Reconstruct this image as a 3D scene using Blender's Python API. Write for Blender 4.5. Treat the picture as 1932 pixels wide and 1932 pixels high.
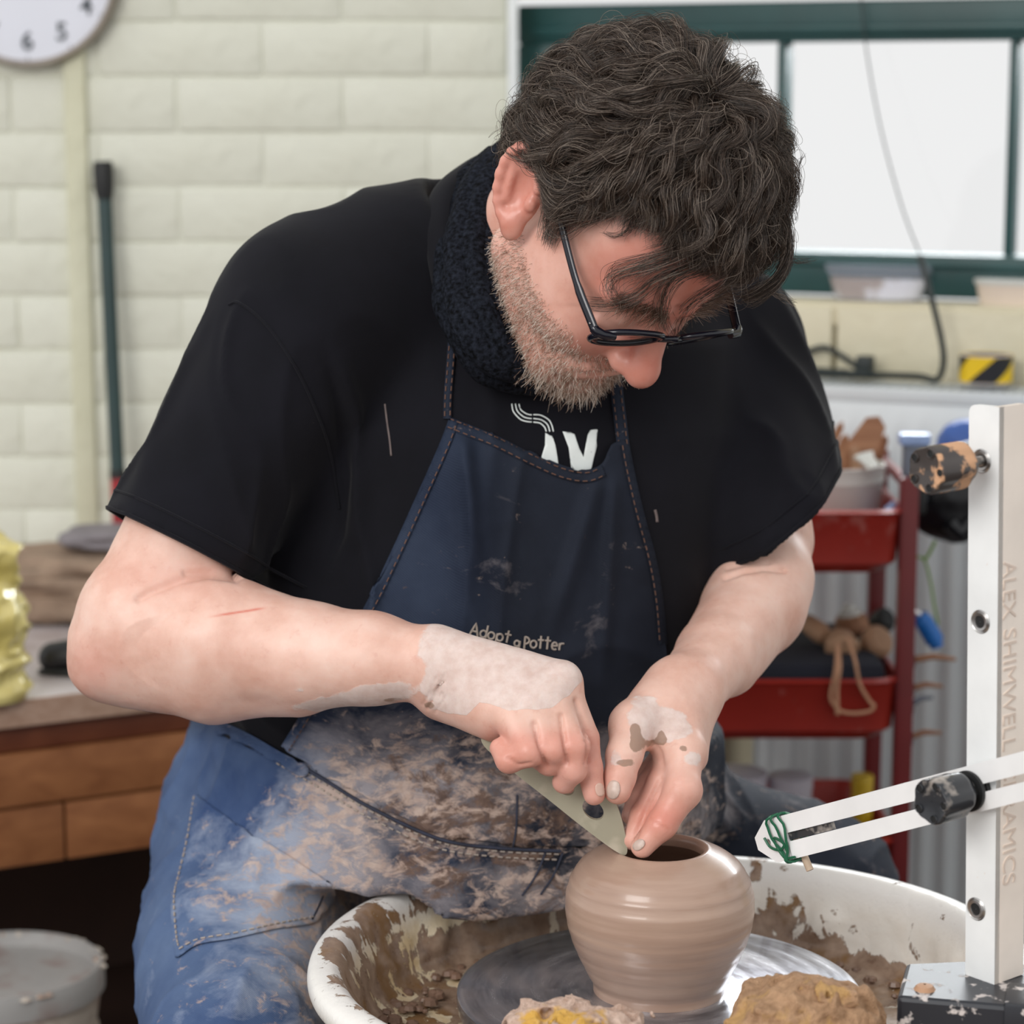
import bpy, bmesh, math, random
import numpy as np
from mathutils import Vector, Matrix
from mathutils.bvhtree import BVHTree
from mathutils.geometry import delaunay_2d_cdt

random.seed(7)
RNG = np.random.default_rng(7)
S = bpy.context.scene
COL = S.collection
for o in list(bpy.data.objects):
    bpy.data.objects.remove(o)

# ------------------------------------------------------------------ camera
IMG, FPX, PITCH = 1932.0, 4645.0, math.radians(9.5)
CAM = Vector((0.0, 0.0, 1.24))
cam_data = bpy.data.cameras.new('camera')
cam_data.sensor_width = 36.0
cam_data.lens = 36.0 * FPX / IMG
cam_data.clip_start = 0.05
cam_data.dof.use_dof = True
cam_data.dof.focus_distance = 1.90
cam_data.dof.aperture_fstop = 5.4
cam = bpy.data.objects.new('camera', cam_data)
cam.location = CAM
cam.rotation_euler = (math.radians(90) - PITCH, 0, 0)
COL.objects.link(cam)
S.camera = cam

# ------------------------------------------------------------------ light
S.view_settings.view_transform = 'Standard'
S.view_settings.look = 'None'
S.view_settings.gamma = 1.0
S.view_settings.use_curve_mapping = False
S.view_settings.exposure = 0.0
world = bpy.data.worlds.new('overcast_sky')
S.world = world
world.use_nodes = True
wn = world.node_tree.nodes
wn['Background'].inputs[0].default_value = (0.871, 0.873, 0.873, 1)
wn['Background'].inputs[1].default_value = 1.0


def area_light(name, loc, target, sx, sy, power, color):
    d = bpy.data.lights.new(name, 'AREA')
    d.shape = 'RECTANGLE'
    d.size, d.size_y, d.energy, d.color = sx, sy, power, color
    o = bpy.data.objects.new(name, d)
    o.location = loc
    o.rotation_euler = (Vector(target) - Vector(loc)).to_track_quat('-Z', 'Y').to_euler()
    COL.objects.link(o)
    return o


# a second big window of the workshop, to the left of the photographer
area_light('studio_window_light', (-1.7, -0.7, 2.5), (0.0, 2.1, 0.85), 1.8, 1.4, 70, (1.0, 0.975, 0.945))
# daylight falling in through the window behind the potter
area_light('back_window_light', (0.95, 3.95, 1.63), (0.25, 1.9, 0.6), 1.8, 0.38, 58, (0.93, 0.97, 1.0))

# ------------------------------------------------------------------ pixel helpers
CP, SP = math.cos(PITCH), math.sin(PITCH)


def ray(px, py):
    xc, yc = (px - 966.0) / FPX, -(py - 966.0) / FPX
    return Vector((xc, CP + yc * SP, -SP + yc * CP))


def AT(px, py, Y):
    """Point on the view ray of a photo pixel at world depth Y."""
    d = ray(px, py)
    return CAM + d * (Y / d.y)


def TOPX(P):
    """World points (n,3) -> photo pixels."""
    P = np.asarray(P, dtype=np.float64)
    x = P[:, 0]
    y = P[:, 1]
    z = P[:, 2] - CAM.z
    t = y * CP - z * SP
    u = y * SP + z * CP
    return 966 + FPX * x / t, 966 - FPX * u / t


# ------------------------------------------------------------------ noise
def _hash(ix, iy, iz, seed):
    h = (ix.astype(np.int64) * 374761393 + iy.astype(np.int64) * 668265263 + iz.astype(np.int64) * 2147483647 + seed * 1274126177) & 0xFFFFFFFF
    h = ((h ^ (h >> 13)) * 1274126177) & 0xFFFFFFFF
    h = h ^ (h >> 16)
    return (h & 0xFFFF).astype(np.float32) / 32767.5 - 1.0


def noise3(P, scale, seed=0):
    Q = np.asarray(P, dtype=np.float32) * scale
    I = np.floor(Q)
    F = Q - I
    I = I.astype(np.int64)
    F = F * F * (3 - 2 * F)
    r = 0
    for dx in (0, 1):
        wx = F[..., 0] if dx else 1 - F[..., 0]
        for dy in (0, 1):
            wy = F[..., 1] if dy else 1 - F[..., 1]
            for dz in (0, 1):
                wz = F[..., 2] if dz else 1 - F[..., 2]
                r = r + wx * wy * wz * _hash(I[..., 0] + dx, I[..., 1] + dy, I[..., 2] + dz, seed)
    return r


def fbm(P, scale, seed=0, octaves=4):
    r, a, t = 0, 1.0, 0
    for k in range(octaves):
        r = r + a * noise3(P, scale * 2 ** k, seed + k * 17)
        t += a
        a *= 0.5
    return r / t


def smooth(e0, e1, x):
    t = np.clip((x - e0) / (e1 - e0), 0, 1)
    return t * t * (3 - 2 * t)


# ------------------------------------------------------------------ signed distance fields
class Field:
    def __init__(self, lo, hi, res):
        self.lo, self.res = np.array(lo, float), res
        self.n = np.ceil((np.array(hi, float) - self.lo) / res).astype(int) + 1
        self.D = np.full(self.n, 1.0, np.float32)
        self.ax = [(self.lo[i] + res * np.arange(self.n[i])).astype(np.float32) for i in range(3)]

    def block(self, lo, hi, pad):
        s = []
        for i in range(3):
            a = int(np.floor((lo[i] - pad - self.lo[i]) / self.res))
            b = int(np.ceil((hi[i] + pad - self.lo[i]) / self.res)) + 1
            s.append(slice(max(a, 0), max(min(b, self.n[i]), 0)))
        if any(q.stop <= q.start for q in s):
            return None, None, None, None
        return tuple(s), self.ax[0][s[0]][:, None, None], self.ax[1][s[1]][None, :, None], self.ax[2][s[2]][None, None, :]

    def _mix(self, s, d, k, op):
        D = self.D[s]
        if op == 'sub':
            d = -d
        if k <= 0:
            R = np.minimum(D, d) if op == 'add' else np.maximum(D, d)
        elif op == 'add':
            h = np.clip(0.5 + 0.5 * (D - d) / k, 0, 1)
            R = D + (d - D) * h - k * h * (1 - h)
        else:
            h = np.clip(0.5 - 0.5 * (D - d) / k, 0, 1)
            R = D + (d - D) * h + k * h * (1 - h)
        self.D[s] = R

    def cap(self, a, b, r1, r2=None, k=0.0, op='add'):
        r2 = r1 if r2 is None else r2
        a, b = np.array(a, np.float32), np.array(b, np.float32)
        r = max(r1, r2)
        s, X, Y, Z = self.block(np.minimum(a, b) - r, np.maximum(a, b) + r, k + 3 * self.res)
        if s is None:
            return
        ba = b - a
        L = float(ba @ ba) + 1e-12
        px, py, pz = X - a[0], Y - a[1], Z - a[2]
        t = np.clip((px * ba[0] + py * ba[1] + pz * ba[2]) / L, 0, 1)
        d = np.sqrt((px - t * ba[0]) ** 2 + (py - t * ba[1]) ** 2 + (pz - t * ba[2]) ** 2) - (r1 + (r2 - r1) * t)
        self._mix(s, d, k, op)

    def chain(self, pts, k=0.0, inner=0.004, op='add'):
        """pts: (x,y,z,r) - a tapered limb."""
        for i, (p, q) in enumerate(zip(pts[:-1], pts[1:])):
            self.cap(p[:3], q[:3], p[3], q[3], k if i == 0 else inner, op)

    def ell(self, c, r, R=None, k=0.0, op='add'):
        c = np.array(c, np.float32)
        m = max(r)
        s, X, Y, Z = self.block(c - m, c + m, k + 3 * self.res)
        if s is None:
            return
        x, y, z = X - c[0], Y - c[1], Z - c[2]
        if R is not None:
            R = np.array(R, np.float32)  # columns: local axes in world
            x, y, z = (x * R[0][0] + y * R[1][0] + z * R[2][0], x * R[0][1] + y * R[1][1] + z * R[2][1], x * R[0][2] + y * R[1][2] + z * R[2][2])
        k0 = np.sqrt((x / r[0]) ** 2 + (y / r[1]) ** 2 + (z / r[2]) ** 2) + 1e-6
        k1 = np.sqrt((x / r[0] ** 2) ** 2 + (y / r[1] ** 2) ** 2 + (z / r[2] ** 2) ** 2) + 1e-6
        self._mix(s, k0 * (k0 - 1) / k1, k, op)

    def loft(self, rows, yaw, k=0.0, n=2.3):
        """rows: (z, cx, cy, a, b) sorted by rising z."""
        rows = np.array(sorted(rows), np.float32)
        zz = self.ax[2]
        cx, cy, a, b = [np.interp(zz, rows[:, 0], rows[:, j])[None, None, :].astype(np.float32) for j in (1, 2, 3, 4)]
        X, Y, Z = self.ax[0][:, None, None], self.ax[1][None, :, None], zz[None, None, :]
        c, s_ = math.cos(yaw), math.sin(yaw)
        u = ((X - cx) * c + (Y - cy) * s_) / a
        v = (-(X - cx) * s_ + (Y - cy) * c) / b
        q = (np.abs(u) ** n + np.abs(v) ** n) ** (1.0 / n)
        d = (q - 1) * np.minimum(a, b)
        d = np.maximum(d, np.maximum(rows[0, 0] - Z, Z - rows[-1, 0]))
        self._mix((slice(None),) * 3, d.astype(np.float32), k, 'add')

    def plane(self, p, nrm, lo, hi, k=0.0):
        """keep only the side against the normal, inside the block lo..hi"""
        s, X, Y, Z = self.block(np.array(lo), np.array(hi), 0)
        if s is None:
            return
        d = (X - p[0]) * nrm[0] + (Y - p[1]) * nrm[1] + (Z - p[2]) * nrm[2]
        self._mix(s, d.astype(np.float32), k, 'int')

    def mesh(self):
        D = self.D
        I = D < 0
        nx, ny, nz = D.shape
        cnt = np.zeros((nx - 1, ny - 1, nz - 1), np.int8)
        offs = [(i, j, k) for i in (0, 1) for j in (0, 1) for k in (0, 1)]
        for i, j, k in offs:
            cnt += I[i:nx - 1 + i, j:ny - 1 + j, k:nz - 1 + k]
        act = (cnt > 0) & (cnt < 8)
        idx = np.argwhere(act)
        C = np.stack([D[idx[:, 0] + i, idx[:, 1] + j, idx[:, 2] + k] for i, j, k in offs], 1)
        O = np.array(offs, np.float32)
        acc = np.zeros((len(idx), 3), np.float32)
        w = np.zeros(len(idx), np.float32)
        for a in range(8):
            for b in range(a + 1, 8):
                if np.abs(O[a] - O[b]).sum() != 1:
                    continue
                m = (C[:, a] < 0) != (C[:, b] < 0)
                t = C[m, a] / (C[m, a] - C[m, b])
                acc[m] += O[a] + t[:, None] * (O[b] - O[a])
                w[m] += 1
        V = (idx + acc / w[:, None]) * self.res + self.lo
        vid = np.full(act.shape, -1, np.int32)
        vid[idx[:, 0], idx[:, 1], idx[:, 2]] = np.arange(len(idx))
        F = []
        for ax in range(3):
            sl0 = [slice(None)] * 3
            sl1 = [slice(None)] * 3
            sl0[ax], sl1[ax] = slice(0, -1), slice(1, None)
            A, B = I[tuple(sl0)], I[tuple(sl1)]
            for flip in (0, 1):
                e = np.argwhere((A & ~B) if not flip else (~A & B))
                o1, o2 = [x for x in range(3) if x != ax]
                e = e[(e[:, o1] > 0) & (e[:, o2] > 0) & (e[:, o1] < act.shape[o1]) & (e[:, o2] < act.shape[o2])]
                q = []
                for d1, d2 in ((-1, -1), (0, -1), (0, 0), (-1, 0)):
                    c = e.copy()
                    c[:, o1] += d1
                    c[:, o2] += d2
                    q.append(vid[c[:, 0], c[:, 1], c[:, 2]])
                q = np.stack(q, 1)
                if bool(flip) != (ax == 1):
                    q = q[:, ::-1]
                F.append(q)
        F = np.concatenate(F)
        F = F[(F >= 0).all(1)]
        return V.astype(np.float32), F.astype(np.int32)


def vnormals(V, F):
    a, b, c = V[F[:, 0]], V[F[:, 1]], V[F[:, 2]]
    fn = np.cross(b - a, c - a)
    if F.shape[1] == 4:
        fn = fn + np.cross(c - a, V[F[:, 3]] - a)
    N = np.zeros_like(V)
    for j in range(F.shape[1]):
        np.add.at(N, F[:, j], fn)
    return N / (np.linalg.norm(N, axis=1, keepdims=True) + 1e-12)


def relax(V, F, it=1, lam=0.5):
    for _ in range(it):
        acc = np.zeros_like(V)
        n = np.zeros(len(V), np.float32)
        for j in range(F.shape[1]):
            k = (j + 1) % F.shape[1]
            np.add.at(acc, F[:, j], V[F[:, k]])
            np.add.at(n, F[:, j], 1)
            np.add.at(acc, F[:, k], V[F[:, j]])
            np.add.at(n, F[:, k], 1)
        V = V + lam * (acc / np.maximum(n, 1)[:, None] - V)
    return V


# ------------------------------------------------------------------ objects
def tag(o, label=None, cat=None, group=None, kind=None):
    if label: o['label'] = label
    if cat: o['category'] = cat
    if group: o['group'] = group
    if kind: o['kind'] = kind
    return o


def empty(name, loc, label=None, cat=None, group=None, kind=None):
    o = bpy.data.objects.new(name, None)
    o.empty_display_size = 0.02
    o.location = loc
    COL.objects.link(o)
    return tag(o, label, cat, group, kind)


def wloc(o):
    v = Vector((0, 0, 0))
    while o is not None:
        v += o.location
        o = o.parent
    return v


def place(name, data, parent=None, origin=None, mats=()):
    o = bpy.data.objects.new(name, data)
    COL.objects.link(o)
    for m in mats:
        data.materials.append(m)
    if parent is not None:
        o.parent = parent
    if origin is not None:
        o.location = Vector(origin) - (wloc(parent) if parent is not None else Vector())
    return o


def npmesh(name, V, F, mat, parent=None, origin=None, shade=True, attrs=None, kind=None):
    """Mesh object from world-space arrays; its origin is its parent's, or ORIGIN."""
    V = np.asarray(V, np.float32).reshape(-1, 3)
    org = Vector(origin) if origin is not None else (wloc(parent) if parent is not None else Vector((float(V[:, 0].mean()), float(V[:, 1].mean()), float(V[:, 2].min()))))
    me = bpy.data.meshes.new(name)
    L = V - np.array(org, np.float32)
    if isinstance(F, np.ndarray):
        n, k = F.shape
        me.vertices.add(len(L))
        me.vertices.foreach_set('co', L.ravel())
        me.loops.add(n * k)
        me.loops.foreach_set('vertex_index', np.ascontiguousarray(F, dtype=np.int32).ravel())
        me.polygons.add(n)
        me.polygons.foreach_set('loop_start', np.arange(0, n * k, k, dtype=np.int32))
        me.update(calc_edges=True)
        me.validate()
    else:
        me.from_pydata(L.tolist(), [], F)
        me.update()
    me.polygons.foreach_set('use_smooth', np.full(len(me.polygons), bool(shade)))
    for an, arr in (attrs or {}).items():
        arr = np.asarray(arr, np.float32)
        c = np.ones((len(V), 4), np.float32)
        c[:, :3] = arr if arr.ndim == 2 else arr[:, None]
        at = me.attributes.new(an, 'FLOAT_COLOR', 'POINT')
        at.data.foreach_set('color', c.ravel())
    o = place(name, me, parent, org, [mat] if mat else [])
    if kind:
        o['kind'] = kind
    return o


class MB:
    """Collects shapes (world coordinates) and links them as one mesh."""
    def __init__(self):
        self.V, self.F = [], []

    def add(self, V, F):
        n = len(self.V)
        self.V += [tuple(v) for v in V]
        self.F += [tuple(i + n for i in f) for f in F]
        return self

    def box(self, c, size, R=None, bev=0.0):
        bm = bmesh.new()
        bmesh.ops.create_cube(bm, size=1.0)
        for v in bm.verts:
            v.co = Vector((v.co.x * size[0], v.co.y * size[1], v.co.z * size[2]))
        if bev > 0:
            bmesh.ops.bevel(bm, geom=bm.edges[:], offset=bev, segments=2, affect='EDGES', profile=0.6)
        M = Matrix(R).to_3x3() if R is not None else Matrix.Identity(3)
        bm.verts.index_update()
        V = [M @ v.co + Vector(c) for v in bm.verts]
        F = [[v.index for v in f.verts] for f in bm.faces]
        bm.free()
        return self.add(V, F)

    def tube(self, pts, r, seg=8, closed=False, flat=1.0, up=None, caps=True):
        pts = [Vector(p) for p in pts]
        n = len(pts)
        rs = r if isinstance(r, (list, tuple, np.ndarray)) else [r] * n
        V, F = [], []
        N = None
        for i, p in enumerate(pts):
            if closed:
                t = pts[(i + 1) % n] - pts[i - 1]
            else:
                t = pts[min(i + 1, n - 1)] - pts[max(i - 1, 0)]
            t = t.normalized() if t.length > 1e-9 else Vector((0, 0, 1))
            if N is None:
                N = Vector(up) if up is not None else (Vector((0, 0, 1)) if abs(t.z) < 0.9 else Vector((1, 0, 0)))
            if up is not None:
                N = Vector(up)
            N = (N - t * N.dot(t))
            N = N.normalized() if N.length > 1e-6 else t.orthogonal().normalized()
            B = t.cross(N)
            for k in range(seg):
                a = 2 * math.pi * k / seg
                V.append(p + (B * math.cos(a) + N * math.sin(a) * flat) * rs[i])
        m = n if closed else n - 1
        for i in range(m):
            for k in range(seg):
                a, b = i * seg + k, i * seg + (k + 1) % seg
                j = ((i + 1) % n) * seg
                F.append((a, b, j + (k + 1) % seg, j + k))
        if not closed and caps:
            F.append(tuple(range(seg - 1, -1, -1)))
            F.append(tuple((n - 1) * seg + k for k in range(seg)))
        return self.add(V, F)

    def lathe(self, prof, c, seg=48, axis=None, capb=False, capt=False, lobe=None):
        """prof: (r, h) along the axis from c."""
        A = Vector(axis).normalized() if axis is not None else Vector((0, 0, 1))
        U = A.orthogonal().normalized() if axis is not None else Vector((1, 0, 0))
        W = A.cross(U)
        V, F = [], []
        for r, h in prof:
            for k in range(seg):
                a = 2 * math.pi * k / seg
                q = r * (lobe(a) if lobe else 1.0)
                V.append(Vector(c) + A * h + (U * math.cos(a) + W * math.sin(a)) * q)
        for i in range(len(prof) - 1):
            for k in range(seg):
                a, b = i * seg + k, i * seg + (k + 1) % seg
                F.append((a, b, b + seg, a + seg))
        if capb:
            F.append(tuple(range(seg - 1, -1, -1)))
        if capt:
            m = (len(prof) - 1) * seg
            F.append(tuple(m + k for k in range(seg)))
        return self.add(V, F)

    def prism(self, poly, ax_u, ax_v, ax_w, c, h):
        """polygon (u,v) extruded by h along ax_w"""
        U, Vv, W, c = Vector(ax_u), Vector(ax_v), Vector(ax_w), Vector(c)
        n = len(poly)
        P = [c + U * a + Vv * b for a, b in poly]
        V = P + [p + W * h for p in P]
        F = [tuple(range(n - 1, -1, -1)), tuple(range(n, 2 * n))]
        F += [(i, (i + 1) % n, n + (i + 1) % n, n + i) for i in range(n)]
        return self.add(V, F)

    def build(self, name, mat, parent=None, origin=None, shade=True, kind=None, fix=True):
        o = npmesh(name, self.V, self.F, mat, parent, origin, shade, kind=kind)
        if fix:
            bm = bmesh.new()
            bm.from_mesh(o.data)
            bmesh.ops.recalc_face_normals(bm, faces=bm.faces[:])
            bm.to_mesh(o.data)
            bm.free()
        if shade:
            try:
                o.data.set_sharp_from_angle(angle=math.radians(38))
            except Exception:
                pass
        return o


def spline(pts, n=8, closed=False):
    """Catmull-Rom through points of any dimension."""
    P = [np.array(p, float) for p in pts]
    m = len(P)
    out = []
    for i in range(m if closed else m - 1):
        p0 = P[(i - 1) % m] if closed or i > 0 else 2 * P[0] - P[1]
        p1, p2 = P[i], P[(i + 1) % m]
        p3 = P[(i + 2) % m] if closed or i + 2 < m else 2 * P[-1] - P[-2]
        for k in range(n):
            t = k / n
            out.append(0.5 * ((2 * p1) + (p2 - p0) * t + (2 * p0 - 5 * p1 + 4 * p2 - p3) * t * t + (3 * p1 - p0 - 3 * p2 + p3) * t ** 3))
    if not closed:
        out.append(P[-1])
    return out


# ------------------------------------------------------------------ cloth patches laid on a surface
def bvh_of(*VF):
    vs, fs, n = [], [], 0
    for V, F in VF:
        vs += V.tolist()
        fs += (F + n).tolist()
        n += len(V)
    return BVHTree.FromPolygons(vs, fs)


def hit(bvh, px, py, default=None):
    d = ray(px, py).normalized()
    loc, nrm, i, dist = bvh.ray_cast(CAM, d)
    if loc is None:
        return default, -d
    return loc, nrm


def wrap_patch(bvh, poly, off, name, mat, parent, step=7.0, smoothp=True, sub=5, thick=0.004, attr=None, disp=None, fallbackY=2.1, relaxit=2):
    """Sheet of cloth lying on a surface. poly: photo-pixel outline."""
    B = [np.array(p) for p in (spline(poly, sub, True) if smoothp else poly)]
    xs, ys = [b[0] for b in B], [b[1] for b in B]
    pts = [Vector((b[0], b[1])) for b in B]
    nb = len(pts)
    P = np.array(B)

    def inside(x, y):
        a, b = P, np.roll(P, -1, 0)
        c = ((a[:, 1] > y) != (b[:, 1] > y)) & (x < (b[:, 0] - a[:, 0]) * (y - a[:, 1]) / (b[:, 1] - a[:, 1] + 1e-12) + a[:, 0])
        return c.sum() % 2 == 1

    y = min(ys) + step * 0.5
    row = 0
    while y < max(ys):
        x = min(xs) + (step * 0.5 if row % 2 else 0)
        while x < max(xs):
            if inside(x, y) and np.min((P[:, 0] - x) ** 2 + (P[:, 1] - y) ** 2) > (step * 0.55) ** 2:
                pts.append(Vector((x, y)))
            x += step
        y += step * 0.87
        row += 1
    v2, e2, f2, ov, oe, of = delaunay_2d_cdt(pts, [], [list(range(nb))], 1, 1e-4)
    T = np.array([p.to_tuple() for p in v2])
    base, last = [], fallbackY
    for x, yy in T:
        loc, nrm = hit(bvh, x, yy)
        if loc is None:
            loc = AT(x, yy, last)
        base.append(loc)
        last = loc.y
    base = np.array([tuple(b) for b in base], np.float32)
    F = np.array([tuple(f) for f in f2 if len(f) == 3], np.int32)
    # cloth spans the dips of what it covers
    if relaxit:
        keep = base.copy()
        base = relax(base, F, relaxit, 0.6)
        Dv = base - np.array(CAM, np.float32)
        base = np.where((np.linalg.norm(Dv, axis=1) > np.linalg.norm(keep - np.array(CAM, np.float32), axis=1))[:, None], keep, base)
    Dr = base - np.array(CAM, np.float32)
    Dr /= np.linalg.norm(Dr, axis=1, keepdims=True)
    o_ = np.full(len(base), off, np.float32)
    if disp is not None:
        o_ = o_ + disp(T)
    top = base - Dr * o_[:, None]
    # boundary loop -> turned-under edge
    cnt = {}
    for f in F:
        for i in range(3):
            e = (f[i], f[(i + 1) % 3])
            cnt[e] = 1
    be = [e for e in cnt if (e[1], e[0]) not in cnt]
    bv = sorted({i for e in be for i in e})
    m = {v: len(top) + k for k, v in enumerate(bv)}
    under = top[bv] + Dr[bv] * (thick + off)
    V = np.concatenate([top, under])
    FF = [tuple(f) for f in F] + [(e[1], e[0], m[e[0]], m[e[1]]) for e in be]
    at = None
    if attr is not None:
        a = attr(T)
        at = {'clay': np.concatenate([a, a[bv]])}
    o = npmesh(name, V, [tuple(int(i) for i in f) for f in FF], mat, parent, attrs=at)
    bm = bmesh.new()
    bm.from_mesh(o.data)
    bmesh.ops.recalc_face_normals(bm, faces=bm.faces[:])
    bm.to_mesh(o.data)
    bm.free()
    return o


def on_surface(bvh, pts, off, fallback=2.0):
    """Photo-pixel polyline -> points lying on a surface."""
    out, last = [], fallback
    for p in pts:
        loc, nrm = hit(bvh, p[0], p[1])
        if loc is None:
            loc = AT(p[0], p[1], last)
        last = loc.y
        out.append(loc - (loc - CAM).normalized() * off)
    return out


def stitches(mb, pts, r=0.0005, dash=0.004, gap=0.003):
    """short thread dashes along a 3-D polyline"""
    P = [Vector(p) for p in pts]
    acc, pos = 0.0, 0.0
    cur, on = [P[0]], True
    for a, b in zip(P[:-1], P[1:]):
        L = (b - a).length
        if L < 1e-9:
            continue
        t = 0.0
        while t < L:
            need = (dash if on else gap) - acc
            if t + need <= L:
                t += need
                q = a + (b - a) * (t / L)
                if on:
                    cur.append(q)
                    if (cur[-1] - cur[0]).length > 1e-5:
                        mb.tube([cur[0], cur[-1]], r, 5)
                on = not on
                cur = [q]
                acc = 0.0
            else:
                acc += L - t
                t = L
    return mb
# ------------------------------------------------------------------ materials
def srgb(r, g, b):
    f = lambda c: c / 12.92 if c <= 0.04045 else ((c + 0.055) / 1.055) ** 2.4
    return (f(r / 255.0), f(g / 255.0), f(b / 255.0), 1.0)


class NT:
    def __init__(self, name):
        self.m = bpy.data.materials.new(name)
        self.m.use_nodes = True
        self.t = self.m.node_tree
        self.b = self.t.nodes['Principled BSDF']
        self.out = self.t.nodes['Material Output']
        self._tc = None

    def n(self, kind, **kw):
        nd = self.t.nodes.new(kind)
        for k, v in kw.items():
            if k.startswith('i_'):
                key = k[2:]
                key = int(key) if key.isdigit() else key.replace('_', ' ')
                self.set(nd.inputs[key], v)
            else:
                setattr(nd, k, v)
        return nd

    def set(self, sock, v):
        if isinstance(v, bpy.types.NodeSocket):
            self.t.links.new(v, sock)
        else:
            sock.default_value = v

    def tc(self, which='Object'):
        if self._tc is None:
            self._tc = self.n('ShaderNodeTexCoord')
        return self._tc.outputs[which]

    def mapped(self, scale=(1, 1, 1), rot=(0, 0, 0), which='Object', loc=(0, 0, 0)):
        m = self.n('ShaderNodeMapping')
        self.t.links.new(self.tc(which), m.inputs['Vector'])
        m.inputs['Scale'].default_value = scale
        m.inputs['Rotation'].default_value = rot
        m.inputs['Location'].default_value = loc
        return m.outputs[0]

    def noise(self, scale, detail=4.0, rough=0.55, vec=None, dist=0.0, out='Fac'):
        nd = self.n('ShaderNodeTexNoise')
        nd.inputs['Scale'].default_value = scale
        nd.inputs['Detail'].default_value = detail
        nd.inputs['Roughness'].default_value = rough
        nd.inputs['Distortion'].default_value = dist
        self.t.links.new(vec if vec is not None else self.tc(), nd.inputs['Vector'])
        return nd.outputs[out]

    def ramp(self, fac, stops, interp='LINEAR'):
        nd = self.n('ShaderNodeValToRGB')
        cr = nd.color_ramp
        cr.interpolation = interp
        while len(cr.elements) < len(stops):
            cr.elements.new(0.5)
        for e, (p, c) in zip(cr.elements, stops):
            e.position = p
            e.color = c if isinstance(c, (tuple, list)) else (c, c, c, 1)
        self.t.links.new(fac, nd.inputs[0])
        return nd.outputs[0]

    def mix(self, fac, a, b, mode='MIX'):
        nd = self.n('ShaderNodeMix', data_type='RGBA', blend_type=mode)
        self.set(nd.inputs[0], fac)
        self.set(nd.inputs[6], a)
        self.set(nd.inputs[7], b)
        return nd.outputs[2]

    def math(self, op, a, b=0.0, clamp=False):
        nd = self.n('ShaderNodeMath', operation=op, use_clamp=clamp)
        self.set(nd.inputs[0], a)
        self.set(nd.inputs[1], b)
        return nd.outputs[0]

    def attr(self, name, out='Color'):
        nd = self.n('ShaderNodeAttribute', attribute_name=name)
        return nd.outputs[out]

    def sep(self, col):
        nd = self.n('ShaderNodeSeparateColor')
        self.t.links.new(col, nd.inputs[0])
        return nd.outputs

    def bump(self, h, strength=0.3, dist=0.001, prev=None):
        nd = self.n('ShaderNodeBump')
        nd.inputs['Strength'].default_value = strength
        nd.inputs['Distance'].default_value = dist
        self.t.links.new(h, nd.inputs['Height'])
        if prev is not None:
            self.t.links.new(prev, nd.inputs['Normal'])
        return nd.outputs[0]

    def done(self, color=None, rough=None, normal=None, **kw):
        if color is not None: self.set(self.b.inputs['Base Color'], color)
        if rough is not None: self.set(self.b.inputs['Roughness'], rough)
        if normal is not None: self.set(self.b.inputs['Normal'], normal)
        for k, v in kw.items():
            self.set(self.b.inputs[k.replace('_', ' ')], v)
        return self.m


def plain(name, col, rough=0.5, vary=0.12, scale=12.0, bump=0.0, bscale=60.0, metallic=0.0, bdist=0.001, **kw):
    """Solid colour with soft procedural variation."""
    t = NT(name)
    n = t.noise(scale, 5)
    dark = tuple(c * (1 - vary) for c in col[:3]) + (1,)
    light = tuple(min(1, c * (1 + vary)) for c in col[:3]) + (1,)
    c = t.ramp(n, [(0.3, dark), (0.7, light)])
    nm = t.bump(t.noise(bscale, 4), bump, bdist) if bump > 0 else None
    return t.done(c, rough, nm, Metallic=metallic, **kw)


def spattered(name, base, spots, rough=0.5, scale=40.0, cover=0.6, soft=0.03, metallic=0.0, bump=0.2, vary=0.08, detail=3.0, spot_rough=0.8, big=6.0):
    """Base with clay / paint splashes."""
    t = NT(name)
    b = t.ramp(t.noise(14, 4), [(0.3, tuple(c * (1 - vary) for c in base[:3]) + (1,)), (0.7, tuple(min(1, c * (1 + vary)) for c in base[:3]) + (1,))])
    n = t.noise(scale, detail, 0.6)
    n2 = t.noise(big, 2)
    s = t.math('ADD', t.math('MULTIPLY', n, 0.7), t.math('MULTIPLY', n2, 0.3))
    f = t.ramp(s, [(cover - soft, 0.0), (cover + soft, 1.0)])
    c = t.mix(f, b, spots)
    r = t.mix(f, (rough,) * 3 + (1,), (spot_rough,) * 3 + (1,))
    return t.done(c, r, t.bump(f, bump, 0.0006), Metallic=t.math('MULTIPLY', t.math('SUBTRACT', 1.0, f), metallic) if metallic else 0.0)


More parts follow.
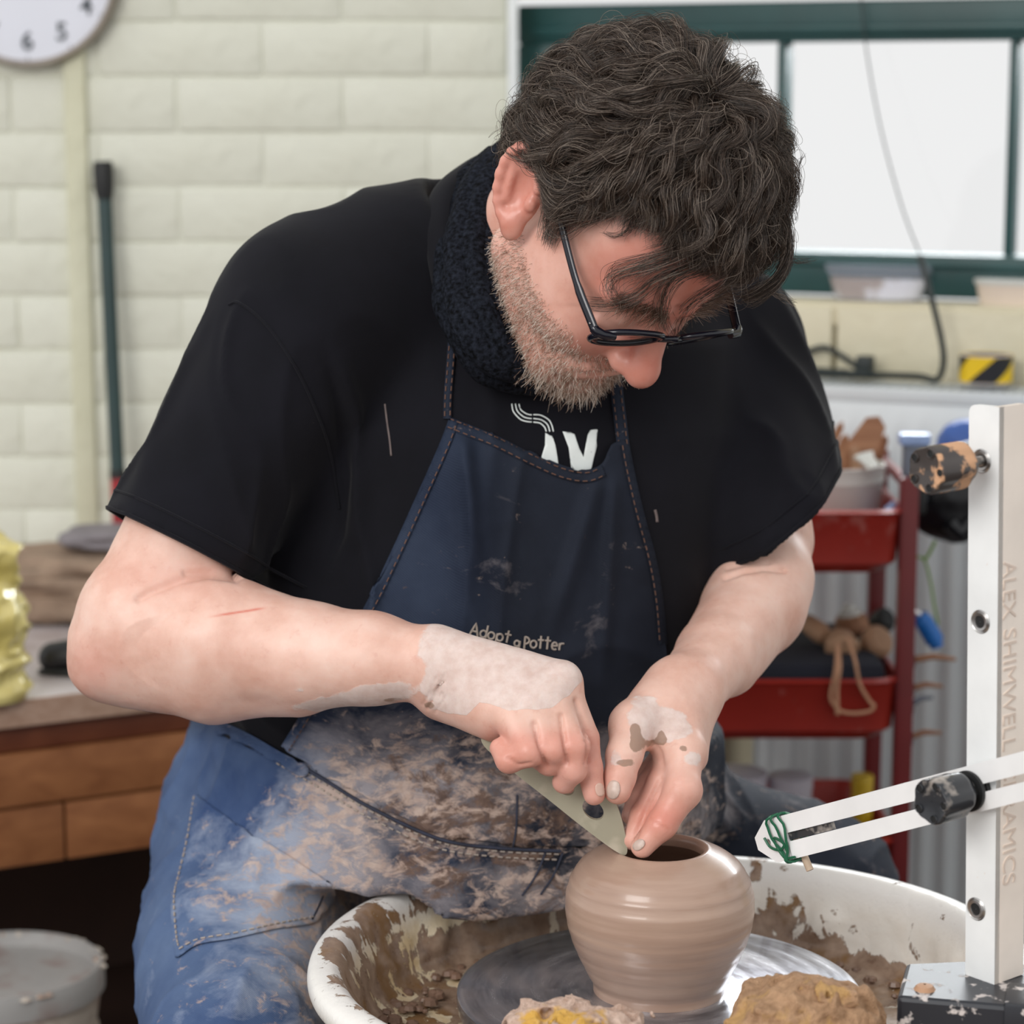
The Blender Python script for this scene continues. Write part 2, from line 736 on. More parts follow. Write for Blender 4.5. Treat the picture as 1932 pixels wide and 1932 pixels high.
def skin_material():
    """R: dried pale slip, G: redness, B: stubble shadow / wet brown clay on hands"""
    t = NT('skin')
    a = t.sep(t.attr('tone'))
    n1 = t.noise(26, 5, 0.6)
    n2 = t.noise(110, 4, 0.6)
    base = t.ramp(n1, [(0.30, srgb(212, 166, 148)), (0.55, srgb(228, 190, 174)), (0.75, srgb(234, 204, 190))])
    red = t.mix(t.math('MULTIPLY', a[1], 0.9, True), base, srgb(206, 104, 86))
    speck = t.ramp(n2, [(0.60, 0.0), (0.72, 1.0)])
    red = t.mix(t.math('MULTIPLY', speck, 0.18), red, srgb(190, 110, 92))
    # dried slip with ragged edges
    ns = t.noise(55, 6, 0.6)
    s = t.math('ADD', a[0], t.math('MULTIPLY', t.math('SUBTRACT', ns, 0.5), 0.9))
    slip = t.ramp(s, [(0.46, 0.0), (0.56, 1.0)])
    c = t.mix(t.math('MULTIPLY', slip, 0.82), red, t.ramp(n2, [(0.3, srgb(206, 184, 176)), (0.7, srgb(226, 212, 206))]))
    w = t.math('ADD', a[2], t.math('MULTIPLY', t.math('SUBTRACT', ns, 0.5), 0.8))
    wet = t.ramp(w, [(0.48, 0.0), (0.58, 1.0)])
    c = t.mix(t.math('MULTIPLY', wet, 0.85), c, srgb(152, 122, 104))
    r = t.mix(slip, t.ramp(a[1], [(0.30, 0.46), (0.70, 0.30)]), (0.75,) * 3 + (1,))
    nm = t.bump(n2, 0.22, 0.0008)
    nm = t.bump(slip, 0.35, 0.0005, nm)
    t.b.inputs['Subsurface Radius'].default_value = (0.9, 0.35, 0.2)
    return t.done(c, r, nm, Subsurface_Weight=0.16, Subsurface_Scale=0.008, Specular_IOR_Level=0.42)


def denim_material():
    """attribute clay: R how much dried clay, G paleness of the cloth, B wet brown share"""
    t = NT('clay_stained_denim')
    a = t.sep(t.attr('clay'))
    n1 = t.noise(7, 5, 0.6)
    n2 = t.noise(36, 6, 0.66, t.mapped((0.8, 1.0, 1.1)), 0.4)
    n3 = t.noise(20, 6, 0.66, t.mapped((0.7, 1, 1.2), loc=(3.1, 1.7, 0.4)), 0.4)
    n4 = t.noise(95, 4, 0.6)
    dark = t.ramp(n1, [(0.30, srgb(16, 19, 27)), (0.70, srgb(33, 38, 50))])
    pale = t.ramp(n1, [(0.30, srgb(44, 66, 108)), (0.70, srgb(92, 112, 146))])
    c = t.mix(a[1], dark, pale)
    # rubbed-in pale slip
    rub = t.math('ADD', n3, t.math('SUBTRACT', t.math('MULTIPLY', a[0], 0.52), t.math('MULTIPLY', a[2], 0.16)))
    rubf = t.ramp(rub, [(0.66, 0.0), (1.05, 0.80)])
    c = t.mix(rubf, c, t.mix(a[1], srgb(158, 148, 148), srgb(170, 180, 198)))
    # brown wet clay
    wb = t.math('ADD', n2, t.math('MULTIPLY', a[2], 0.34))
    wf = t.ramp(wb, [(0.70, 0.0), (0.80, 0.90)])
    c = t.mix(wf, c, t.ramp(n4, [(0.3, srgb(82, 64, 56)), (0.7, srgb(124, 100, 86))]))
    # crusty pale splashes
    n5 = t.noise(66, 6, 0.7, t.mapped((0.7, 1, 1.3), loc=(7, 2, 5)), 0.5)
    sp = t.math('ADD', n5, t.math('MULTIPLY', a[0], 0.25))
    spf = t.ramp(sp, [(0.68, 0.0), (0.80, 0.80)])
    c = t.mix(spf, c, t.ramp(n4, [(0.3, srgb(176, 152, 140)), (0.7, srgb(206, 184, 170))]))
    tw = t.n('ShaderNodeTexWave', wave_type='BANDS', bands_direction='DIAGONAL')
    tw.inputs['Scale'].default_value = 260.0
    tw.inputs['Distortion'].default_value = 1.5
    t.t.links.new(t.tc(), tw.inputs['Vector'])
    nm = t.bump(tw.outputs['Fac'], 0.25, 0.0006)
    nm = t.bump(t.math('ADD', wf, spf), 0.5, 0.0008, nm)
    return t.done(c, 0.82, nm, Specular_IOR_Level=0.25)


def shirt_material():
    t = NT('black_cotton')
    n = t.noise(9, 5, 0.6)
    c = t.ramp(n, [(0.3, srgb(11, 11, 17)), (0.7, srgb(19, 19, 27))])
    sp = t.ramp(t.noise(60, 3, 0.6), [(0.775, 0.0), (0.80, 0.35)])
    c = t.mix(sp, c, srgb(120, 108, 104))
    nm = t.bump(t.noise(900, 2), 0.25, 0.0004)
    return t.done(c, 0.88, nm, Specular_IOR_Level=0.2, Sheen_Weight=0.05, Sheen_Roughness=0.5)


def knit_material():
    t = NT('black_knit')
    n = t.noise(260, 3)
    c = t.ramp(n, [(0.35, srgb(8, 9, 12)), (0.75, srgb(38, 42, 52))])
    return t.done(c, 0.95, t.bump(n, 0.8, 0.002), Specular_IOR_Level=0.1)


def hair_material(name, dark, mid, grey, share):
    t = NT(name)
    info = t.n('ShaderNodeHairInfo')
    c = t.ramp(info.outputs['Random'], [(0.0, dark), (0.5, mid), (1.0 - share, mid), (1.0 - share * 0.4, grey)])
    return t.done(c, 0.38, None, Specular_IOR_Level=0.5)


def wall_paint(name, col, grime, wscale=1.0):
    t = NT(name)
    n = t.noise(3.0 * wscale, 5, 0.6, t.mapped((1, 1, 1), which='Object'))
    n2 = t.noise(60, 4, 0.6)
    c = t.ramp(n, [(0.3, col), (0.72, grime)])
    c = t.mix(t.ramp(n2, [(0.68, 0.0), (0.8, 0.25)]), c, srgb(168, 160, 128))
    nm = t.bump(t.noise(26, 5, 0.62), 0.6, 0.008)
    return t.done(c, 0.55, nm, Specular_IOR_Level=0.3)


M = {}
M['skin'] = skin_material()
M['denim'] = denim_material()
M['shirt'] = shirt_material()
M['knit'] = knit_material()
M['hair'] = hair_material('dark_brown_hair', srgb(28, 20, 16), srgb(66, 51, 41), srgb(138, 124, 112), 0.26)
M['hair_base'] = plain('scalp_hair', srgb(34, 26, 22), 0.7, 0.3, 60, 0.5, 120)
M['beard'] = hair_material('greying_beard_hair', srgb(112, 84, 66), srgb(166, 138, 118), srgb(228, 218, 206), 0.52)
M['brow'] = hair_material('brow_hair', srgb(70, 50, 40), srgb(110, 84, 68), srgb(170, 150, 136), 0.2)
M['nail'] = plain('fingernail', srgb(214, 176, 160), 0.25, 0.05, 90)
M['nail_slip'] = plain('clay_covered_nail', srgb(196, 174, 162), 0.35, 0.1, 200)
M['thread'] = plain('pale_thread', srgb(168, 156, 146), 0.8, 0.1, 80)
M['thread_tan'] = plain('tan_thread', srgb(108, 78, 64), 0.8, 0.15, 80)
M['print'] = spattered('cracked_white_print', srgb(226, 232, 230), srgb(110, 116, 124), 0.6, 210, 0.66, 0.04, bump=0.1)
M['frame_plastic'] = plain('glossy_black_plastic', srgb(17, 18, 30), 0.18, 0.1, 20)
M['steel'] = plain('bare_steel', srgb(188, 186, 184), 0.28, 0.06, 40, metallic=1.0)
M['wall'] = wall_paint('cream_painted_brick', srgb(226, 227, 214), srgb(214, 214, 198))
M['wall_plaster'] = wall_paint('cream_painted_masonry', srgb(222, 216, 192), srgb(204, 194, 164))
M['pilaster'] = wall_paint('yellowed_cream_paint', srgb(216, 215, 192), srgb(204, 202, 174))
M['lit_reveal'] = plain('window_lit_reveal_white', srgb(232, 236, 236), 0.4, 0.05, 10)
M['green_paint'] = plain('dark_green_gloss_paint', srgb(20, 66, 66), 0.42, 0.22, 8, 0.3, 30)
M['radiator'] = plain('white_radiator_enamel', srgb(214, 220, 222), 0.38, 0.04, 6)
M['gap_shade'] = plain('grille_gap_shade', srgb(60, 62, 62), 0.8)
M['floor'] = plain('dark_workshop_floor', srgb(62, 48, 40), 0.8, 0.3, 5, 0.3, 40)
M['ceiling'] = plain('white_ceiling', srgb(230, 228, 220), 0.9, 0.04)
M['clock_face'] = plain('white_clock_dial', srgb(222, 224, 234), 0.5, 0.02)
M['chrome'] = plain('brushed_clock_rim', srgb(150, 140, 132), 0.28, 0.08, 30, metallic=0.9)
M['numeral'] = plain('dark_grey_numeral', srgb(70, 76, 82), 0.6, 0.05)
M['green_pole'] = plain('dark_green_pole_paint', srgb(34, 58, 58), 0.42, 0.12)
M['black_rubber'] = plain('black_rubber', srgb(22, 23, 24), 0.55, 0.15)
M['red_paint'] = plain('red_pole_paint', srgb(158, 28, 38), 0.4, 0.1)


def glass_material(name, tint=(1, 1, 1, 1), refl=0.06):
    t = NT(name)
    tr = t.n('ShaderNodeBsdfTransparent')
    tr.inputs[0].default_value = tint
    gl = t.n('ShaderNodeBsdfGlossy')
    gl.inputs['Roughness'].default_value = 0.03
    fr = t.n('ShaderNodeFresnel')
    fr.inputs[0].default_value = 1.35
    mx = t.n('ShaderNodeMixShader')
    t.t.links.new(fr.outputs[0], mx.inputs[0])
    t.t.links.new(tr.outputs[0], mx.inputs[1])
    t.t.links.new(gl.outputs[0], mx.inputs[2])
    t.t.links.new(mx.outputs[0], t.out.inputs['Surface'])
    return t.m


M['glass'] = glass_material('window_glass')
M['lens'] = glass_material('spectacle_lens', (0.93, 0.95, 0.97, 1))


def wood(name, c0, c1, rough=0.5, scale=(2, 30, 30), nsc=3.0, clay=None, cover=0.6):
    t = NT(name)
    n = t.noise(nsc, 5, 0.6, t.mapped(scale), 0.6)
    c = t.ramp(n, [(0.28, c0), (0.72, c1)])
    if clay:
        f = t.ramp(t.noise(9, 5, 0.6), [(cover - 0.12, 0.0), (cover + 0.12, 0.9)])
        c = t.mix(f, c, clay)
    return t.done(c, rough, t.bump(n, 0.15, 0.001))


M['bench_top'] = wood('clay_dusted_worktop', srgb(164, 148, 144), srgb(198, 188, 188), 0.42, (1.5, 12, 12), 3, srgb(212, 206, 208), 0.50)
M['bench_edge'] = wood('worktop_edge', srgb(150, 118, 98), srgb(178, 150, 132), 0.6)
M['bench_wood'] = wood('orange_brown_wood', srgb(122, 74, 42), srgb(152, 100, 62), 0.5, (1.2, 14, 14), 2.5)
M['bench_dark'] = wood('dark_red_brown_wood', srgb(84, 40, 22), srgb(104, 56, 34), 0.5, (1.2, 14, 14), 2.5)
M['shaded_wood'] = plain('shade_darkened_wood', srgb(52, 30, 20), 0.8, 0.2)  # dark brown stands in for the shade under the bench
M['hessian'] = plain('brown_cloth', srgb(150, 128, 110), 0.95, 0.2, 30, 0.5, 300)
M['grey_cloth'] = plain('grey_cloth', srgb(132, 126, 130), 0.95, 0.15, 30, 0.4, 200)
M['leather'] = plain('black_leather', srgb(20, 19, 24), 0.38, 0.2, 30, 0.2, 90)
M['bucket'] = spattered('clay_crusted_bucket', srgb(196, 186, 174), srgb(134, 104, 88), 0.6, 26, 0.53, 0.06, big=8)
M['bucket_lid'] = spattered('grey_bucket_lid', srgb(160, 158, 156), srgb(128, 100, 90), 0.5, 14, 0.60, 0.10, big=5)


def yellow_film():
    t = NT('shiny_yellow_plastic')
    n = t.noise(10, 3)
    c = t.ramp(n, [(0.3, srgb(196, 176, 84)), (0.7, srgb(232, 218, 150))])
    return t.done(c, 0.16, t.bump(t.noise(24, 3, 0.5), 0.3, 0.006), Specular_IOR_Level=0.7, Coat_Weight=0.6, Coat_Roughness=0.08)


M['yellow_bag'] = yellow_film()
M['seam_denim'] = plain('worn_denim_seam', srgb(48, 52, 68), 0.85, 0.3, 60)


def pan_material():
    """white plastic pan, attribute slip: R brown slurry cover, G wet yellow wash"""
    t = NT('slip_splashed_pan')
    a = t.sep(t.attr('slip'))
    n = t.noise(22, 6, 0.62, None, 0.8)
    n2 = t.noise(70, 5, 0.6)
    n3 = t.noise(34, 5, 0.65, t.mapped((1, 1, 0.35), loc=(2, 5, 1)), 1.2)
    s = t.math('ADD', t.math('ADD', t.math('MULTIPLY', t.math('SUBTRACT', n, 0.5), 1.9), t.math('MULTIPLY', t.math('SUBTRACT', n3, 0.5), 1.5)), a[0])
    f = t.ramp(s, [(0.47, 0.0), (0.53, 1.0)])
    wash = t.mix(a[1], srgb(238, 236, 232), t.ramp(n, [(0.35, srgb(216, 192, 150)), (0.65, srgb(240, 230, 208))]))
    brown = t.ramp(n2, [(0.3, srgb(126, 102, 86)), (0.7, srgb(172, 148, 128))])
    brown = t.mix(t.ramp(t.noise(15, 4, 0.6, t.mapped((1, 1, 1), loc=(9, 2, 3))), [(0.52, 0.0), (0.60, 1.0)]), brown, srgb(136, 104, 70))
    c = t.mix(f, wash, brown)
    r = t.ramp(n2, [(0.3, 0.24), (0.7, 0.42)])
    nm = t.bump(t.math('ADD', f, t.math('MULTIPLY', n2, 0.6)), 0.55, 0.003)
    return t.done(c, r, nm, Specular_IOR_Level=0.5)


M['pan'] = pan_material()


def wheel_material():
    t = NT('spun_wheel_head')
    vm = t.n('ShaderNodeVectorMath', operation='LENGTH')
    mp = t.mapped((1, 1, 0))
    t.t.links.new(mp, vm.inputs[0])
    r = vm.outputs['Value']
    cx = t.n('ShaderNodeCombineXYZ')
    t.t.links.new(r, cx.inputs[0])
    # long arcs of slip: polar coordinates
    gx = t.n('ShaderNodeTexGradient', gradient_type='RADIAL')
    t.t.links.new(mp, gx.inputs[0])
    t.t.links.new(t.math('MULTIPLY', gx.outputs['Fac'], 0.10), cx.inputs[1])
    nz = t.noise(85, 5, 0.65, cx.outputs[0])
    nb = t.noise(22, 3, 0.6, cx.outputs[0])
    s = t.math('ADD', t.math('MULTIPLY', nz, 0.55), t.math('MULTIPLY', nb, 0.45))
    c = t.ramp(s, [(0.32, srgb(112, 114, 122)), (0.50, srgb(170, 172, 180)), (0.68, srgb(222, 222, 226))])
    ro = t.ramp(nz, [(0.3, 0.17), (0.7, 0.30)])
    nm = t.bump(s, 0.6, 0.0012)
    return t.done(c, ro, nm, Metallic=0.82, Specular_IOR_Level=0.6, Coat_Weight=0.35, Coat_Roughness=0.12)


M['wheel'] = wheel_material()


def wet_clay():
    t = NT('wet_thrown_clay')
    sx = t.n('ShaderNodeSeparateXYZ')
    t.t.links.new(t.tc(), sx.inputs[0])
    cx = t.n('ShaderNodeCombineXYZ')
    t.t.links.new(sx.outputs[2], cx.inputs[2])
    gx = t.n('ShaderNodeTexGradient', gradient_type='RADIAL')
    t.t.links.new(t.tc(), gx.inputs[0])
    t.t.links.new(t.math('MULTIPLY', gx.outputs['Fac'], 0.03), cx.inputs[0])
    n = t.noise(150, 4, 0.6, cx.outputs[0])
    n2 = t.noise(40, 2, 0.5, cx.outputs[0])
    c = t.ramp(t.math('ADD', t.math('MULTIPLY', n, 0.5), t.math('MULTIPLY', n2, 0.5)), [(0.3, srgb(158, 128, 112)), (0.7, srgb(186, 158, 140))])
    return t.done(c, 0.32, t.bump(n2, 0.22, 0.0012), Specular_IOR_Level=0.5, Coat_Weight=0.35, Coat_Roughness=0.10)


M['clay_pot'] = wet_clay()


def lump_material(name, c0, c1, c2, cover):
    t = NT(name)
    n = t.noise(45, 6, 0.65)
    n2 = t.noise(170, 5, 0.65)
    c = t.ramp(t.math('ADD', t.math('MULTIPLY', n, 0.5), t.math('MULTIPLY', n2, 0.5)), [(0.34, c0), (0.62, c1)])
    f = t.ramp(t.noise(16, 4, 0.6, t.mapped((1, 1, 1), loc=(4, 4, 1))), [(cover, 0.0), (cover + 0.05, 1.0)])
    c = t.mix(t.math('MULTIPLY', f, 0.85), c, c2)
    return t.done(c, 0.85, t.bump(n2, 1.0, 0.005))


M['clay_lump'] = lump_material('groggy_buff_clay', srgb(142, 108, 78), srgb(190, 152, 118), srgb(196, 156, 100), 0.60)
M['sponge'] = lump_material('clay_caked_sponge', srgb(172, 140, 122), srgb(220, 194, 178), srgb(222, 172, 60), 0.60)
M['gauge_white'] = spattered('clay_flecked_white_aluminium', srgb(236, 238, 238), srgb(206, 164, 136), 0.42, 85, 0.685, 0.03, big=9)
M['gauge_cream'] = spattered('shade_lifted_flecked_aluminium', srgb(246, 234, 222), srgb(196, 136, 104), 0.45, 90, 0.70, 0.025, big=7)  # cream lightened to make up for shading on this face; flecks are clay
M['letter_shade'] = plain('letter_engraving_shade', srgb(222, 204, 190), 0.6, 0.1, 60)
M['arm_white'] = spattered('white_arm', srgb(238, 238, 238), srgb(190, 174, 160), 0.42, 70, 0.70, 0.03)
M['knob_orange'] = spattered('clay_caked_black_plastic', srgb(66, 60, 58), srgb(206, 160, 124), 0.3, 50, 0.49, 0.02, big=18)
M['knob_black'] = spattered('clay_smeared_black_plastic', srgb(48, 50, 54), srgb(196, 186, 176), 0.22, 46, 0.585, 0.06, big=14)
M['base_black'] = spattered('slip_splashed_black_block', srgb(40, 43, 50), srgb(206, 198, 194), 0.35, 62, 0.555, 0.02, big=22)
M['green_wire'] = plain('green_coated_wire', srgb(14, 92, 62), 0.4, 0.2, 60)
M['stick'] = plain('bare_wood_stick', srgb(190, 168, 146), 0.7, 0.12, 40)
M['rib'] = spattered('grey_green_rib', srgb(164, 158, 138), srgb(190, 180, 162), 0.42, 40, 0.60, 0.08, metallic=0.25)
M['cable'] = plain('black_cable', srgb(26, 36, 36), 0.5, 0.1)
M['tape_yellow'] = plain('yellow_tape', srgb(236, 198, 20), 0.4, 0.06)
M['tape_black'] = plain('black_tape', srgb(20, 22, 28), 0.4, 0.1)
M['tape_core'] = plain('grey_tape_core', srgb(190, 186, 200), 0.6, 0.05)
M['trolley_red'] = spattered('dusty_red_enamel', srgb(152, 40, 30), srgb(170, 98, 90), 0.42, 22, 0.66, 0.05, big=10)
M['trolley_post'] = plain('dark_red_enamel', srgb(108, 26, 28), 0.4, 0.12)
M['bucket_white'] = plain('white_plastic', srgb(206, 206, 200), 0.4, 0.04)
M['bag_blue'] = plain('pale_blue_plastic', srgb(150, 172, 214), 0.3, 0.15, 30)
M['tool_wood'] = wood('tool_wood', srgb(128, 82, 54), srgb(172, 124, 90), 0.6)
M['tool_pale'] = plain('pale_tool_wood', srgb(178, 138, 108), 0.65, 0.15, 30)
M['dark_liner'] = plain('dark_tray_liner', srgb(24, 26, 38), 0.85, 0.2)
M['string'] = plain('tan_string', srgb(188, 142, 112), 0.85, 0.1)
M['blue_plastic'] = plain('bright_blue_plastic', srgb(28, 106, 186), 0.4, 0.1)
M['lime_wire'] = plain('lime_green_wire', srgb(112, 150, 40), 0.5, 0.1)
M['black_bag'] = plain('black_bin_bag', srgb(16, 17, 22), 0.4, 0.2, 20, 0.5, 30)
M['blue_bag'] = plain('deep_blue_bag', srgb(60, 96, 170), 0.35, 0.2, 12)
M['grey_metal'] = plain('grey_clamp_metal', srgb(110, 116, 128), 0.4, 0.15, metallic=0.4)
M['clear_tub'] = plain('cloudy_plastic_tub', srgb(216, 220, 236), 0.25, 0.04, 8, Transmission_Weight=0.3, Alpha=0.30)
M['tub_filling'] = spattered('pale_dry_clay', srgb(178, 160, 146), srgb(240, 240, 244), 0.8, 24, 0.52, 0.05)
M['ceramic_cream'] = plain('unglazed_cream_slab', srgb(222, 206, 190), 0.7, 0.06)
M['tub_white'] = plain('white_tub', srgb(196, 194, 204), 0.4, 0.05)
M['yellow_plastic'] = plain('yellow_plastic', srgb(206, 172, 28), 0.4, 0.06)
M['wheel_body'] = plain('grey_machine_paint', srgb(196, 196, 192), 0.5, 0.05)
M['boot'] = plain('brown_work_boot', srgb(70, 50, 36), 0.6, 0.15)
M['board_wood'] = wood('clay_greyed_board', srgb(140, 118, 98), srgb(176, 156, 136), 0.65)
M['smear'] = plain('dried_clay_smear', srgb(112, 100, 98), 0.9, 0.2, 90)
M['stool_wood'] = wood('stool_wood', srgb(120, 84, 52), srgb(160, 118, 80), 0.6)
# ------------------------------------------------------------------ room
WY = 3.45                                    # face of the brick wall
E_ = Vector((0.92, -0.39, 0)).normalized()   # along the window wall, to the right and nearer
N_ = Vector((-0.39, -0.92, 0)).normalized()      # out of the window wall, into the room
C_ = Vector((0.0, WY, 0.0))


def W(s, h, d=0.0):
    return C_ + E_ * s + N_ * d + Vector((0, 0, h))


def onwall(px, py, d=0.0):
    r = ray(px, py)
    k = ((C_ + N_ * d - CAM).dot(N_)) / r.dot(N_)
    p = CAM + r * k
    return (p - C_).dot(E_), p.z


RW = Matrix((E_, -N_, Vector((0, 0, 1)))).transposed()  # wall frame: x along, y into the wall, z up

fl = MB().box((0, 1.6, -0.05), (9, 8, 0.1)).build('floor', M['floor'], shade=False)
tag(fl, kind='structure')

# wall_left: mortar core with its bricks
wl = MB().box((-1.5, WY + 0.0564, 1.35), (3.0, 0.11, 2.7)).build('wall_left', M['wall'], shade=False)
tag(wl, 'cream painted brick wall behind the potter', kind='structure')
brick_meshes = []
for v in range(5):
    bm = bmesh.new()
    bmesh.ops.create_cube(bm, size=1.0)
    for q in bm.verts:
        q.co = Vector((q.co.x * 0.2268, q.co.y * 0.05, q.co.z * 0.0728)) + Vector((random.uniform(-1, 1) * 0.0016, random.uniform(-1, 1) * 0.001, random.uniform(-1, 1) * 0.0014))
    bmesh.ops.bevel(bm, geom=bm.edges[:], offset=0.0042, segments=2, affect='EDGES', profile=0.55)
    me = bpy.data.meshes.new('brick')
    bm.to_mesh(me)
    bm.free()
    me.polygons.foreach_set('use_smooth', np.ones(len(me.polygons), bool))
    me.materials.append(M['wall'])
    brick_meshes.append(me)
for row in range(-2, 20):
    zc = 0.478 + row * 0.0755
    x0 = -0.115 if row % 2 else -0.005
    for c in range(8):
        xc = x0 - 0.1145 - c * 0.229
        if xc + 0.11 > 0.004 or xc < -1.75:
            continue
        b = bpy.data.objects.new('brick', random.choice(brick_meshes))
        COL.objects.link(b)
        b.parent = wl
        b.location = Vector((xc, WY + 0.0238 + random.uniform(-0.0012, 0.0008), zc)) - wloc(wl)
        b.rotation_euler = (random.uniform(-.01, .01), random.uniform(-.012, .012), random.uniform(-.006, .006))
        if c == 0 and row % 2:   # half brick at the corner
            h = b.copy()
            COL.objects.link(h)
            h.scale.x = 0.48
            h.location.x += 0.168
# painted strip that runs down the brickwork
p0, p1 = AT(131, 560, WY - 0.012), AT(172, 560, WY - 0.012)
tr1 = MB().box(((p0.x + p1.x) / 2, WY - 0.004, 0.95), ((p1.x - p0.x), 0.022, 0.9), bev=0.006).build('trim_1', M['pilaster'])
tag(tr1, 'yellowed cream batten running down the brick wall', kind='structure')
tr2 = MB().box((0.001, WY - 0.006, 1.32), (0.014, 0.03, 1.5), bev=0.004).build('trim_2', M['lit_reveal'])  # bright strip stands in for the wall reveal lit by the window
tag(tr2, 'white strip standing in for the lit wall reveal beside the green window', kind='structure')

# wall_right: masonry under the window, its bricks showing between sill and radiator
_, zsill = onwall(1700, 572, 0.0)
wr = MB().box(W(1.0, (zsill - 0.03) / 2, -0.07), (2.1, 0.12, zsill - 0.03), RW).build('wall_right', M['wall_plaster'], shade=False)
tag(wr, 'cream masonry wall below the window', kind='structure')
s_joint, _ = onwall(1578, 640, 0.0)
bm_r = []
for rowi, (zt, hh) in enumerate(((zsill - 0.004, 0.118), (zsill - 0.126, 0.07), (zsill - 0.2, 0.07))):
    step = 0.30 if rowi == 0 else 0.225
    off = (s_joint % step) + (0.0 if rowi == 0 else 0.11)
    for k in range(-1, 8):
        s0 = off + (k - 1) * step
        if s0 < -0.02 or s0 > 1.35:
            continue
        b = MB().box(W(s0 + step / 2, zt - hh / 2, -0.012), (step - 0.006, 0.05, hh - 0.005), RW, bev=0.006).build('brick', M['wall_plaster'], wr)
wtop = MB().box(W(1.0, 2.1, -0.09), (2.2, 0.12, 1.2), RW).build('wall_back', M['wall_plaster'], shade=False)
tag(wtop, 'masonry above the window', kind='structure')

# window_1
DF = -0.05
_, z_top = onwall(1690, 77, DF)
_, z_bot = onwall(1700, 479, DF)
_, z_rail = onwall(1690, -1, DF)
wtop.location.z += (z_rail + 0.015) - 1.5
_, z_low = onwall(1700, 560, DF)
s_l0, _ = onwall(976, 300, DF)
s_l1, _ = onwall(1046, 300, DF)
s_m0, _ = onwall(1459, 300, DF)
s_m1, _ = onwall(1477, 300, DF)
s_n0, _ = onwall(1896, 280, DF)
s_n1, _ = onwall(1913, 280, DF)
win = empty('window_1', W(s_l0, z_low, DF), 'dark green framed workshop window with bright sky behind', kind='structure')
WT = 0.055


def wbar(name, s0, s1, z0, z1, dd=0.0, th=WT, mat='green_paint', bev=0.004):
    return MB().box(W((s0 + s1) / 2, (z0 + z1) / 2, DF + dd - th / 2), (s1 - s0, th, z1 - z0), RW, bev=bev).build(name, M[mat], win)


wbar('top_rail', s_l0, 1.7, z_top, z_rail)
wbar('rail_bead', s_l0 + 0.02, 1.7, z_top + 0.010, z_top + 0.022, 0.008, 0.02)
wbar('stile', s_l0, s_l1, z_low, z_top)
wbar('bottom_rail', s_l0, 1.7, z_low, z_bot)
wbar('rail_bead', s_l0 + 0.02, 1.7, z_bot - 0.018, z_bot - 0.008, 0.008, 0.02)
wbar('mullion', s_m0, s_m1, z_bot, z_top, -0.008, 0.035)
wbar('mullion', s_n0, s_n1, z_bot, z_top, -0.008, 0.035)
wbar('stile', 1.66, 1.7, z_bot, z_top)
for a, b in ((s_l1, s_m0), (s_m1, s_n0), (s_n1, 1.66)):
    MB().box(W((a + b) / 2, (z_bot + z_top) / 2, DF - 0.035), (b - a + 0.01, 0.003, z_top - z_bot + 0.01), RW).build('pane', M['glass'], win, shade=False)
sill = MB().box(W(0.85, zsill - 0.016, -0.035), (1.7, 0.085, 0.032), RW, bev=0.006).build('trim_3', M['wall_plaster'])
tag(sill, 'cream window ledge', kind='structure')

# ------------------------------------------------------------------ radiator under the window
RD = 0.11
_, z_rt = onwall(1700, 738, RD)
s_r0, _ = onwall(1430, 900, RD)
rad = empty('radiator', W(s_r0, 0.12, RD), 'white panel radiator with top grille below the window', 'radiator')
s_r1 = 1.45
# front panel with pressed vertical flutes
pitch_ = 0.031
mb = MB()
prof = []
nf = int((s_r1 - s_r0) / pitch_)
for k in range(nf):
    for f, dd in ((0.0, 0.0), (0.18, 0.0), (0.32, 0.006), (0.68, 0.006), (0.82, 0.0)):
        prof.append((s_r0 + (k + f) * pitch_, dd))
prof.append((s_r0 + nf * pitch_, 0.0))
z0r, z1r = 0.16, z_rt - 0.075
V, F = [], []
levels = [(z0r - 0.03, 0.0), (z0r, 0.0), (z0r + 0.02, 1.0), (z1r - 0.014, 1.0), (z1r, 0.0), (z_rt - 0.02, 0.0), (z_rt - 0.012, -0.9)]
for z, fl_ in levels:
    for s, dd in prof:
        V.append(W(s, z, RD + (dd * fl_ if fl_ > 0 else -0.006 * -fl_)))
n = len(prof)
for a in range(len(levels) - 1):
    for k in range(n - 1):
        F.append((a * n + k, a * n + k + 1, (a + 1) * n + k + 1, (a + 1) * n + k))
mb.add(V, F)
mb.build('front_panel', M['radiator'], rad)
MB().box(W((s_r0 + s_r1) / 2, (0.13 + z_rt - 0.02) / 2, RD - 0.075), (s_r1 - s_r0, 0.012, z_rt - 0.15), RW).build('back_panel', M['radiator'], rad)
MB().box(W(s_r0 + 0.004, (0.13 + z_rt) / 2, RD - 0.04), (0.01, 0.08, z_rt - 0.13), RW, bev=0.003).build('side_panel', M['radiator'], rad)
gr = MB().box(W((s_r0 + s_r1) / 2, z_rt - 0.012, RD - 0.041), (s_r1 - s_r0, 0.062, 0.010), RW).build('grille_gap_slab', M['gap_shade'], rad, shade=False)  # dark slab paints the shade between the grille slats
MB().box(W((s_r0 + s_r1) / 2, z_rt - 0.006, RD - 0.006), (s_r1 - s_r0, 0.012, 0.018), RW, bev=0.003).build('grille_rail', M['radiator'], rad)
MB().box(W((s_r0 + s_r1) / 2, z_rt - 0.006, RD - 0.075), (s_r1 - s_r0, 0.012, 0.018), RW, bev=0.003).build('grille_rail', M['radiator'], rad)
slat0 = MB().box(W(s_r0 + 0.01, z_rt - 0.003, RD - 0.040), (0.0052, 0.060, 0.012), RW).build('grille_slat', M['radiator'], gr, origin=W(s_r0 + 0.01, z_rt - 0.003, RD - 0.04), shade=False)
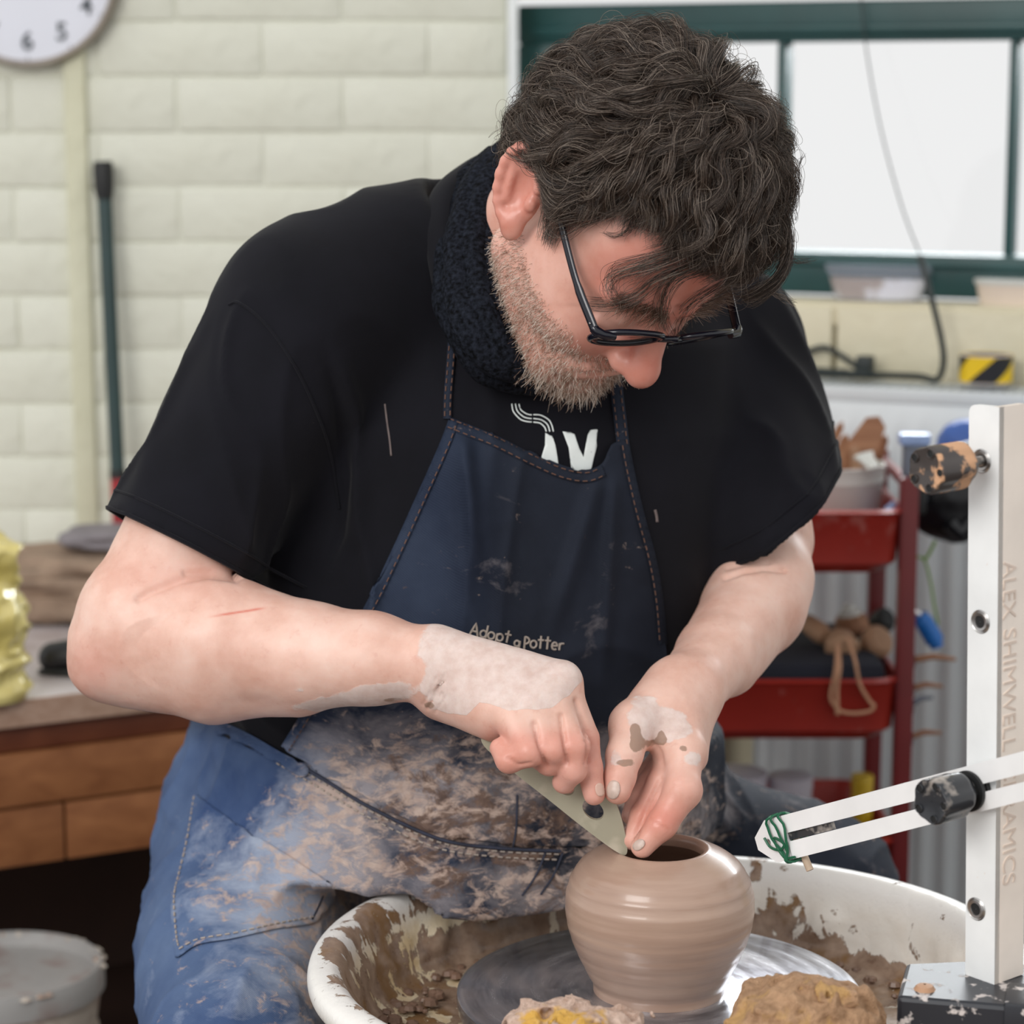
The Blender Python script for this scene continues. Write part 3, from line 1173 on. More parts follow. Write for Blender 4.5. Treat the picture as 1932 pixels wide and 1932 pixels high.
for k in range(1, int((s_r1 - s_r0 - 0.01) / 0.0135)):
    c = slat0.copy()
    COL.objects.link(c)
    c.location = slat0.location + E_ * (0.0135 * k)
# ------------------------------------------------------------------ things on the ledge
def tub(name, label, pxl, pxr, pyt, pyb, d, mat, lid_mat, fill=None, depth=0.06, taper=0.86):
    sl, _ = onwall(pxl, pyb, d)
    sr, _ = onwall(pxr, pyb, d)
    _, zt = onwall((pxl + pxr) / 2, pyt, d)
    zb = zsill
    h = zt - zb
    c = W((sl + sr) / 2, zb, d - depth / 2)
    o = empty(name, c, label, 'tub')
    w = sr - sl
    def shell(scale, z0, z1, t, ins=0.0):
        V, F, prof = [], [], []
        for z, f in ((z0, t), (z1, 1.0)):
            for k in range(24):
                a = 2 * math.pi * k / 24
                ca, sa = math.cos(a), math.sin(a)
                q = 0.72
                u = math.copysign(abs(ca) ** q, ca) * (w / 2 - ins) * f * scale
                v = math.copysign(abs(sa) ** q, sa) * (depth / 2 - ins) * f * scale
                V.append(c + E_ * u - N_ * v + Vector((0, 0, z)))
        for k in range(24):
            F.append((k, (k + 1) % 24, 24 + (k + 1) % 24, 24 + k))
        F.append(tuple(range(23, -1, -1)))
        F.append(tuple(range(24, 48)))
        return V, F
    MB().add(*shell(0.94, 0.0, h * 0.80, taper)).build('tub_body', M[mat], o)
    if fill:
        MB().add(*shell(0.90, 0.003, h * 0.62, taper)).build('dry_clay', M[fill], o)
    MB().add(*shell(1.0, h * 0.80, h, 0.98)).build('lid', M[lid_mat], o)
    return o


tub('storage_tub', 'cloudy clear plastic tub of pale dry clay on the window ledge', 1545, 1747, 503, 580, -0.004, 'clear_tub', 'clear_tub', 'tub_filling', 0.062)
tub('ceramic_dish', 'cream dish with pale rim on the window ledge right of the clear tub', 1828, 1990, 530, 580, -0.006, 'ceramic_cream', 'bucket_white', None, 0.058, 0.9)

# black cable: down across the window, coiled on the radiator top
zr_ = z_rt + 0.010
def onrad(px, py, d):
    s, z = onwall(px, py, d)
    return W(s, max(z, zr_ + 0.004), d)
cable_path = [W(*onwall(1622, -40, DF + 0.02), DF + 0.02), W(*onwall(1632, 75, DF + 0.02), DF + 0.02), W(*onwall(1660, 235, 0.0), 0.0), W(*onwall(1700, 385, 0.02), 0.02), W(*onwall(1736, 482, 0.05), 0.05)]
cab = empty('power_cable', W(0.6, zr_, 0.06), 'black cable hanging across the window and coiled on the radiator top', 'cable')
lower = [W(*onwall(1736, 482, 0.05), 0.05), W(*onwall(1757, 560, 0.06), 0.06), W(*onwall(1776, 640, 0.06), 0.06), W(*onwall(1780, 685, 0.06), 0.06), W(*onwall(1768, 716, 0.06), 0.06)]
lower += [onrad(1735, 727, 0.06), onrad(1680, 722, 0.06), onrad(1620, 728, 0.075), onrad(1560, 738, 0.08), onrad(1500, 728, 0.07), onrad(1470, 725, 0.05), onrad(1520, 708, 0.04), onrad(1600, 714, 0.045)]
MB().tube(spline(cable_path, 8), 0.0011, 6).build('thin_lead', M['cable'], cab)
MB().tube(spline(lower, 8), 0.0042, 8).build('lead', M['cable'], cab)
loopc = [onrad(1490, 720, 0.03), W(*onwall(1512, 672, 0.03), 0.03), W(*onwall(1555, 656, 0.03), 0.03), W(*onwall(1600, 680, 0.03), 0.03), W(*onwall(1632, 706, 0.04), 0.04), onrad(1620, 718, 0.05), onrad(1600, 708, 0.06), onrad(1640, 700, 0.06)]
MB().tube(spline(loopc, 8), 0.0040, 8).build('coiled_lead', M['cable'], cab)
MB().box(W(onwall(1632, 703, 0.05)[0], zr_ + 0.014, 0.05), (0.022, 0.022, 0.026), RW, bev=0.004).build('plug', M['cable'], cab)

# hazard tape roll standing on the radiator
s_t, _ = onwall(1858, 700, 0.07)
_, z_tt = onwall(1858, 672, 0.07)
rt, ht = 0.0335, z_tt - zr_
tc_ = W(s_t, zr_ + 0.001, 0.062)
tape = empty('hazard_tape_roll', tc_, 'roll of yellow and black striped hazard tape on the radiator', 'tape')
MB().lathe([(rt - 0.008, 0), (rt - 0.0005, 0), (rt - 0.0005, ht * 0.97), (rt - 0.008, ht)], tc_, 40).build('tape_core', M['tape_core'], tape)
for k in range(3):
    V, F = [], []
    seg, lev = 10, 8
    a0 = math.radians(120 * k - 141)
    for j in range(lev + 1):
        zf = j / lev
        for i in range(seg + 1):
            a = a0 + math.radians(60) * i / seg + zf * math.radians(62)
            V.append(tc_ + Vector((math.cos(a) * (rt + 0.0007), math.sin(a) * (rt + 0.0007), ht * 0.93 * zf + 0.002)))
    for j in range(lev):
        for i in range(seg):
            q = j * (seg + 1) + i
            F.append((q, q + 1, q + seg + 2, q + seg + 1))
    MB().add(V, F).build('black_stripe', M['tape_black'], tape)
MB().lathe([(rt, 0.0015), (rt, ht * 0.93 + 0.0025)], tc_, 48).build('tape_winding', M['tape_yellow'], tape)
# ------------------------------------------------------------------ wall clock
cc = AT(45, -55, WY - 0.03)
mpp = (cc - CAM).length / FPX
cr_ = 172 * mpp
clock = empty('wall_clock', Vector((cc.x, WY - 0.002, cc.z)), 'round white wall clock with brushed rim on brick wall', 'clock')
yb = WY + 0.002
MB().lathe([(cr_ * 0.90, 0.0), (cr_, 0.004), (cr_ * 1.0, 0.030), (cr_ * 0.975, 0.038), (cr_ * 0.935, 0.036), (cr_ * 0.925, 0.024)], (cc.x, yb, cc.z), 72, (0, -1, 0)).build('rim', M['chrome'], clock)
MB().lathe([(0.0005, 0.023), (cr_ * 0.935, 0.023)], (cc.x, yb, cc.z), 72, (0, -1, 0)).build('dial', M['clock_face'], clock)


def text_mesh(body, size, extrude, bold=0.0, align='CENTER'):
    cu = bpy.data.curves.new('lettering', 'FONT')
    cu.body = body
    cu.size = size
    cu.extrude = extrude
    cu.offset = bold
    cu.align_x = align
    cu.align_y = 'CENTER'
    o = bpy.data.objects.new('lettering', cu)
    COL.objects.link(o)
    bpy.context.view_layer.update()
    me = bpy.data.meshes.new_from_object(o.evaluated_get(bpy.context.evaluated_depsgraph_get()))
    bpy.data.objects.remove(o)
    bpy.data.curves.remove(cu)
    return me


for h in range(1, 13):
    a = math.radians(30 * h)
    me = text_mesh(str(h), 46 * mpp, 0.0006, 0.0006)
    o = place('numeral', me, clock, Vector((cc.x + 126 * mpp * math.sin(a), yb - 0.0236, cc.z + 126 * mpp * math.cos(a))), [M['numeral']])
    o.rotation_euler = (math.radians(90), 0, 0)
    MB().box((cc.x + 157 * mpp * math.sin(a), yb - 0.0236, cc.z + 157 * mpp * math.cos(a)), (0.0014, 0.0008, 0.006), Matrix.Rotation(a, 3, 'Y')).build('hour_mark', M['numeral'], clock, shade=False)
for a, L, w in ((math.radians(305), 0.055, 0.004), (math.radians(60), 0.085, 0.003)):
    MB().box((cc.x + math.sin(a) * L / 2, yb - 0.026, cc.z + math.cos(a) * L / 2), (w, 0.001, L), Matrix.Rotation(a, 3, 'Y')).build('hand', M['numeral'], clock, shade=False)

# ------------------------------------------------------------------ pole leaning in the corner of the batten
Yp = WY - 0.05
pt, pb = AT(194, 305, WY - 0.030), AT(222, 895, WY - 0.065)
dirp = (pb - pt).normalized()
pole = empty('window_pole', Vector((pb.x + dirp.x * 0.9, WY - 0.09, 0.0)), 'dark green pole with black cap and red lower half leaning on the brick wall', 'pole')
rp = 15 * mpp * 0.92
end = pt + dirp * ((pt.z - 0.552) / -dirp.z)
pole.location = (end.x, end.y, 0.55)
MB().tube([pt + dirp * 0.03, pb], rp, 20).build('green_shaft', M['green_pole'], pole)
MB().tube([pb - dirp * 0.006, pb + dirp * 0.006], rp * 1.12, 20).build('collar', M['black_rubber'], pole)
MB().tube([pb, end], rp * 1.05, 20).build('red_shaft', M['red_paint'], pole)
MB().tube([pt, pt + dirp * 0.012, pt + dirp * 0.040, pt + dirp * 0.052], [rp * 1.25, rp * 1.38, rp * 1.3, rp * 1.05], 20).build('end_cap', M['black_rubber'], pole)

# ------------------------------------------------------------------ low bench
ZB = 0.55
bd = Vector((0.88, 0.47, 0)).normalized()
bn = Vector((bd.y, -bd.x, 0))           # out of the bench front
P0 = AT(0, 1375, 1.0)
P0 = CAM + (P0 - CAM) * ((ZB - 0.032 - CAM.z) / (P0.z - CAM.z))   # lower front edge of the worktop
RB = Matrix((bd, -bn, Vector((0, 0, 1)))).transposed()


def BW(s, d, z):
    """bench frame: along, in from the front, height"""
    return Vector((P0.x, P0.y, 0)) + bd * s - bn * d + Vector((0, 0, z))


bench = empty('workbench', BW(0.3, 0.3, 0), 'low wooden workbench with clay dusted top beside the potter', 'bench')
# the back of the top follows the wall
top = [(-0.62, 0.0), (0.98, 0.0), (0.98, 0.22)]
poly = []
for s, d in top:
    p = BW(s, d, 0)
    poly.append((p.x, min(p.y, WY - 0.008)))
poly.append((BW(0.75, 0, 0).x, WY - 0.008))
poly.append((BW(-0.62, 0, 0).x - 0.25, WY - 0.008))
MB().prism(poly, (1, 0, 0), (0, 1, 0), (0, 0, 1), (0, 0, ZB - 0.032), 0.032).build('worktop', M['bench_top'], bench, shade=False)
MB().box(BW(0.18, -0.001, ZB - 0.016), (1.6, 0.006, 0.031), RB).build('worktop_edge', M['bench_edge'], bench, shade=False)


def zrow(py, px=0):
    r = ray(px, py)
    k = (Vector((P0.x, P0.y, 0)) - CAM).dot(bn) / r.dot(bn)
    return (CAM + r * k).z, (CAM + r * k)


z1 = ZB - 0.032
z2, _ = zrow(1425)
z3, _ = zrow(1530)
z4, _ = zrow(1643)
MB().box(BW(0.18, 0.022, (z1 + z2) / 2), (1.58, 0.03, z1 - z2), RB, bev=0.002).build('top_rail', M['bench_dark'], bench)
MB().box(BW(0.18, 0.014, (z2 + z3) / 2), (1.58, 0.028, z2 - z3 - 0.003), RB, bev=0.003).build('board', M['bench_wood'], bench)
r = ray(124, 1570)
kk = (Vector((P0.x, P0.y, 0)) - CAM).dot(bn) / r.dot(bn)
sj = (CAM + r * kk - Vector((P0.x, P0.y, 0))).dot(bd)
for a, b in ((-0.61, sj), (sj, 0.97)):
    MB().box(BW((a + b) / 2, 0.014, (z3 + z4) / 2), (b - a - 0.003, 0.028, z3 - z4 - 0.003), RB, bev=0.003).build('board', M['bench_wood'], bench)
for s in (-0.55, 0.90):
    MB().box(BW(s, 0.06, z4 / 2), (0.06, 0.06, z4), RB, bev=0.004).build('leg', M['bench_dark'], bench)
MB().box(BW(0.2, 0.38, (z1) / 2), (1.25, 0.02, z1), RB).build('back_board', M['shaded_wood'], bench, shade=False)  # dark panel colours in the shaded hollow below the worktop
MB().box(BW(0.2, 0.20, 0.06), (1.25, 0.34, 0.018), RB).build('lower_shelf', M['shaded_wood'], bench, shade=False)

# ------------------------------------------------------------------ cloth stack, shoe, bag, bucket
def soft_stack(name, label, cat, layers, mat, seed, pname):
    o = None
    for i, (c, r, amp) in enumerate(layers):
        c = np.array(c)
        fd = Field(c - np.array(r) - 0.02, c + np.array(r) + 0.02, 0.004)
        X = np.stack(np.meshgrid(*fd.ax, indexing='ij'), -1)
        q = np.abs((X - c) / np.array(r))
        d = ((q[..., 0] ** 4 + q[..., 1] ** 4 + q[..., 2] ** 3) ** (1 / 3.6) - 1) * min(r)
        d = d + amp * fbm(X * np.array([0.5, 1, 2.0]), 22, seed + i * 5, 3)
        fd.D = d.astype(np.float32)
        V, F = fd.mesh()
        if o is None:
            o = empty(name, (float(c[0]), float(c[1]), float(V[:, 2].min())), label, cat)
        npmesh(pname, V, F, mat, o)
    return o


c0 = AT(120, 1168, 3.24)
zc = ZB
soft_stack('cloth_stack', 'stack of folded brown hessian cloths on the bench by the wall', 'cloth',
           [((c0.x + 0.03, 3.26, zc + 0.0235), (0.115, 0.075, 0.020), 0.008),
            ((c0.x + 0.025, 3.26, zc + 0.050), (0.105, 0.07, 0.019), 0.010),
            ((c0.x + 0.035, 3.26, zc + 0.078), (0.11, 0.07, 0.017), 0.009)], M['hessian'], 11, 'folded_cloth')
cg = AT(165, 1050, 3.3)
soft_stack('grey_rag', 'small grey rag on top of the brown cloth stack', 'cloth', [((cg.x + 0.02, 3.27, zc + 0.109), (0.045, 0.05, 0.012), 0.006)], M['grey_cloth'], 23, 'rag_fold')

cs = AT(120, 1235, 2.93)
sh = Field((cs.x - 0.1, cs.y - 0.08, ZB - 0.01), (cs.x + 0.2, cs.y + 0.08, ZB + 0.08), 0.003)
sh.cap((cs.x - 0.012, cs.y, ZB + 0.020), (cs.x + 0.14, cs.y + 0.02, ZB + 0.030), 0.019, 0.030)
sh.cap((cs.x + 0.06, cs.y + 0.01, ZB + 0.03), (cs.x + 0.15, cs.y + 0.02, ZB + 0.042), 0.02, 0.026, 0.02)
sh.plane((0, 0, ZB + 0.001), (0, 0, -1), (cs.x - .2, cs.y - .2, ZB - 0.1), (cs.x + .3, cs.y + .2, ZB + .1))
V, F = sh.mesh()
shoe = empty('leather_case', (cs.x, cs.y, ZB), 'black rounded leather case lying on the bench top', 'case')
npmesh('case_body', V, F, M['leather'], shoe)
MB().tube([(cs.x - 0.028, cs.y - 0.012, ZB + 0.005), (cs.x + 0.03, cs.y - 0.026, ZB + 0.006), (cs.x + 0.14, cs.y - 0.012, ZB + 0.006)], 0.004, 6).build('welt', M['black_rubber'], shoe)

# crinkled yellow plastic bag at the left edge
yb0 = AT(-30, 1310, 2.62)
yk = (ZB - CAM.z) / (ray(-32, 1318).z)
yc = CAM + ray(-32, 1318) * yk
H = 0.205
nu, nv = 96, 90
V, F = [], []
for j in range(nv + 1):
    v = j / nv
    for i in range(nu):
        a = 2 * math.pi * i / nu
        rad = 0.040 * (1 - 0.25 * v ** 1.5) * (1 + 0.10 * math.sin(5 * v * math.pi)) + 0.004
        rad *= max(0.02, 1 - max(0, (v - 0.86) / 0.14) ** 2)
        V.append((yc.x + math.cos(a) * rad * 1.15, yc.y + math.sin(a) * rad, ZB + 0.001 + H * v))
for j in range(nv):
    for i in range(nu):
        a, b = j * nu + i, j * nu + (i + 1) % nu
        F.append((a, b, b + nu, a + nu))
V = np.array(V, np.float32)
cr1 = 1 - np.abs(noise3(V * np.array([1, 1, 1.6], np.float32) + 0.25 * noise3(V, 18, 3)[:, None] * 0.05, 26, 5))
cr2 = 1 - np.abs(noise3(V + 1.0, 60, 9))
N = V - np.array([yc.x, yc.y, 0], np.float32)
N[:, 2] = 0
N /= np.linalg.norm(N, axis=1, keepdims=True) + 1e-6
fade = smooth(0.0, 0.03, V[:, 2] - ZB)
V = V + N * ((cr1 ** 1.5 - 0.5) * 0.018 * fade + (cr2 ** 1.5 - 0.5) * 0.007 * fade)[:, None]
ybag = empty('yellow_plastic_bag', (yc.x, yc.y, ZB), 'shiny crinkled yellow plastic bag standing on the bench', 'bag')
npmesh('bag_film', V, np.array(F, np.int32), M['yellow_bag'], ybag)

# clay bucket on the floor
bc = AT(2, 1828, 2.68)
bz = bc.z
br = 186 * (bc - CAM).length / FPX
bk = empty('clay_bucket', (bc.x, bc.y, 0.0), 'lidded clay crusted bucket on the floor under the bench', 'bucket')
MB().lathe([(0.001, 0.001), (br * 0.80, 0.001), (br * 0.93, bz * 0.72), (br * 0.90, bz * 0.73), (br * 0.96, bz * 0.90), (br * 0.93, bz * 0.985)], (bc.x, bc.y, 0), 64).build('bucket_body', M['bucket'], bk)
MB().lathe([(br * 0.94, bz * 0.90), (br * 1.0, bz * 0.91), (br * 1.0, bz - 0.004), (br * 0.97, bz + 0.006), (br * 0.93, bz + 0.004), (br * 0.90, bz - 0.010), (0.001, bz - 0.012)], (bc.x, bc.y, 0), 64).build('lid', M['bucket_lid'], bk)
cr = MB()
for k in range(26):
    a = random.uniform(0, 2 * math.pi)
    q = br * random.uniform(0.94, 0.99)
    cr.lathe([(0.001, -0.003), (random.uniform(.003, .008), 0), (random.uniform(.002, .005), random.uniform(.0015, .003)), (0.0005, 0.0035)], (bc.x + math.cos(a) * q, bc.y + math.sin(a) * q, bz + 0.002), 7)
cr.build('dried_clay', M['bucket'], bk, kind='stuff')

# ------------------------------------------------------------------ red trolley
YT = 2.78
xl, xr = AT(1290, 1300, YT).x, AT(1700, 1300, YT).x
trol = empty('utility_trolley', ((xl + xr) / 2, YT + 0.16, 0), 'red three tier metal trolley in front of the radiator', 'trolley')
zt1, zb1 = AT(1600, 968, YT).z, AT(1600, 1085, YT).z
zt2, zb2 = AT(1600, 1287, YT).z, AT(1600, 1400, YT).z
zt3, zb3 = AT(1600, 1592, YT).z, AT(1600, 1700, YT).z
DT = 0.27


def tray(zt, zb, name):
    n = 12
    def ring(inset, z):
        out = []
        w, d, r = (xr - xl) / 2 - inset, DT / 2 - inset, 0.035
        for cx_, cy_, a0 in ((1, 1, 0), (-1, 1, 90), (-1, -1, 180), (1, -1, 270)):
            for k in range(n + 1):
                a = math.radians(a0 + 90 * k / n)
                out.append(((xl + xr) / 2 + cx_ * (w - r) + r * math.cos(a), YT + DT / 2 + cy_ * (d - r) + r * math.sin(a), z))
        return out
    rings = [ring(0.016, zb), ring(0.004, zb + 0.012), ring(0.0, zt - 0.006), ring(-0.004, zt), ring(0.002, zt + 0.003), ring(0.006, zt - 0.003), ring(0.010, zb + 0.010)]
    m = len(rings[0])
    V = [p for rr in rings for p in rr]
    F = [(i * m + k, i * m + (k + 1) % m, (i + 1) * m + (k + 1) % m, (i + 1) * m + k) for i in range(len(rings) - 1) for k in range(m)]
    F.append(tuple(range(m - 1, -1, -1)))
    F.append(tuple((len(rings) - 1) * m + k for k in range(m)))
    return MB().add(V, F).build(name, M['trolley_red'], trol)


for zt, zb in ((zt1, zb1), (zt2, zb2), (zt3, zb3)):
    tray(zt, zb, 'tray')
rpst = 17.5 * (AT(1715, 1200, YT) - CAM).length / FPX
xp = AT(1713, 1200, YT).x
ztop = AT(1715, 905, YT).z
for sx in (xl - rpst, xp):
    for sy in (YT + 0.02, YT + DT - 0.02):
        po = MB().box((sx, sy, (0.06 + ztop) / 2), (rpst * 2, 0.018, ztop - 0.06), bev=0.004).build('post', M['trolley_post'], trol)
        MB().lathe([(0.002, -0.012), (0.024, -0.012), (0.026, -0.006), (0.026, 0.006), (0.024, 0.012), (0.002, 0.012)], (sx, sy, 0.027), 20, (1, 0, 0)).build('castor', M['black_rubber'], po)
    MB().tube([(sx, YT + 0.02, ztop - 0.01), (sx, YT + DT - 0.02, ztop - 0.01)], 0.007, 10).build('push_bar', M['trolley_post'], trol)
MB().box(((xl + xr) / 2, YT + DT / 2, zb2 + 0.052), (xr - xl - 0.03, DT - 0.03, 0.075), bev=0.012).build('tray_liner', M['dark_liner'], trol)
zliner = zb2 + 0.0895

# white bucket with modelling tools in the top tray
cb = AT(1572, 960, YT + 0.12)
rb = 95 * (cb - CAM).length / FPX
zb_ = zb1 + 0.0115
ztb = AT(1600, 885, YT + 0.13 - rb).z
wb = empty('tool_bucket', (cb.x, cb.y, zb_), 'white plastic bucket of wooden tools in the top trolley tray', 'bucket')
hb = ztb - zb_
MB().lathe([(0.001, 0), (rb * 0.86, 0), (rb * 0.97, hb * 0.80), (rb * 0.985, hb * 0.81), (rb * 0.985, hb * 0.985), (rb * 1.0, hb), (rb * 0.95, hb), (rb * 0.82, 0.006), (0.001, 0.006)], (cb.x, cb.y, zb_), 56).build('bucket_body', M['bucket_white'], wb)


def tool(name, label, top, tilt_base, w, t_, mat, taper=0.4, cat='tool', group=None):
    """flat wooden tool from a foot point to a top point"""
    a, b = Vector(tilt_base), Vector(top)
    ax = (b - a).normalized()
    side = Vector((1, 0, 0)) - ax * ax.x
    side.normalize()
    back = ax.cross(side)
    L = (b - a).length
    o = empty(name, a, label, cat, group)
    poly = [(-w * 0.35, 0), (w * 0.35, 0), (w * 0.42, L * 0.55), (w * 0.5, L * 0.75), (w * taper * 0.7, L * 0.95), (0, L), (-w * taper * 0.7, L * 0.95), (-w * 0.5, L * 0.75), (-w * 0.42, L * 0.55)]
    MB().prism(poly, side, ax, back, a - back * t_ / 2, t_).build('blade', mat, o)
    MB().tube([a + ax * 0.002, a + ax * L * 0.5], t_ * 0.7, 8).build('grip', mat, o)
    return o


fl_ = zb_ + 0.016
yb_ = cb.y
tool('wooden_paddle', 'broad brown wooden paddle leaning out of the white tool bucket', AT(1658, 786, yb_ + 0.02), (cb.x - 0.02, yb_ - 0.01, fl_), 0.036, 0.008, M['tool_wood'], 0.5)
tool('wooden_knife', 'dark brown wooden knife beside the paddle in the tool bucket', AT(1672, 820, yb_ + 0.035), (cb.x + 0.025, yb_ + 0.035, fl_), 0.014, 0.006, M['tool_wood'], 0.5)
tool('wooden_rib', 'short pale wooden tool crossing in front of the paddle', AT(1612, 838, yb_ - 0.005), (cb.x + 0.030, yb_ - 0.02, fl_), 0.012, 0.005, M['tool_pale'], 0.6)
tool('loop_tool', 'thin brown turning tool by the shirt sleeve in the bucket', AT(1590, 795, yb_ + 0.02), (cb.x - 0.045, yb_ + 0.02, fl_), 0.010, 0.006, M['tool_wood'], 0.6)
tool('needle_tool', 'short dark tool just clear of the sleeve in the bucket', AT(1598, 818, yb_ - 0.03), (cb.x - 0.03, yb_ - 0.03, fl_), 0.012, 0.005, M['tool_wood'], 0.6)
tool('white_scraper', 'white plastic scraper hooked over the tool bucket rim', AT(1628, 856, yb_ - rb * 0.7), (AT(1650, 885, yb_ - rb - 0.004)), 0.020, 0.004, M['bucket_white'], 0.9)

# pale crumpled bag beside the bucket
cbg = Vector((AT(1680, 950, YT + 0.06).x, YT + 0.055, zb_ + 0.038))
fb = Field(np.array(cbg) - 0.06, np.array(cbg) + 0.06, 0.003)
X = np.stack(np.meshgrid(*fb.ax, indexing='ij'), -1)
q = (X - np.array(cbg)) / np.array([0.011, 0.025, 0.033])
fb.D = ((np.sqrt((q ** 2).sum(-1)) - 1) * 0.018 + 0.010 * np.abs(fbm(X, 40, 3, 3))).astype(np.float32)
V, F = fb.mesh()
b_ = empty('crumpled_bag', (cbg.x, cbg.y, zb_), 'pale blue crumpled plastic bag in the top tray corner', 'bag')
npmesh('bag_film', V, F, M['bag_blue'], b_)

# handled tools lying in the middle tray
def handled(name, label, a, b, r, mats, group=None):
    a, b = Vector(a), Vector(b)
    o = empty(name, (a.x, a.y, min(a.z, b.z) - r), label, 'tool', group)
    ax = (b - a).normalized()
    L = (b - a).length
    MB().lathe([(0.001, 0), (r * 0.75, 0.002), (r, L * 0.2), (r * 0.85, L * 0.6), (r * 0.6, L * 0.66), (0.001, L * 0.665)], a, 20, ax).build('handle', mats[0], o)
    MB().lathe([(r * 0.62, L * 0.62), (r * 0.66, L * 0.64), (r * 0.66, L * 0.78), (r * 0.4, L * 0.80), (r * 0.3, L)], a, 20, ax, capt=True).build('ferrule', mats[1], o)
    return o


zl = zliner
handled('cutting_wire_toggle', 'round tan toggle with string loop hanging over the middle tray', AT(1592, 1232, YT + 0.07), AT(1578, 1195, YT + 0.11), 0.021, (M['tool_pale'], M['tool_pale']))
handled('turning_tool', 'fat wooden handled tool with steel ferrule nearest the potter elbow', AT(1560, 1204, YT + 0.10), AT(1500, 1156, YT + 0.16), 0.013, (M['tool_pale'], M['steel']))
handled('sponge_stick', 'upright brown handle with pale tip in the middle tray', Vector((AT(1610, 1200, YT + 0.17).x, YT + 0.17, zl + 0.001)), AT(1600, 1140, YT + 0.17), 0.022, (M['tool_wood'], M['bucket_white']))
handled('wood_mallet', 'pale cork coloured handle lying beside the trolley post', AT(1668, 1205, YT + 0.09), AT(1625, 1225, YT + 0.12), 0.020, (M['tool_pale'], M['steel']))
handled('black_brush', 'black handled brush at the back of the middle tray', AT(1680, 1165, YT + 0.2), AT(1640, 1180, YT + 0.22), 0.016, (M['black_rubber'], M['black_rubber']))
st_ = empty('string_loop', AT(1582, 1300, YT - 0.006), 'tan string loop hanging down the middle red tray', 'string')
Ys = YT - 0.008
pl = [AT(1600, 1205, YT + 0.03), AT(1613, 1245, YT - 0.004), AT(1622, 1290, Ys), AT(1640, 1322, Ys), AT(1649, 1332, Ys), AT(1640, 1342, Ys), AT(1610, 1346, Ys), AT(1585, 1341, Ys), AT(1568, 1320, Ys), AT(1570, 1296, Ys), AT(1577, 1262, YT - 0.004), AT(1580, 1215, YT + 0.03)]
MB().tube(spline(pl, 6), 0.0022, 6).build('string', M['string'], st_)
MB().tube(spline([AT(1581, 1215, YT + 0.035), AT(1584, 1258, YT - 0.005), AT(1579, 1300, Ys), AT(1580, 1348, Ys)], 6), 0.0026, 6).build('string_end', M['string'], st_)

# things in the bottom tray
z3f = zb3 + 0.0105
for i, (px, py, rr, nm, lab, mt) in enumerate(((1390, 1455, 0.036, 'white_tub', 'white plastic tub in the bottom trolley tray behind the potter', 'tub_white'), (1492, 1462, 0.026, 'white_jar', 'white jar to the right of the tub in the bottom tray', 'tub_white'), (1627, 1462, 0.013, 'yellow_bottle', 'slim yellow bottle standing in the bottom trolley tray', 'yellow_plastic'))):
    p = AT(px, py, YT + 0.12)
    o = empty(nm, (p.x, p.y, z3f), lab, 'bottle' if 'bottle' in nm else 'tub')
    h = p.z - z3f
    MB().lathe([(0.001, 0), (rr * 0.92, 0), (rr, h * 0.1), (rr, h * 0.85), (rr * 0.9, h * 0.88)], (p.x, p.y, z3f), 32).build('body', M[mt], o)
    MB().lathe([(rr * 1.04, h * 0.86), (rr * 1.04, h * 0.99), (rr * 0.98, h), (0.001, h)], (p.x, p.y, z3f), 32).build('cap', M[mt], o)

# clutter hanging at the trolley end
Yh = YT + 0.06
xe = xp + rpst
o = empty('spring_clamp', AT(1726, 890, Yh), 'grey metal clamp gripping the trolley handle', 'clamp')
MB().box(AT(1726, 885, Yh - 0.02), (0.030, 0.016, 0.082), bev=0.005).build('jaw', M['grey_metal'], o)
MB().box(AT(1725, 828, Yh - 0.02), (0.036, 0.024, 0.014), bev=0.004).build('pad', M['bag_blue'], o)
MB().box(AT(1722, 945, Yh - 0.02), (0.030, 0.022, 0.030), bev=0.004).build('screw_block', M['black_rubber'], o)


def blob(name, label, cat, c, r, mat, seed, amp, part, res=0.004, fr=24):
    c = np.array(c)
    f = Field(c - np.array(r) * 1.35, c + np.array(r) * 1.35, res)
    X = np.stack(np.meshgrid(*f.ax, indexing='ij'), -1)
    q = (X - c) / np.array(r)
    f.D = ((np.sqrt((q ** 2).sum(-1)) - 1) * min(r) + amp * fbm(X, fr, seed, 3)).astype(np.float32)
    V, F = f.mesh()
    o = empty(name, (c[0], c[1], V[:, 2].min()), label, cat)
    npmesh(part, V, F, mat, o)
    return o


q = AT(1800, 935, 2.86)
bb = blob('black_sack', 'black plastic sack hanging beyond the trolley end', 'bag', (q.x, q.y, q.z), (0.050, 0.034, 0.058), M['black_bag'], 4, 0.012, 'sack')
MB().tube([AT(1790, 985, 2.83), AT(1812, 1005, 2.83), AT(1835, 985, 2.83)], 0.012, 8).build('sack_corner', M['black_bag'], bb)
MB().tube([AT(1790, 880, 2.86), (xe - 0.004, YT + 0.10, ztop - 0.012)], 0.003, 6).build('tie', M['black_bag'], bb)
q = AT(1838, 838, 2.97)
bl = blob('blue_sack', 'deep blue plastic bag above the black sack', 'bag', (q.x, q.y, q.z), (0.046, 0.03, 0.032), M['blue_bag'], 8, 0.01, 'sack')
MB().tube([AT(1820, 845, 2.96), (xe - 0.004, YT + 0.13, ztop - 0.012)], 0.003, 6).build('tie', M['blue_bag'], bl)

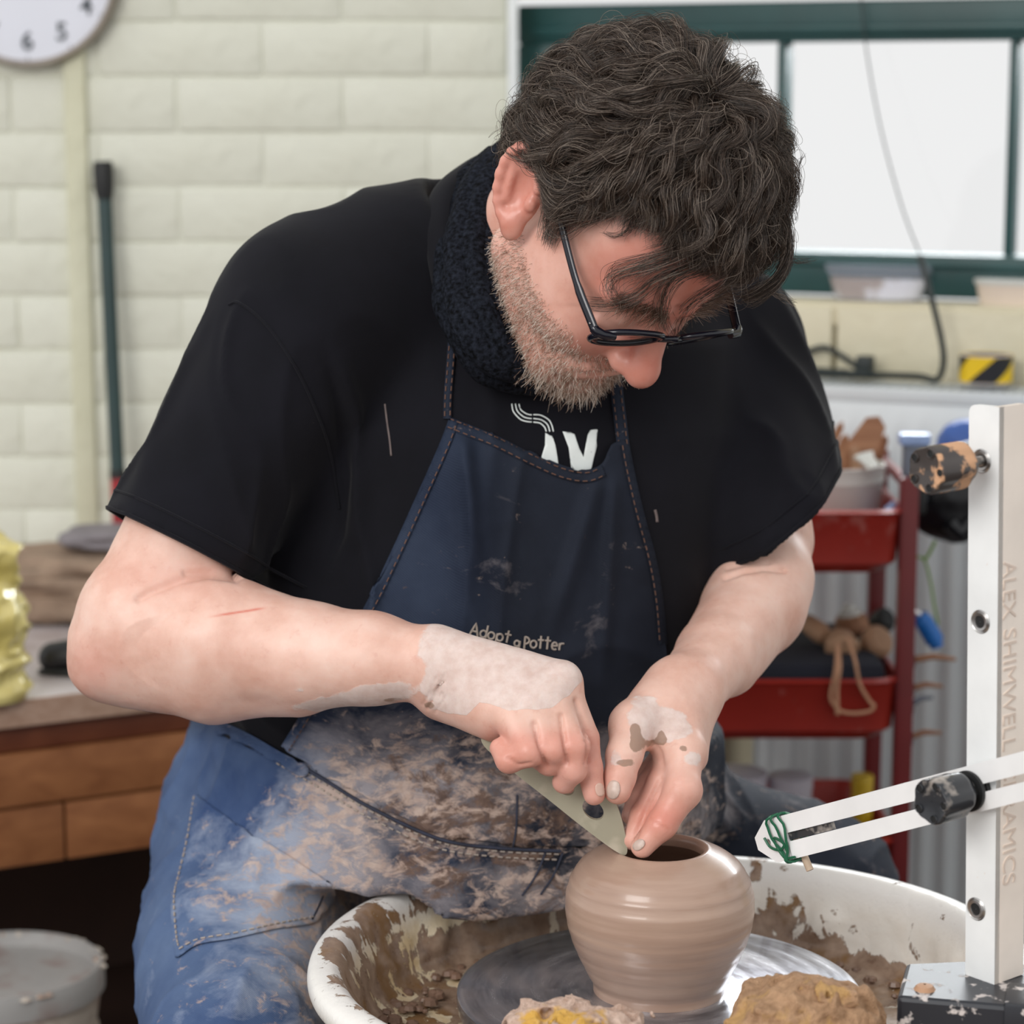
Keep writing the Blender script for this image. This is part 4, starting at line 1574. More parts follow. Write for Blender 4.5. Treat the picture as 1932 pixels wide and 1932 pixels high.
o = empty('lime_wire_hook', AT(1752, 1100, Yh), 'lime green wire hanging from the trolley end', 'wire')
MB().tube(spline([(xe, Yh, AT(1740, 1050, Yh).z), AT(1743, 1056, Yh), AT(1756, 1100, Yh), AT(1762, 1140, Yh), AT(1770, 1178, Yh)], 6), 0.0016, 6).build('wire', M['lime_wire'], o)
MB().tube(spline([AT(1742, 1058, Yh), AT(1752, 1046, Yh), AT(1765, 1020, Yh)], 6), 0.002, 6).build('wire_end', M['lime_wire'], o)
o = empty('blue_handle_tool', AT(1752, 1215, Yh), 'bright blue plastic handle hanging beside the trolley post', 'tool')
MB().tube(spline([AT(1736, 1160, Yh), AT(1746, 1178, Yh), AT(1760, 1202, Yh), AT(1768, 1220, Yh)], 5), [0.009] * 3 + [0.011] * 10 + [0.008] * 3, 12).build('handle', M['blue_plastic'], o)
MB().tube([AT(1736, 1160, Yh), (xe - 0.002, Yh, AT(1730, 1150, Yh).z)], 0.003, 8).build('hook', M['steel'], o)
for i, (a, b, rr, mt, lab) in enumerate((((1728, 1246), (1803, 1244), 0.0045, 'tool_wood', 'topmost twig tool sticking out from the trolley post'), ((1726, 1300), (1778, 1295), 0.004, 'tool_wood', 'second twig tool down the trolley post'), ((1726, 1332), (1760, 1316), 0.004, 'grey_metal', 'grey rod tool pointing up from the trolley post'), ((1726, 1392), (1776, 1383), 0.004, 'tool_wood', 'lowest twig tool on the trolley post'))):
    o = empty('twig_tool', Vector((xe, Yh - 0.03, AT(*a, Yh).z)), lab, 'tool', 'twig tools on the trolley post')
    pa, pb_ = Vector((xe - 0.003, Yh - 0.03, AT(*a, Yh - 0.03).z)), AT(*b, Yh - 0.03)
    MB().tube([pa, pa.lerp(pb_, 0.5) + Vector((0, 0, 0.004)), pb_], [rr, rr * 0.85, rr * 0.5], 8).build('shaft', M[mt], o)
    MB().box(pa, (0.012, 0.014, 0.018), bev=0.003).build('clip', M['dark_liner'], o)
# ------------------------------------------------------------------ potter's wheel, pan, pot
WX, WYc, WZ = 0.1175, 1.88, 0.5385
whl = empty('pottery_wheel', (WX, WYc, 0.0), 'electric pottery wheel with spinning grey metal wheel head', 'pottery wheel')
MB().lathe([(0.0005, WZ), (0.1585, WZ), (0.1615, WZ - 0.0015), (0.162, WZ - 0.005), (0.161, WZ - 0.014), (0.155, WZ - 0.017), (0.0005, WZ - 0.017)], (WX, WYc, 0), 128).build('wheel_head', M['wheel'], whl)
MB().lathe([(0.022, 0.44), (0.022, WZ - 0.016)], (WX, WYc, 0), 32).build('shaft', M['steel'], whl)
MB().box((WX, 1.86, 0.28), (0.36, 0.40, 0.34), bev=0.02).build('motor_housing', M['wheel_body'], whl)
for sx in (-1, 1):
    for sy in (-1, 1):
        MB().box((WX + sx * 0.15, 1.86 + sy * 0.17, 0.06), (0.045, 0.045, 0.12), bev=0.004).build('leg', M['wheel_body'], whl)

PX, PY, PA, PB, PN = 0.128, 1.875, 0.29, 0.271, 2.12
ZR = 0.570


def pan_pt(th, k, z):
    ca, sa = math.cos(th), math.sin(th)
    if k < -0.2:
        return (WX + 0.027 * ca, WYc + 0.027 * sa, z)
    r = (abs(ca / (PA + k)) ** PN + abs(sa / (PB + k)) ** PN) ** (-1 / PN)
    return (PX + r * ca, PY + r * sa, z)


prof = [(-0.262, 0.4985), (-0.16, 0.4965), (-0.10, 0.4965), (-0.070, 0.498), (-0.055, 0.502), (-0.046, 0.510), (-0.041, 0.522), (-0.036, 0.540), (-0.031, 0.556), (-0.028, 0.563), (-0.024, 0.568), (-0.018, 0.571), (-0.010, 0.5705), (-0.003, 0.567), (0.0, 0.561), (-0.001, 0.553), (-0.007, 0.549), (-0.014, 0.546), (-0.024, 0.52), (-0.036, 0.49), (-0.06, 0.486), (-0.262, 0.486)]
fine = spline(prof, 4)
seg = 220
V, F = [], []
for k, z in fine:
    for i in range(seg):
        V.append(pan_pt(2 * math.pi * i / seg, k, z))
nr = len(fine)
for j in range(nr - 1):
    for i in range(seg):
        a, b = j * seg + i, j * seg + (i + 1) % seg
        F.append((a, a + seg, b + seg, b))
for i in range(seg):   # close floor edge round the shaft
    F.append((i, (i + 1) % seg, (nr - 1) * seg + (i + 1) % seg, (nr - 1) * seg + i))
V = np.array(V, np.float32)
lump = np.maximum(0, fbm(V, 30, 41, 4)) * 0.012 + np.maximum(0, noise3(V, 75, 8)) * 0.003
inn = smooth(0.558, 0.53, V[:, 2]) * (np.arange(len(V)) < int(len(V) * 0.42))
tocen = np.stack([PX - V[:, 0], PY - V[:, 1], np.zeros(len(V))], 1)
tocen /= np.linalg.norm(tocen, axis=1, keepdims=True) + 1e-6
wallw = smooth(0.500, 0.512, V[:, 2])
V = V + (tocen * (lump * inn * wallw)[:, None]).astype(np.float32)
V[:, 2] += lump * inn * (1 - wallw) * 0.7
pxx, pyy = TOPX(V)
th = np.arctan2(V[:, 1] - PY, V[:, 0] - PX)
left = smooth(0.12, -0.05, V[:, 0])
front_side = (np.arange(len(V)) < len(V) * 0.62)
base_cov = 0.16 + 0.55 * smooth(0.552, 0.525, V[:, 2]) + 0.25 * smooth(0.515, 0.503, V[:, 2])
base_cov -= 0.42 * smooth(0.20, 0.34, V[:, 0]) * smooth(0.508, 0.520, V[:, 2])
base_cov += 0.16 * left * smooth(0.571, 0.545, V[:, 2]) - 0.46 * left * smooth(0.515, 0.50, V[:, 2]) - 0.12 * left
base_cov -= 0.22 * np.exp(-((pxx - 900) ** 2 / 160 ** 2 + (pyy - 1725) ** 2 / 40 ** 2))
base_cov += 0.38 * np.exp(-((pxx - 690) ** 2 + (pyy - 1735) ** 2) / 60.0 ** 2) + 0.30 * np.exp(-((pxx - 1445) ** 2 / 40 ** 2 + (pyy - 1650) ** 2 / 40 ** 2))
base_cov += 0.2 * np.exp(-((pxx - 640) ** 2 + (pyy - 1850) ** 2) / 60.0 ** 2)
rr0 = ((np.abs(V[:, 0] - PX) / PA) ** PN + (np.abs(V[:, 1] - PY) / PB) ** PN) ** (1 / PN)
base_cov += 0.34 * left * smooth(.985, .95, rr0) * smooth(.545, .556, V[:, 2])
base_cov = np.where(front_side, base_cov, 0.1)
wash = (0.75 * left + 0.25) * smooth(0.566, 0.54, V[:, 2])
sl = np.stack([np.clip(base_cov, 0, 1), np.clip(wash, 0, 1), np.zeros(len(V))], 1)
pan = empty('splash_pan', (PX, PY, 0.486), 'white plastic splash pan round the wheel, spattered with brown slip', 'splash pan')
po_ = npmesh('pan_shell', V, np.array(F, np.int32), M['pan'], pan, attrs={'slip': sl})
bm = bmesh.new(); bm.from_mesh(po_.data); bmesh.ops.recalc_face_normals(bm, faces=bm.faces[:]); bm.to_mesh(po_.data); bm.free()
MB().lathe([(0.0245, 0.4985), (0.030, 0.4985), (0.030, 0.512), (0.0245, 0.512)], (WX, WYc, 0), 32).build('shaft_collar', M['wheel_body'], pan)
# crumbs and trimmings of clay in the pan
cl = MB()
for k in range(170):
    a = random.uniform(0.2, 3.6)
    kk = random.uniform(-0.085, -0.052)
    p = pan_pt(a, kk, 0.499 + random.uniform(0, 0.004))
    if (p[0] - WX) ** 2 + (p[1] - WYc) ** 2 < 0.168 ** 2:
        continue
    r = random.uniform(0.002, 0.007)
    cl.lathe([(0.0003, -0.002), (r, 0.0), (r * 0.8, r * 0.6), (0.0003, r * 0.9)], p, 8, (random.uniform(-.3, .3), random.uniform(-.3, .3), 1))
cl.build('clay_crumbs', plain('wet_brown_clay', srgb(126, 100, 84), 0.35, 0.15, 60), pan, kind='stuff')

pot = empty('clay_pot', (WX, WYc, WZ), 'round wet clay pot with throwing rings on the wheel head', 'pot')
outer = [(0.0, 0.0525), (0.004, 0.0528), (0.010, 0.0550), (0.02, 0.0600), (0.03, 0.0648), (0.04, 0.0690), (0.05, 0.0722), (0.06, 0.0744), (0.070, 0.0752), (0.080, 0.0745), (0.088, 0.0724), (0.096, 0.0692), (0.102, 0.0652), (0.107, 0.0600), (0.1105, 0.0548), (0.1130, 0.0500), (0.1154, 0.0446), (0.1174, 0.0400)]
prof = [(0.0005, 0.0), (0.050, 0.0)]
fo = spline(outer, 6)
for i, (h, r) in enumerate(fo):
    ring = 0.00016 * math.sin(h * 2 * math.pi / 0.0125) + 0.00008 * math.sin(h * 2 * math.pi / 0.0061 + 1) + 0.0005 * math.exp(-((h - 0.091) / 0.002) ** 2) + 0.0004 * math.exp(-((h - 0.082) / 0.0018) ** 2) - 0.0010 * math.exp(-((h - 0.006) / 0.0025) ** 2)
    prof.append((r + ring * smooth(0.0, 0.01, h) * smooth(0.112, 0.105, h), h))
prof += [(0.0378, 0.1178), (0.0362, 0.1174), (0.0346, 0.1158), (0.0338, 0.1130), (0.0345, 0.1085), (0.040, 0.104), (0.054, 0.096), (0.066, 0.082), (0.069, 0.068), (0.064, 0.045), (0.052, 0.018), (0.042, 0.008), (0.0005, 0.007)]
MB().lathe(prof, (WX, WYc, WZ), 144).build('pot_wall', M['clay_pot'], pot)

# ------------------------------------------------------------------ board across the front of the pan, with what lies on it
BZ = 0.581
brd = MB().box((0.20, 1.545, BZ - 0.005), (0.72, 0.265, 0.010), bev=0.002).build('ware_board', M['board_wood'])
tag(brd, 'wooden board lying across the front of the splash pan', 'board')


def rock(name, label, cat, c, r, mat, seed, amp, part, fr=20, flat=BZ, hole=None, res=0.0016):
    c = np.array(c, float)
    lo, hi = c - np.array(r) * 1.5 - 0.006, c + np.array(r) * 1.5 + 0.006
    f = Field(lo, hi, res)
    X = np.stack(np.meshgrid(*f.ax, indexing='ij'), -1).astype(np.float32)
    q = np.abs((X - c) / np.array(r))
    d = ((q[..., 0] ** 2.4 + q[..., 1] ** 2.4 + q[..., 2] ** 2.4) ** (1 / 2.4) - 1) * min(r)
    d = d + amp * fbm(X, fr, seed, 4) + amp * 0.5 * np.abs(noise3(X, fr * 3.2, seed + 3)) + 0.0011 * noise3(X, 300, seed + 9) + 0.0022 * noise3(X, 130, seed + 6)
    if hole is not None:
        d = np.maximum(d, hole(X))
    d = np.maximum(d, flat + 0.0004 - X[..., 2])
    f.D = d.astype(np.float32)
    V, F = f.mesh()
    o = empty(name, (c[0], c[1], flat), label, cat)
    npmesh(part, V, F, mat, o)
    return o


p = AT(1500, 1905, 1.655)
rock('clay_lump', 'rough buff clay lump on the board in front of the wheel', 'clay', (p.x, p.y, BZ + 0.006), (0.056, 0.045, 0.040), M['clay_lump'], 5, 0.018, 'lump_body', 20)
p = AT(1545, 1862, 1.650)
rock('clay_scrap', 'small crumbly clay scrap pressed on top of the buff lump', 'clay', (p.x + 0.004, p.y - 0.004, p.z - 0.002), (0.020, 0.016, 0.010), M['clay_lump'], 15, 0.010, 'scrap_body', 40, flat=p.z - 0.012)
p = AT(1122, 1930, 1.655)
rock('throwing_sponge', 'yellow sponge caked in pale dry clay on the board', 'sponge', (p.x - 0.004, p.y, BZ + 0.010), (0.055, 0.034, 0.022), M['sponge'], 27, 0.015, 'sponge_body', 26)

# ------------------------------------------------------------------ throwing gauge
ZP = Vector((-0.024, 0.0, 1.0)).normalized()      # the post leans a touch
n1 = Vector((-0.78, -0.63, 0))
n1 = (n1 - ZP * n1.dot(ZP)).normalized()
n2 = ZP.cross(n1).normalized()
wpost = 0.0272
Cn = AT(1876, 1858, 1.692)
ctr = Cn - n1 * (wpost / 2) - n2 * (wpost / 2)
zb_p = Cn.z
zt_p = AT(1876, 768, 1.692).z
RP = Matrix((n2, -n1, Vector((0, 0, 1)))).transposed()
base_c = Vector((ctr.x + 0.016, ctr.y - 0.014, BZ))
gauge = empty('throwing_gauge', (base_c.x, base_c.y, BZ), 'white metal throwing gauge with pointer arm and black star knobs', 'gauge')
# base block
ba = math.radians(-14)
bx_, by_ = Vector((math.cos(ba), math.sin(ba), 0)), Vector((-math.sin(ba), math.cos(ba), 0))
poly = [(-0.082, -0.05), (0.10, -0.05), (0.10, 0.032), (0.088, 0.042), (-0.030, 0.042), (-0.082, 0.022)]
hbase = zb_p - BZ
bmsh = MB().prism(poly, bx_, by_, (0, 0, 1), base_c, hbase)
bo = bmsh.build('base_block', M['base_black'], gauge, shade=False)
md = bo.modifiers.new('bevel', 'BEVEL')
md.width = 0.0035
md.segments = 2
MB().box(base_c + bx_ * 0.03 - by_ * 0.03 + Vector((0, 0, hbase * 0.5 + 0.004)), (0.075, 0.045, hbase - 0.002), Matrix((bx_, by_, Vector((0, 0, 1)))).transposed(), bev=0.003).build('clamp_bar', M['base_black'], gauge)
hb_ = AT(1752, 1888, base_c.y - 0.05)
hs = Field(np.array(hb_) - 0.02, np.array(hb_) + 0.02, 0.001)
# splash of dry clay on the block and orange screw cap on the clamp
sp = CAM + ray(1745, 1884) * ((zb_p - 0.006 - CAM.z) / ray(1745, 1884).z)
MB().lathe([(0.001, -0.002), (0.008, 0.0), (0.006, 0.003), (0.001, 0.004)], sp + Vector((0, 0.002, 0.006)), 9).build('clay_splat', M['tool_pale'], bo)
sc_ = base_c + bx_ * 0.058 - by_ * 0.054 + Vector((0, 0, hbase * 0.62))
MB().lathe([(0.001, 0.010), (0.006, 0.008), (0.0075, 0.003), (0.0075, -0.004)], sc_, 16, -by_).build('screw_cap', M['tool_pale'], gauge)

# post: thin walled angle with rounded upper corners
hh = zt_p - zb_p
rr_ = 0.006
def side_poly(w, h):
    pl = [(0, 0), (w, 0)]
    for k in range(7):
        a = math.radians(90 * k / 6)
        pl.append((w - rr_ + rr_ * math.cos(a), h - rr_ + rr_ * math.sin(a)))
    pl.append((0, h))
    return pl
corner = Vector((Cn.x, Cn.y, zb_p))
la = MB().prism(side_poly(wpost, hh), -n2, ZP, -n1, corner, 0.005).build('post_side', M['gauge_white'], gauge)
ra = MB().prism(side_poly(wpost * 1.18, hh), -n1, ZP, -n2, corner - n1 * 0.0001, 0.005).build('post_front', M['gauge_cream'], gauge)


def onface(px, py, nrm, pt):
    r = ray(px, py)
    return CAM + r * ((pt - CAM).dot(nrm) / r.dot(nrm))


eyel = []
for px, py in ((1852, 870), (1850, 1173), (1842, 1715)):
    q = onface(px, py, n1, corner)
    eyel.append(q)
    MB().lathe([(0.0042, 0.0002), (0.0046, 0.0012), (0.0064, 0.0014), (0.0068, 0.0005), (0.0078, 0.0010), (0.0086, 0.0003)], q, 28, n1).build('eyelet', M['steel'], la)
    MB().lathe([(0.0002, 0.0004), (0.0043, 0.0004)], q, 20, n1).build('eyelet_hole_dark', M['black_rubber'], la)  # flat black disc paints the dark inside the drilled hole

# raised letters; a darker colour stands in for the shade of engraving
ty = -n1
for body, ya, yb_ in (('ALEX', 1058, 1168), ('SHIMWELL', 1186, 1415), ('CERAMICS', 1440, 1668)):
    a, b = onface(1904, ya, n2, corner), onface(1902, yb_, n2, corner)
    me = text_mesh(body, 0.0195, 0.00035)
    xs = [v.co.x for v in me.vertices]
    sx = (a - b).length / (max(xs) - min(xs))
    for v in me.vertices:
        v.co.x *= sx
    o = place('lettering', me, ra, (a + b) / 2 + n2 * 0.0002, [M['letter_shade']])
    o.matrix_basis = Matrix.Translation(o.location) @ Matrix((-ZP, ty, n2)).transposed().to_4x4()


def knob(origin, d0, d1, R, mat, name):
    lobe = lambda a: 1.0 - 0.085 * (0.5 + 0.5 * math.cos(5 * a)) ** 2
    k = MB().lathe([(R * 0.35, d0), (R * 0.62, d0 + 0.001), (R * 0.97, d0 + 0.009), (R, d0 + 0.012), (R, d1 - 0.003), (R * 0.96, d1 - 0.0008), (R * 0.90, d1), (R * 0.55, d1 - 0.0012), (0.0003, d1 - 0.0015)], origin, 80, n1, lobe=lobe).build(name, mat, gauge)
    U = n1.orthogonal().normalized()
    Wv = n1.cross(U)
    for i in range(5):
        a = 2 * math.pi * (i + 0.5) / 5
        c = origin + n1 * (d1 - 0.0022) + (U * math.cos(a) + Wv * math.sin(a)) * R * 0.74
        MB().lathe([(0.0026, 0.0025), (0.0030, 0.0030), (0.0034, 0.0022)], c, 14, n1).build('socket_rim', mat, k)
        MB().lathe([(0.0001, 0.0021), (0.0027, 0.0021)], c, 14, n1).build('socket', M['black_rubber'], k)
    return k


q = eyel[0]
rod = MB()
prof = []
for i in range(60):
    prof.append((0.0038 if i % 2 else 0.0031, 0.0 + 0.0165 * i / 59))
rod.lathe(prof, q, 20, n1).build('threaded_rod', M['steel'], gauge)
knob(q, 0.0145, 0.058, 0.0172, M['knob_orange'], 'upper_knob')

# pointer arm
pf = onface(1846, 1487, n1, corner) + n1 * 0.006
MB().lathe([(0.0105, -0.001), (0.0120, -0.0005), (0.0120, 0.003), (0.0105, 0.0035)], pf - n1 * 0.005, 28, n1).build('washer', M['black_rubber'], gauge)
tip = AT(1430, 1594, 1.868)
tip = tip - n1 * ((tip - pf).dot(n1))
da = (tip - pf).normalized()
wa = n1.cross(da)
wa = wa if wa.z > 0 else -wa
Lt = (tip - pf).length
hw, bar = 0.0172, 0.0138
th_ = 0.0032
arm = MB()
arm.prism([(Lt, -0.004), (Lt, 0.006), (Lt - 0.016, hw), (Lt - 0.036, hw), (Lt - 0.036, -hw), (Lt - 0.018, -hw)], da, wa, n1, pf, th_)
for s in (1, -1):
    lo, hi = (hw - bar, hw) if s > 0 else (-hw, -hw + bar)
    arm.prism([(-0.20, lo - 0.002 * s), (-0.20, hi), (Lt - 0.035, hi), (Lt - 0.035, lo)], da, wa, n1, pf, th_)
arm.prism([(-0.225, -hw), (-0.225, hw), (-0.199, hw), (-0.199, -hw)], da, wa, n1, pf, th_)
ao = arm.build('pointer_arm', M['arm_white'], gauge, shade=False)
MB().lathe([(0.0002, 0.0034), (0.0022, 0.0034), (0.0028, 0.0030)], pf + da * (Lt - 0.014), 18, n1).build('rivet', M['steel'], ao)
MB().lathe([(0.0125, 0.0), (0.0148, 0.001), (0.0148, 0.0035), (0.010, 0.004)], pf + n1 * th_, 36, n1).build('washer', M['black_rubber'], gauge)
MB().tube([pf - n1 * 0.004, pf + n1 * 0.012], 0.0035, 12).build('threaded_rod', M['steel'], gauge)
knob(pf, th_ + 0.004, th_ + 0.042, 0.0170, M['knob_black'], 'lower_knob')
# dark spacer seen through the slot
MB().prism([(Lt - 0.036, -0.0026), (Lt - 0.085, -0.0030), (Lt - 0.085, 0.0026), (Lt - 0.036, 0.0030)], da, wa, -n1, pf + n1 * 0.001, 0.004).build('slot_spacer', M['knob_black'], ao, shade=False)
# green twist of wire and the stick it holds
gw = empty('green_wire_tie', pf + da * (Lt - 0.037) - wa * hw, 'green coated wire twisted round the pointer arm tip', 'wire')
rw = 0.0011
for k in range(3):
    c = Lt - 0.030 - k * 0.005
    ringp = []
    for i in range(26):
        a = 2 * math.pi * i / 26
        ringp.append(pf + da * (c + 0.005 * math.sin(a * 2 + k) + 0.006 * math.sin(a)) + wa * (hw + 0.002) * math.cos(a) + n1 * (th_ / 2 + (th_ / 2 + rw + 0.0006 + 0.002 * abs(math.sin(3 * a))) * (1 if math.sin(a) > 0 else -1) * min(1, abs(math.sin(a)) * 3)))
    MB().tube(ringp, rw, 6, closed=True).build('wire_turn', M['green_wire'], gw)
f0 = pf + n1 * (th_ + 0.003)
MB().tube(spline([f0 + da * (Lt - 0.014) + wa * 0.004, f0 + da * (Lt - 0.018) - wa * 0.004, f0 + da * (Lt - 0.028) - wa * 0.008, f0 + da * (Lt - 0.034) - wa * 0.004, f0 + da * (Lt - 0.024) + wa * 0.002, f0 + da * (Lt - 0.030) - wa * 0.014, f0 + da * (Lt - 0.042) - wa * 0.016], 5), rw, 6).build('twisted_end', M['green_wire'], gw)
sk = AT(1522, 1612, (pf + da * (Lt - 0.038)).y + 0.001)
sk = pf + da * (Lt - 0.040) - wa * (hw - 0.004) - n1 * 0.0045
sd = (wa * 1.0 + da * 0.18).normalized()
stk = empty('wooden_pointer', sk - sd * 0.016, 'bare wooden stick tied behind the pointer arm tip', 'stick')
MB().tube([sk - sd * 0.016, sk + sd * 0.012], 0.0030, 10).build('stick', M['stick'], stk)

# ------------------------------------------------------------------ potter's rib in the right hand
RIBY = lambda px, py: 1.862 + 0.00004 * (1608 - py)
outl = spline([(1183, 1609), (1163, 1607), (1100, 1561), (1040, 1513), (975, 1462), (925, 1420), (908, 1398), (915, 1385), (940, 1384), (1010, 1410), (1090, 1448), (1140, 1476), (1164, 1520), (1178, 1566)], 6, True)
def ell_px(cx, cy, a, b, rot, n=20):
    c, s = math.cos(rot), math.sin(rot)
    return [(cx + a * math.cos(t) * c - b * math.sin(t) * s, cy + a * math.cos(t) * s + b * math.sin(t) * c) for t in [2 * math.pi * k / n for k in range(n)]]
loops = [[tuple(p) for p in outl], ell_px(1119, 1528, 23, 16, math.radians(42)), ell_px(1066, 1484, 20, 14, math.radians(40))]
pts2, faces2 = [], []
for lp in loops:
    faces2.append(list(range(len(pts2), len(pts2) + len(lp))))
    pts2 += [Vector(p) for p in lp]
v2, e2, f2, a_, b_, c_ = delaunay_2d_cdt(pts2, [], faces2, 1, 1e-4)


def in_hole(f):
    c = sum((v2[i] for i in f), Vector((0, 0))) / len(f)
    for (hx, hy, ha, hb, hr) in ((1119, 1528, 23, 16, 42), (1066, 1484, 20, 14, 40)):
        q = math.radians(hr)
        u, w = (c.x - hx) * math.cos(q) + (c.y - hy) * math.sin(q), -(c.x - hx) * math.sin(q) + (c.y - hy) * math.cos(q)
        if (u / ha) ** 2 + (w / hb) ** 2 < 0.97:
            return True
    return False
top = [AT(p.x, p.y, RIBY(p.x, p.y)) for p in v2]
Fc = [tuple(f) for f in f2 if not in_hole(f)]
cnt = {(f[i], f[(i + 1) % len(f)]) for f in Fc for i in range(len(f))}
be = [e for e in cnt if (e[1], e[0]) not in cnt]
nt = len(top)
bk_ = [p + Vector((0, 0.0022, 0.0008)) for p in top]
VV = top + bk_
FF = Fc + [tuple(i + nt for i in reversed(f)) for f in Fc] + [(e[1], e[0], e[0] + nt, e[1] + nt) for e in be]
rib = MB().add(VV, FF).build('potters_rib', M['rib'], shade=False)
tag(rib, 'flat grey green rib with round holes gripped in right hand', 'tool')
# ------------------------------------------------------------------ the potter
person = empty('person', AT(880, 1700, 2.3).xy.to_3d(), 'man in black t-shirt and clay stained bib apron shaping the pot', 'person')

# head frame
def cam2world(v):
    return Vector((v[0], v[1] * CP + v[2] * SP, -v[1] * SP + v[2] * CP))
ex = Vector((0.7690, 0.6290, 0.1140)).normalized()
fv = Vector((0.3570, -0.2710, -0.8940)).normalized()
fv = (fv - ex * fv.dot(ex)).normalized()
ey = -fv
ez = ex.cross(ey)
EX, EY, EZ = cam2world(ex), cam2world(ey), cam2world(ez)
HS = 1.07
HINGE = CAM + ray(1110, 627) * 1.885
HO = HINGE - (EX * -0.070 + EY * -0.094) * HS
HR = np.array([[EX[i], EY[i], EZ[i]] for i in range(3)])


def HL(x, y, z):
    return HO + (EX * x + EY * y + EZ * z) * HS


def to_head(P):
    return ((np.asarray(P, np.float64) - np.array(HO)) @ HR) / HS


hc_ = np.array(HL(0, 0, 0.0))
hf = Field(hc_ - 0.175, hc_ + 0.175, 0.0018)


def he(c, r, k=0.012, op='add', rot=None):
    R = HR if rot is None else HR @ np.array(rot)
    hf.ell(HL(*c), [q * HS for q in r], R, k * HS, op)


def hcap(a, b, r1, r2, k=0.008, op='add'):
    hf.cap(HL(*a), HL(*b), r1 * HS, r2 * HS, k * HS, op)


he((0, .010, .042), (.074, .087, .079), 0)
he((0, -.050, .035), (.060, .038, .050), .03)
he((0, -.040, -.030), (.061, .055, .065), .03)
for s in (-1, 1):
    hcap((s * .050, .008, -.056), (s * .030, -.062, -.094), .020, .020, .022)
    he((s * .036, -.066, -.036), (.026, .022, .026), .014)
    he((s * .052, -.03, -.03), (.018, .035, .03), .02)
he((0, -.055, -.088), (.040, .034, .028), .02)
he((0, -.078, -.098), (.021, .018, .019), .015)
for s in (-1, 1):
    he((s * .032, -.104, .002), (.019, .017, .014), .012, 'sub')
    he((s * .032, -.077, .000), (.0145, .0135, .0135), .004)
    hcap((s * .014, -.088, .021), (s * .050, -.074, .019), .0095, .008, .010)
    hcap((s * .016, -.0915, -.009), (s * .046, -.080, -.010), .0035, .003, .006)
# nose: broad bridge, rounded tip
hcap((0, -.087, .010), (0, -.108, -.030), .0085, .0125, .010)
he((0, -.1125, -.036), (.0132, .0130, .0130), .007)
for s in (-1, 1):
    he((s * .0120, -.099, -.040), (.0080, .0105, .0085), .006)
    he((s * .0075, -.110, -.050), (.0042, .006, .004), .003, 'sub')
# mouth
hcap((-.026, -.080, -.070), (.026, -.080, -.070), .010, .010, .012)
hcap((-.022, -.0905, -.0655), (.022, -.0905, -.0655), .0045, .0045, .005)
hcap((-.020, -.0890, -.0755), (.020, -.0890, -.0755), .0055, .0055, .005)
hcap((-.026, -.0955, -.0702), (.026, -.0955, -.0702), .0022, .0022, .003, 'sub')
# ears
EA = np.array([0, 0.62, 0.785])
for s in (-1, 1):
    ea = Vector(EA)
    eb = Vector((s * 0.35, 0.735, -0.58)).normalized()      # outward-back edge of the ear
    ec = Vector((s * .0765, .026, .004))
    Rl = np.array([[v[i] for v in (ea.cross(eb), eb, ea)] for i in range(3)])
    he(tuple(ec), (.0065, .0165, .029), .004, rot=Rl)
    rim_pts = []
    for k in range(13):
        a = math.radians(-75 + 250 * k / 12)
        q = ec + eb * (.0165 * math.cos(a)) + ea * (.029 * math.sin(a)) + Vector((s * .0055, 0, 0))
        rim_pts.append(q)
    for a, b in zip(rim_pts[:-1], rim_pts[1:]):
        hcap(tuple(a), tuple(b), .0040, .0040, .003)
    q = ec - ea * .030 + eb * 0.001 + Vector((s * .003, 0, 0))
    he(tuple(q), (.0068, .0095, .0125), .005, rot=Rl)
    he(tuple(ec + Vector((s * .0075, 0, 0)) - eb * .003 - ea * 0.002), (.0062, .0090, .0150), .003, 'sub', Rl)
    hcap(tuple(ec + eb * .007 + ea * .016 + Vector((s * .005, 0, 0))), tuple(ec + eb * .0085 - ea * .012 + Vector((s * .005, 0, 0))), .0028, .0030, .003)
    he(tuple(ec - eb * .012 - ea * .010 + Vector((s * .005, 0, 0))), (.004, .005, .006), .003, rot=Rl)
# neck
nb = AT(915, 520, 2.13)
hf.cap(HL(0.008, .030, -.040), nb, .050 * HS, .060, .02)
hf.cap(HL(0, -.02, -.07), AT(960, 560, 2.08), .042 * HS, .05, .02)
HV, HF_ = hf.mesh()


def PT(px, py, Y, r):
    return (*AT(px, py, Y), r)


# right arm and hand (left in the photo)
R_SH = AT(590, 590, 2.08)
ra_ = Field((-.44, 1.74, .58), (.13, 2.12, 1.02), 0.0018)
ra_.chain([PT(430, 860, 2.05, .055), PT(276, 1150, 1.995, .049), PT(268, 1195, 1.99, .047)], 0)
ra_.chain([PT(265, 1195, 1.99, .044), PT(200, 1240, 1.985, .021)], .03)
ra_.chain([PT(196, 1225, 1.985, .019), PT(178, 1258, 1.983, .0135)], .016)
ra_.chain([PT(262, 1195, 1.985, .050), PT(417, 1213, 1.965, .0545), PT(580, 1238, 1.94, .0435), PT(700, 1242, 1.92, .0365), PT(815, 1255, 1.905, .0285)], .025, .008)
ra_.chain([PT(210, 1255, 1.98, .022), PT(400, 1290, 1.962, .028), PT(560, 1300, 1.94, .022)], .03, .01)
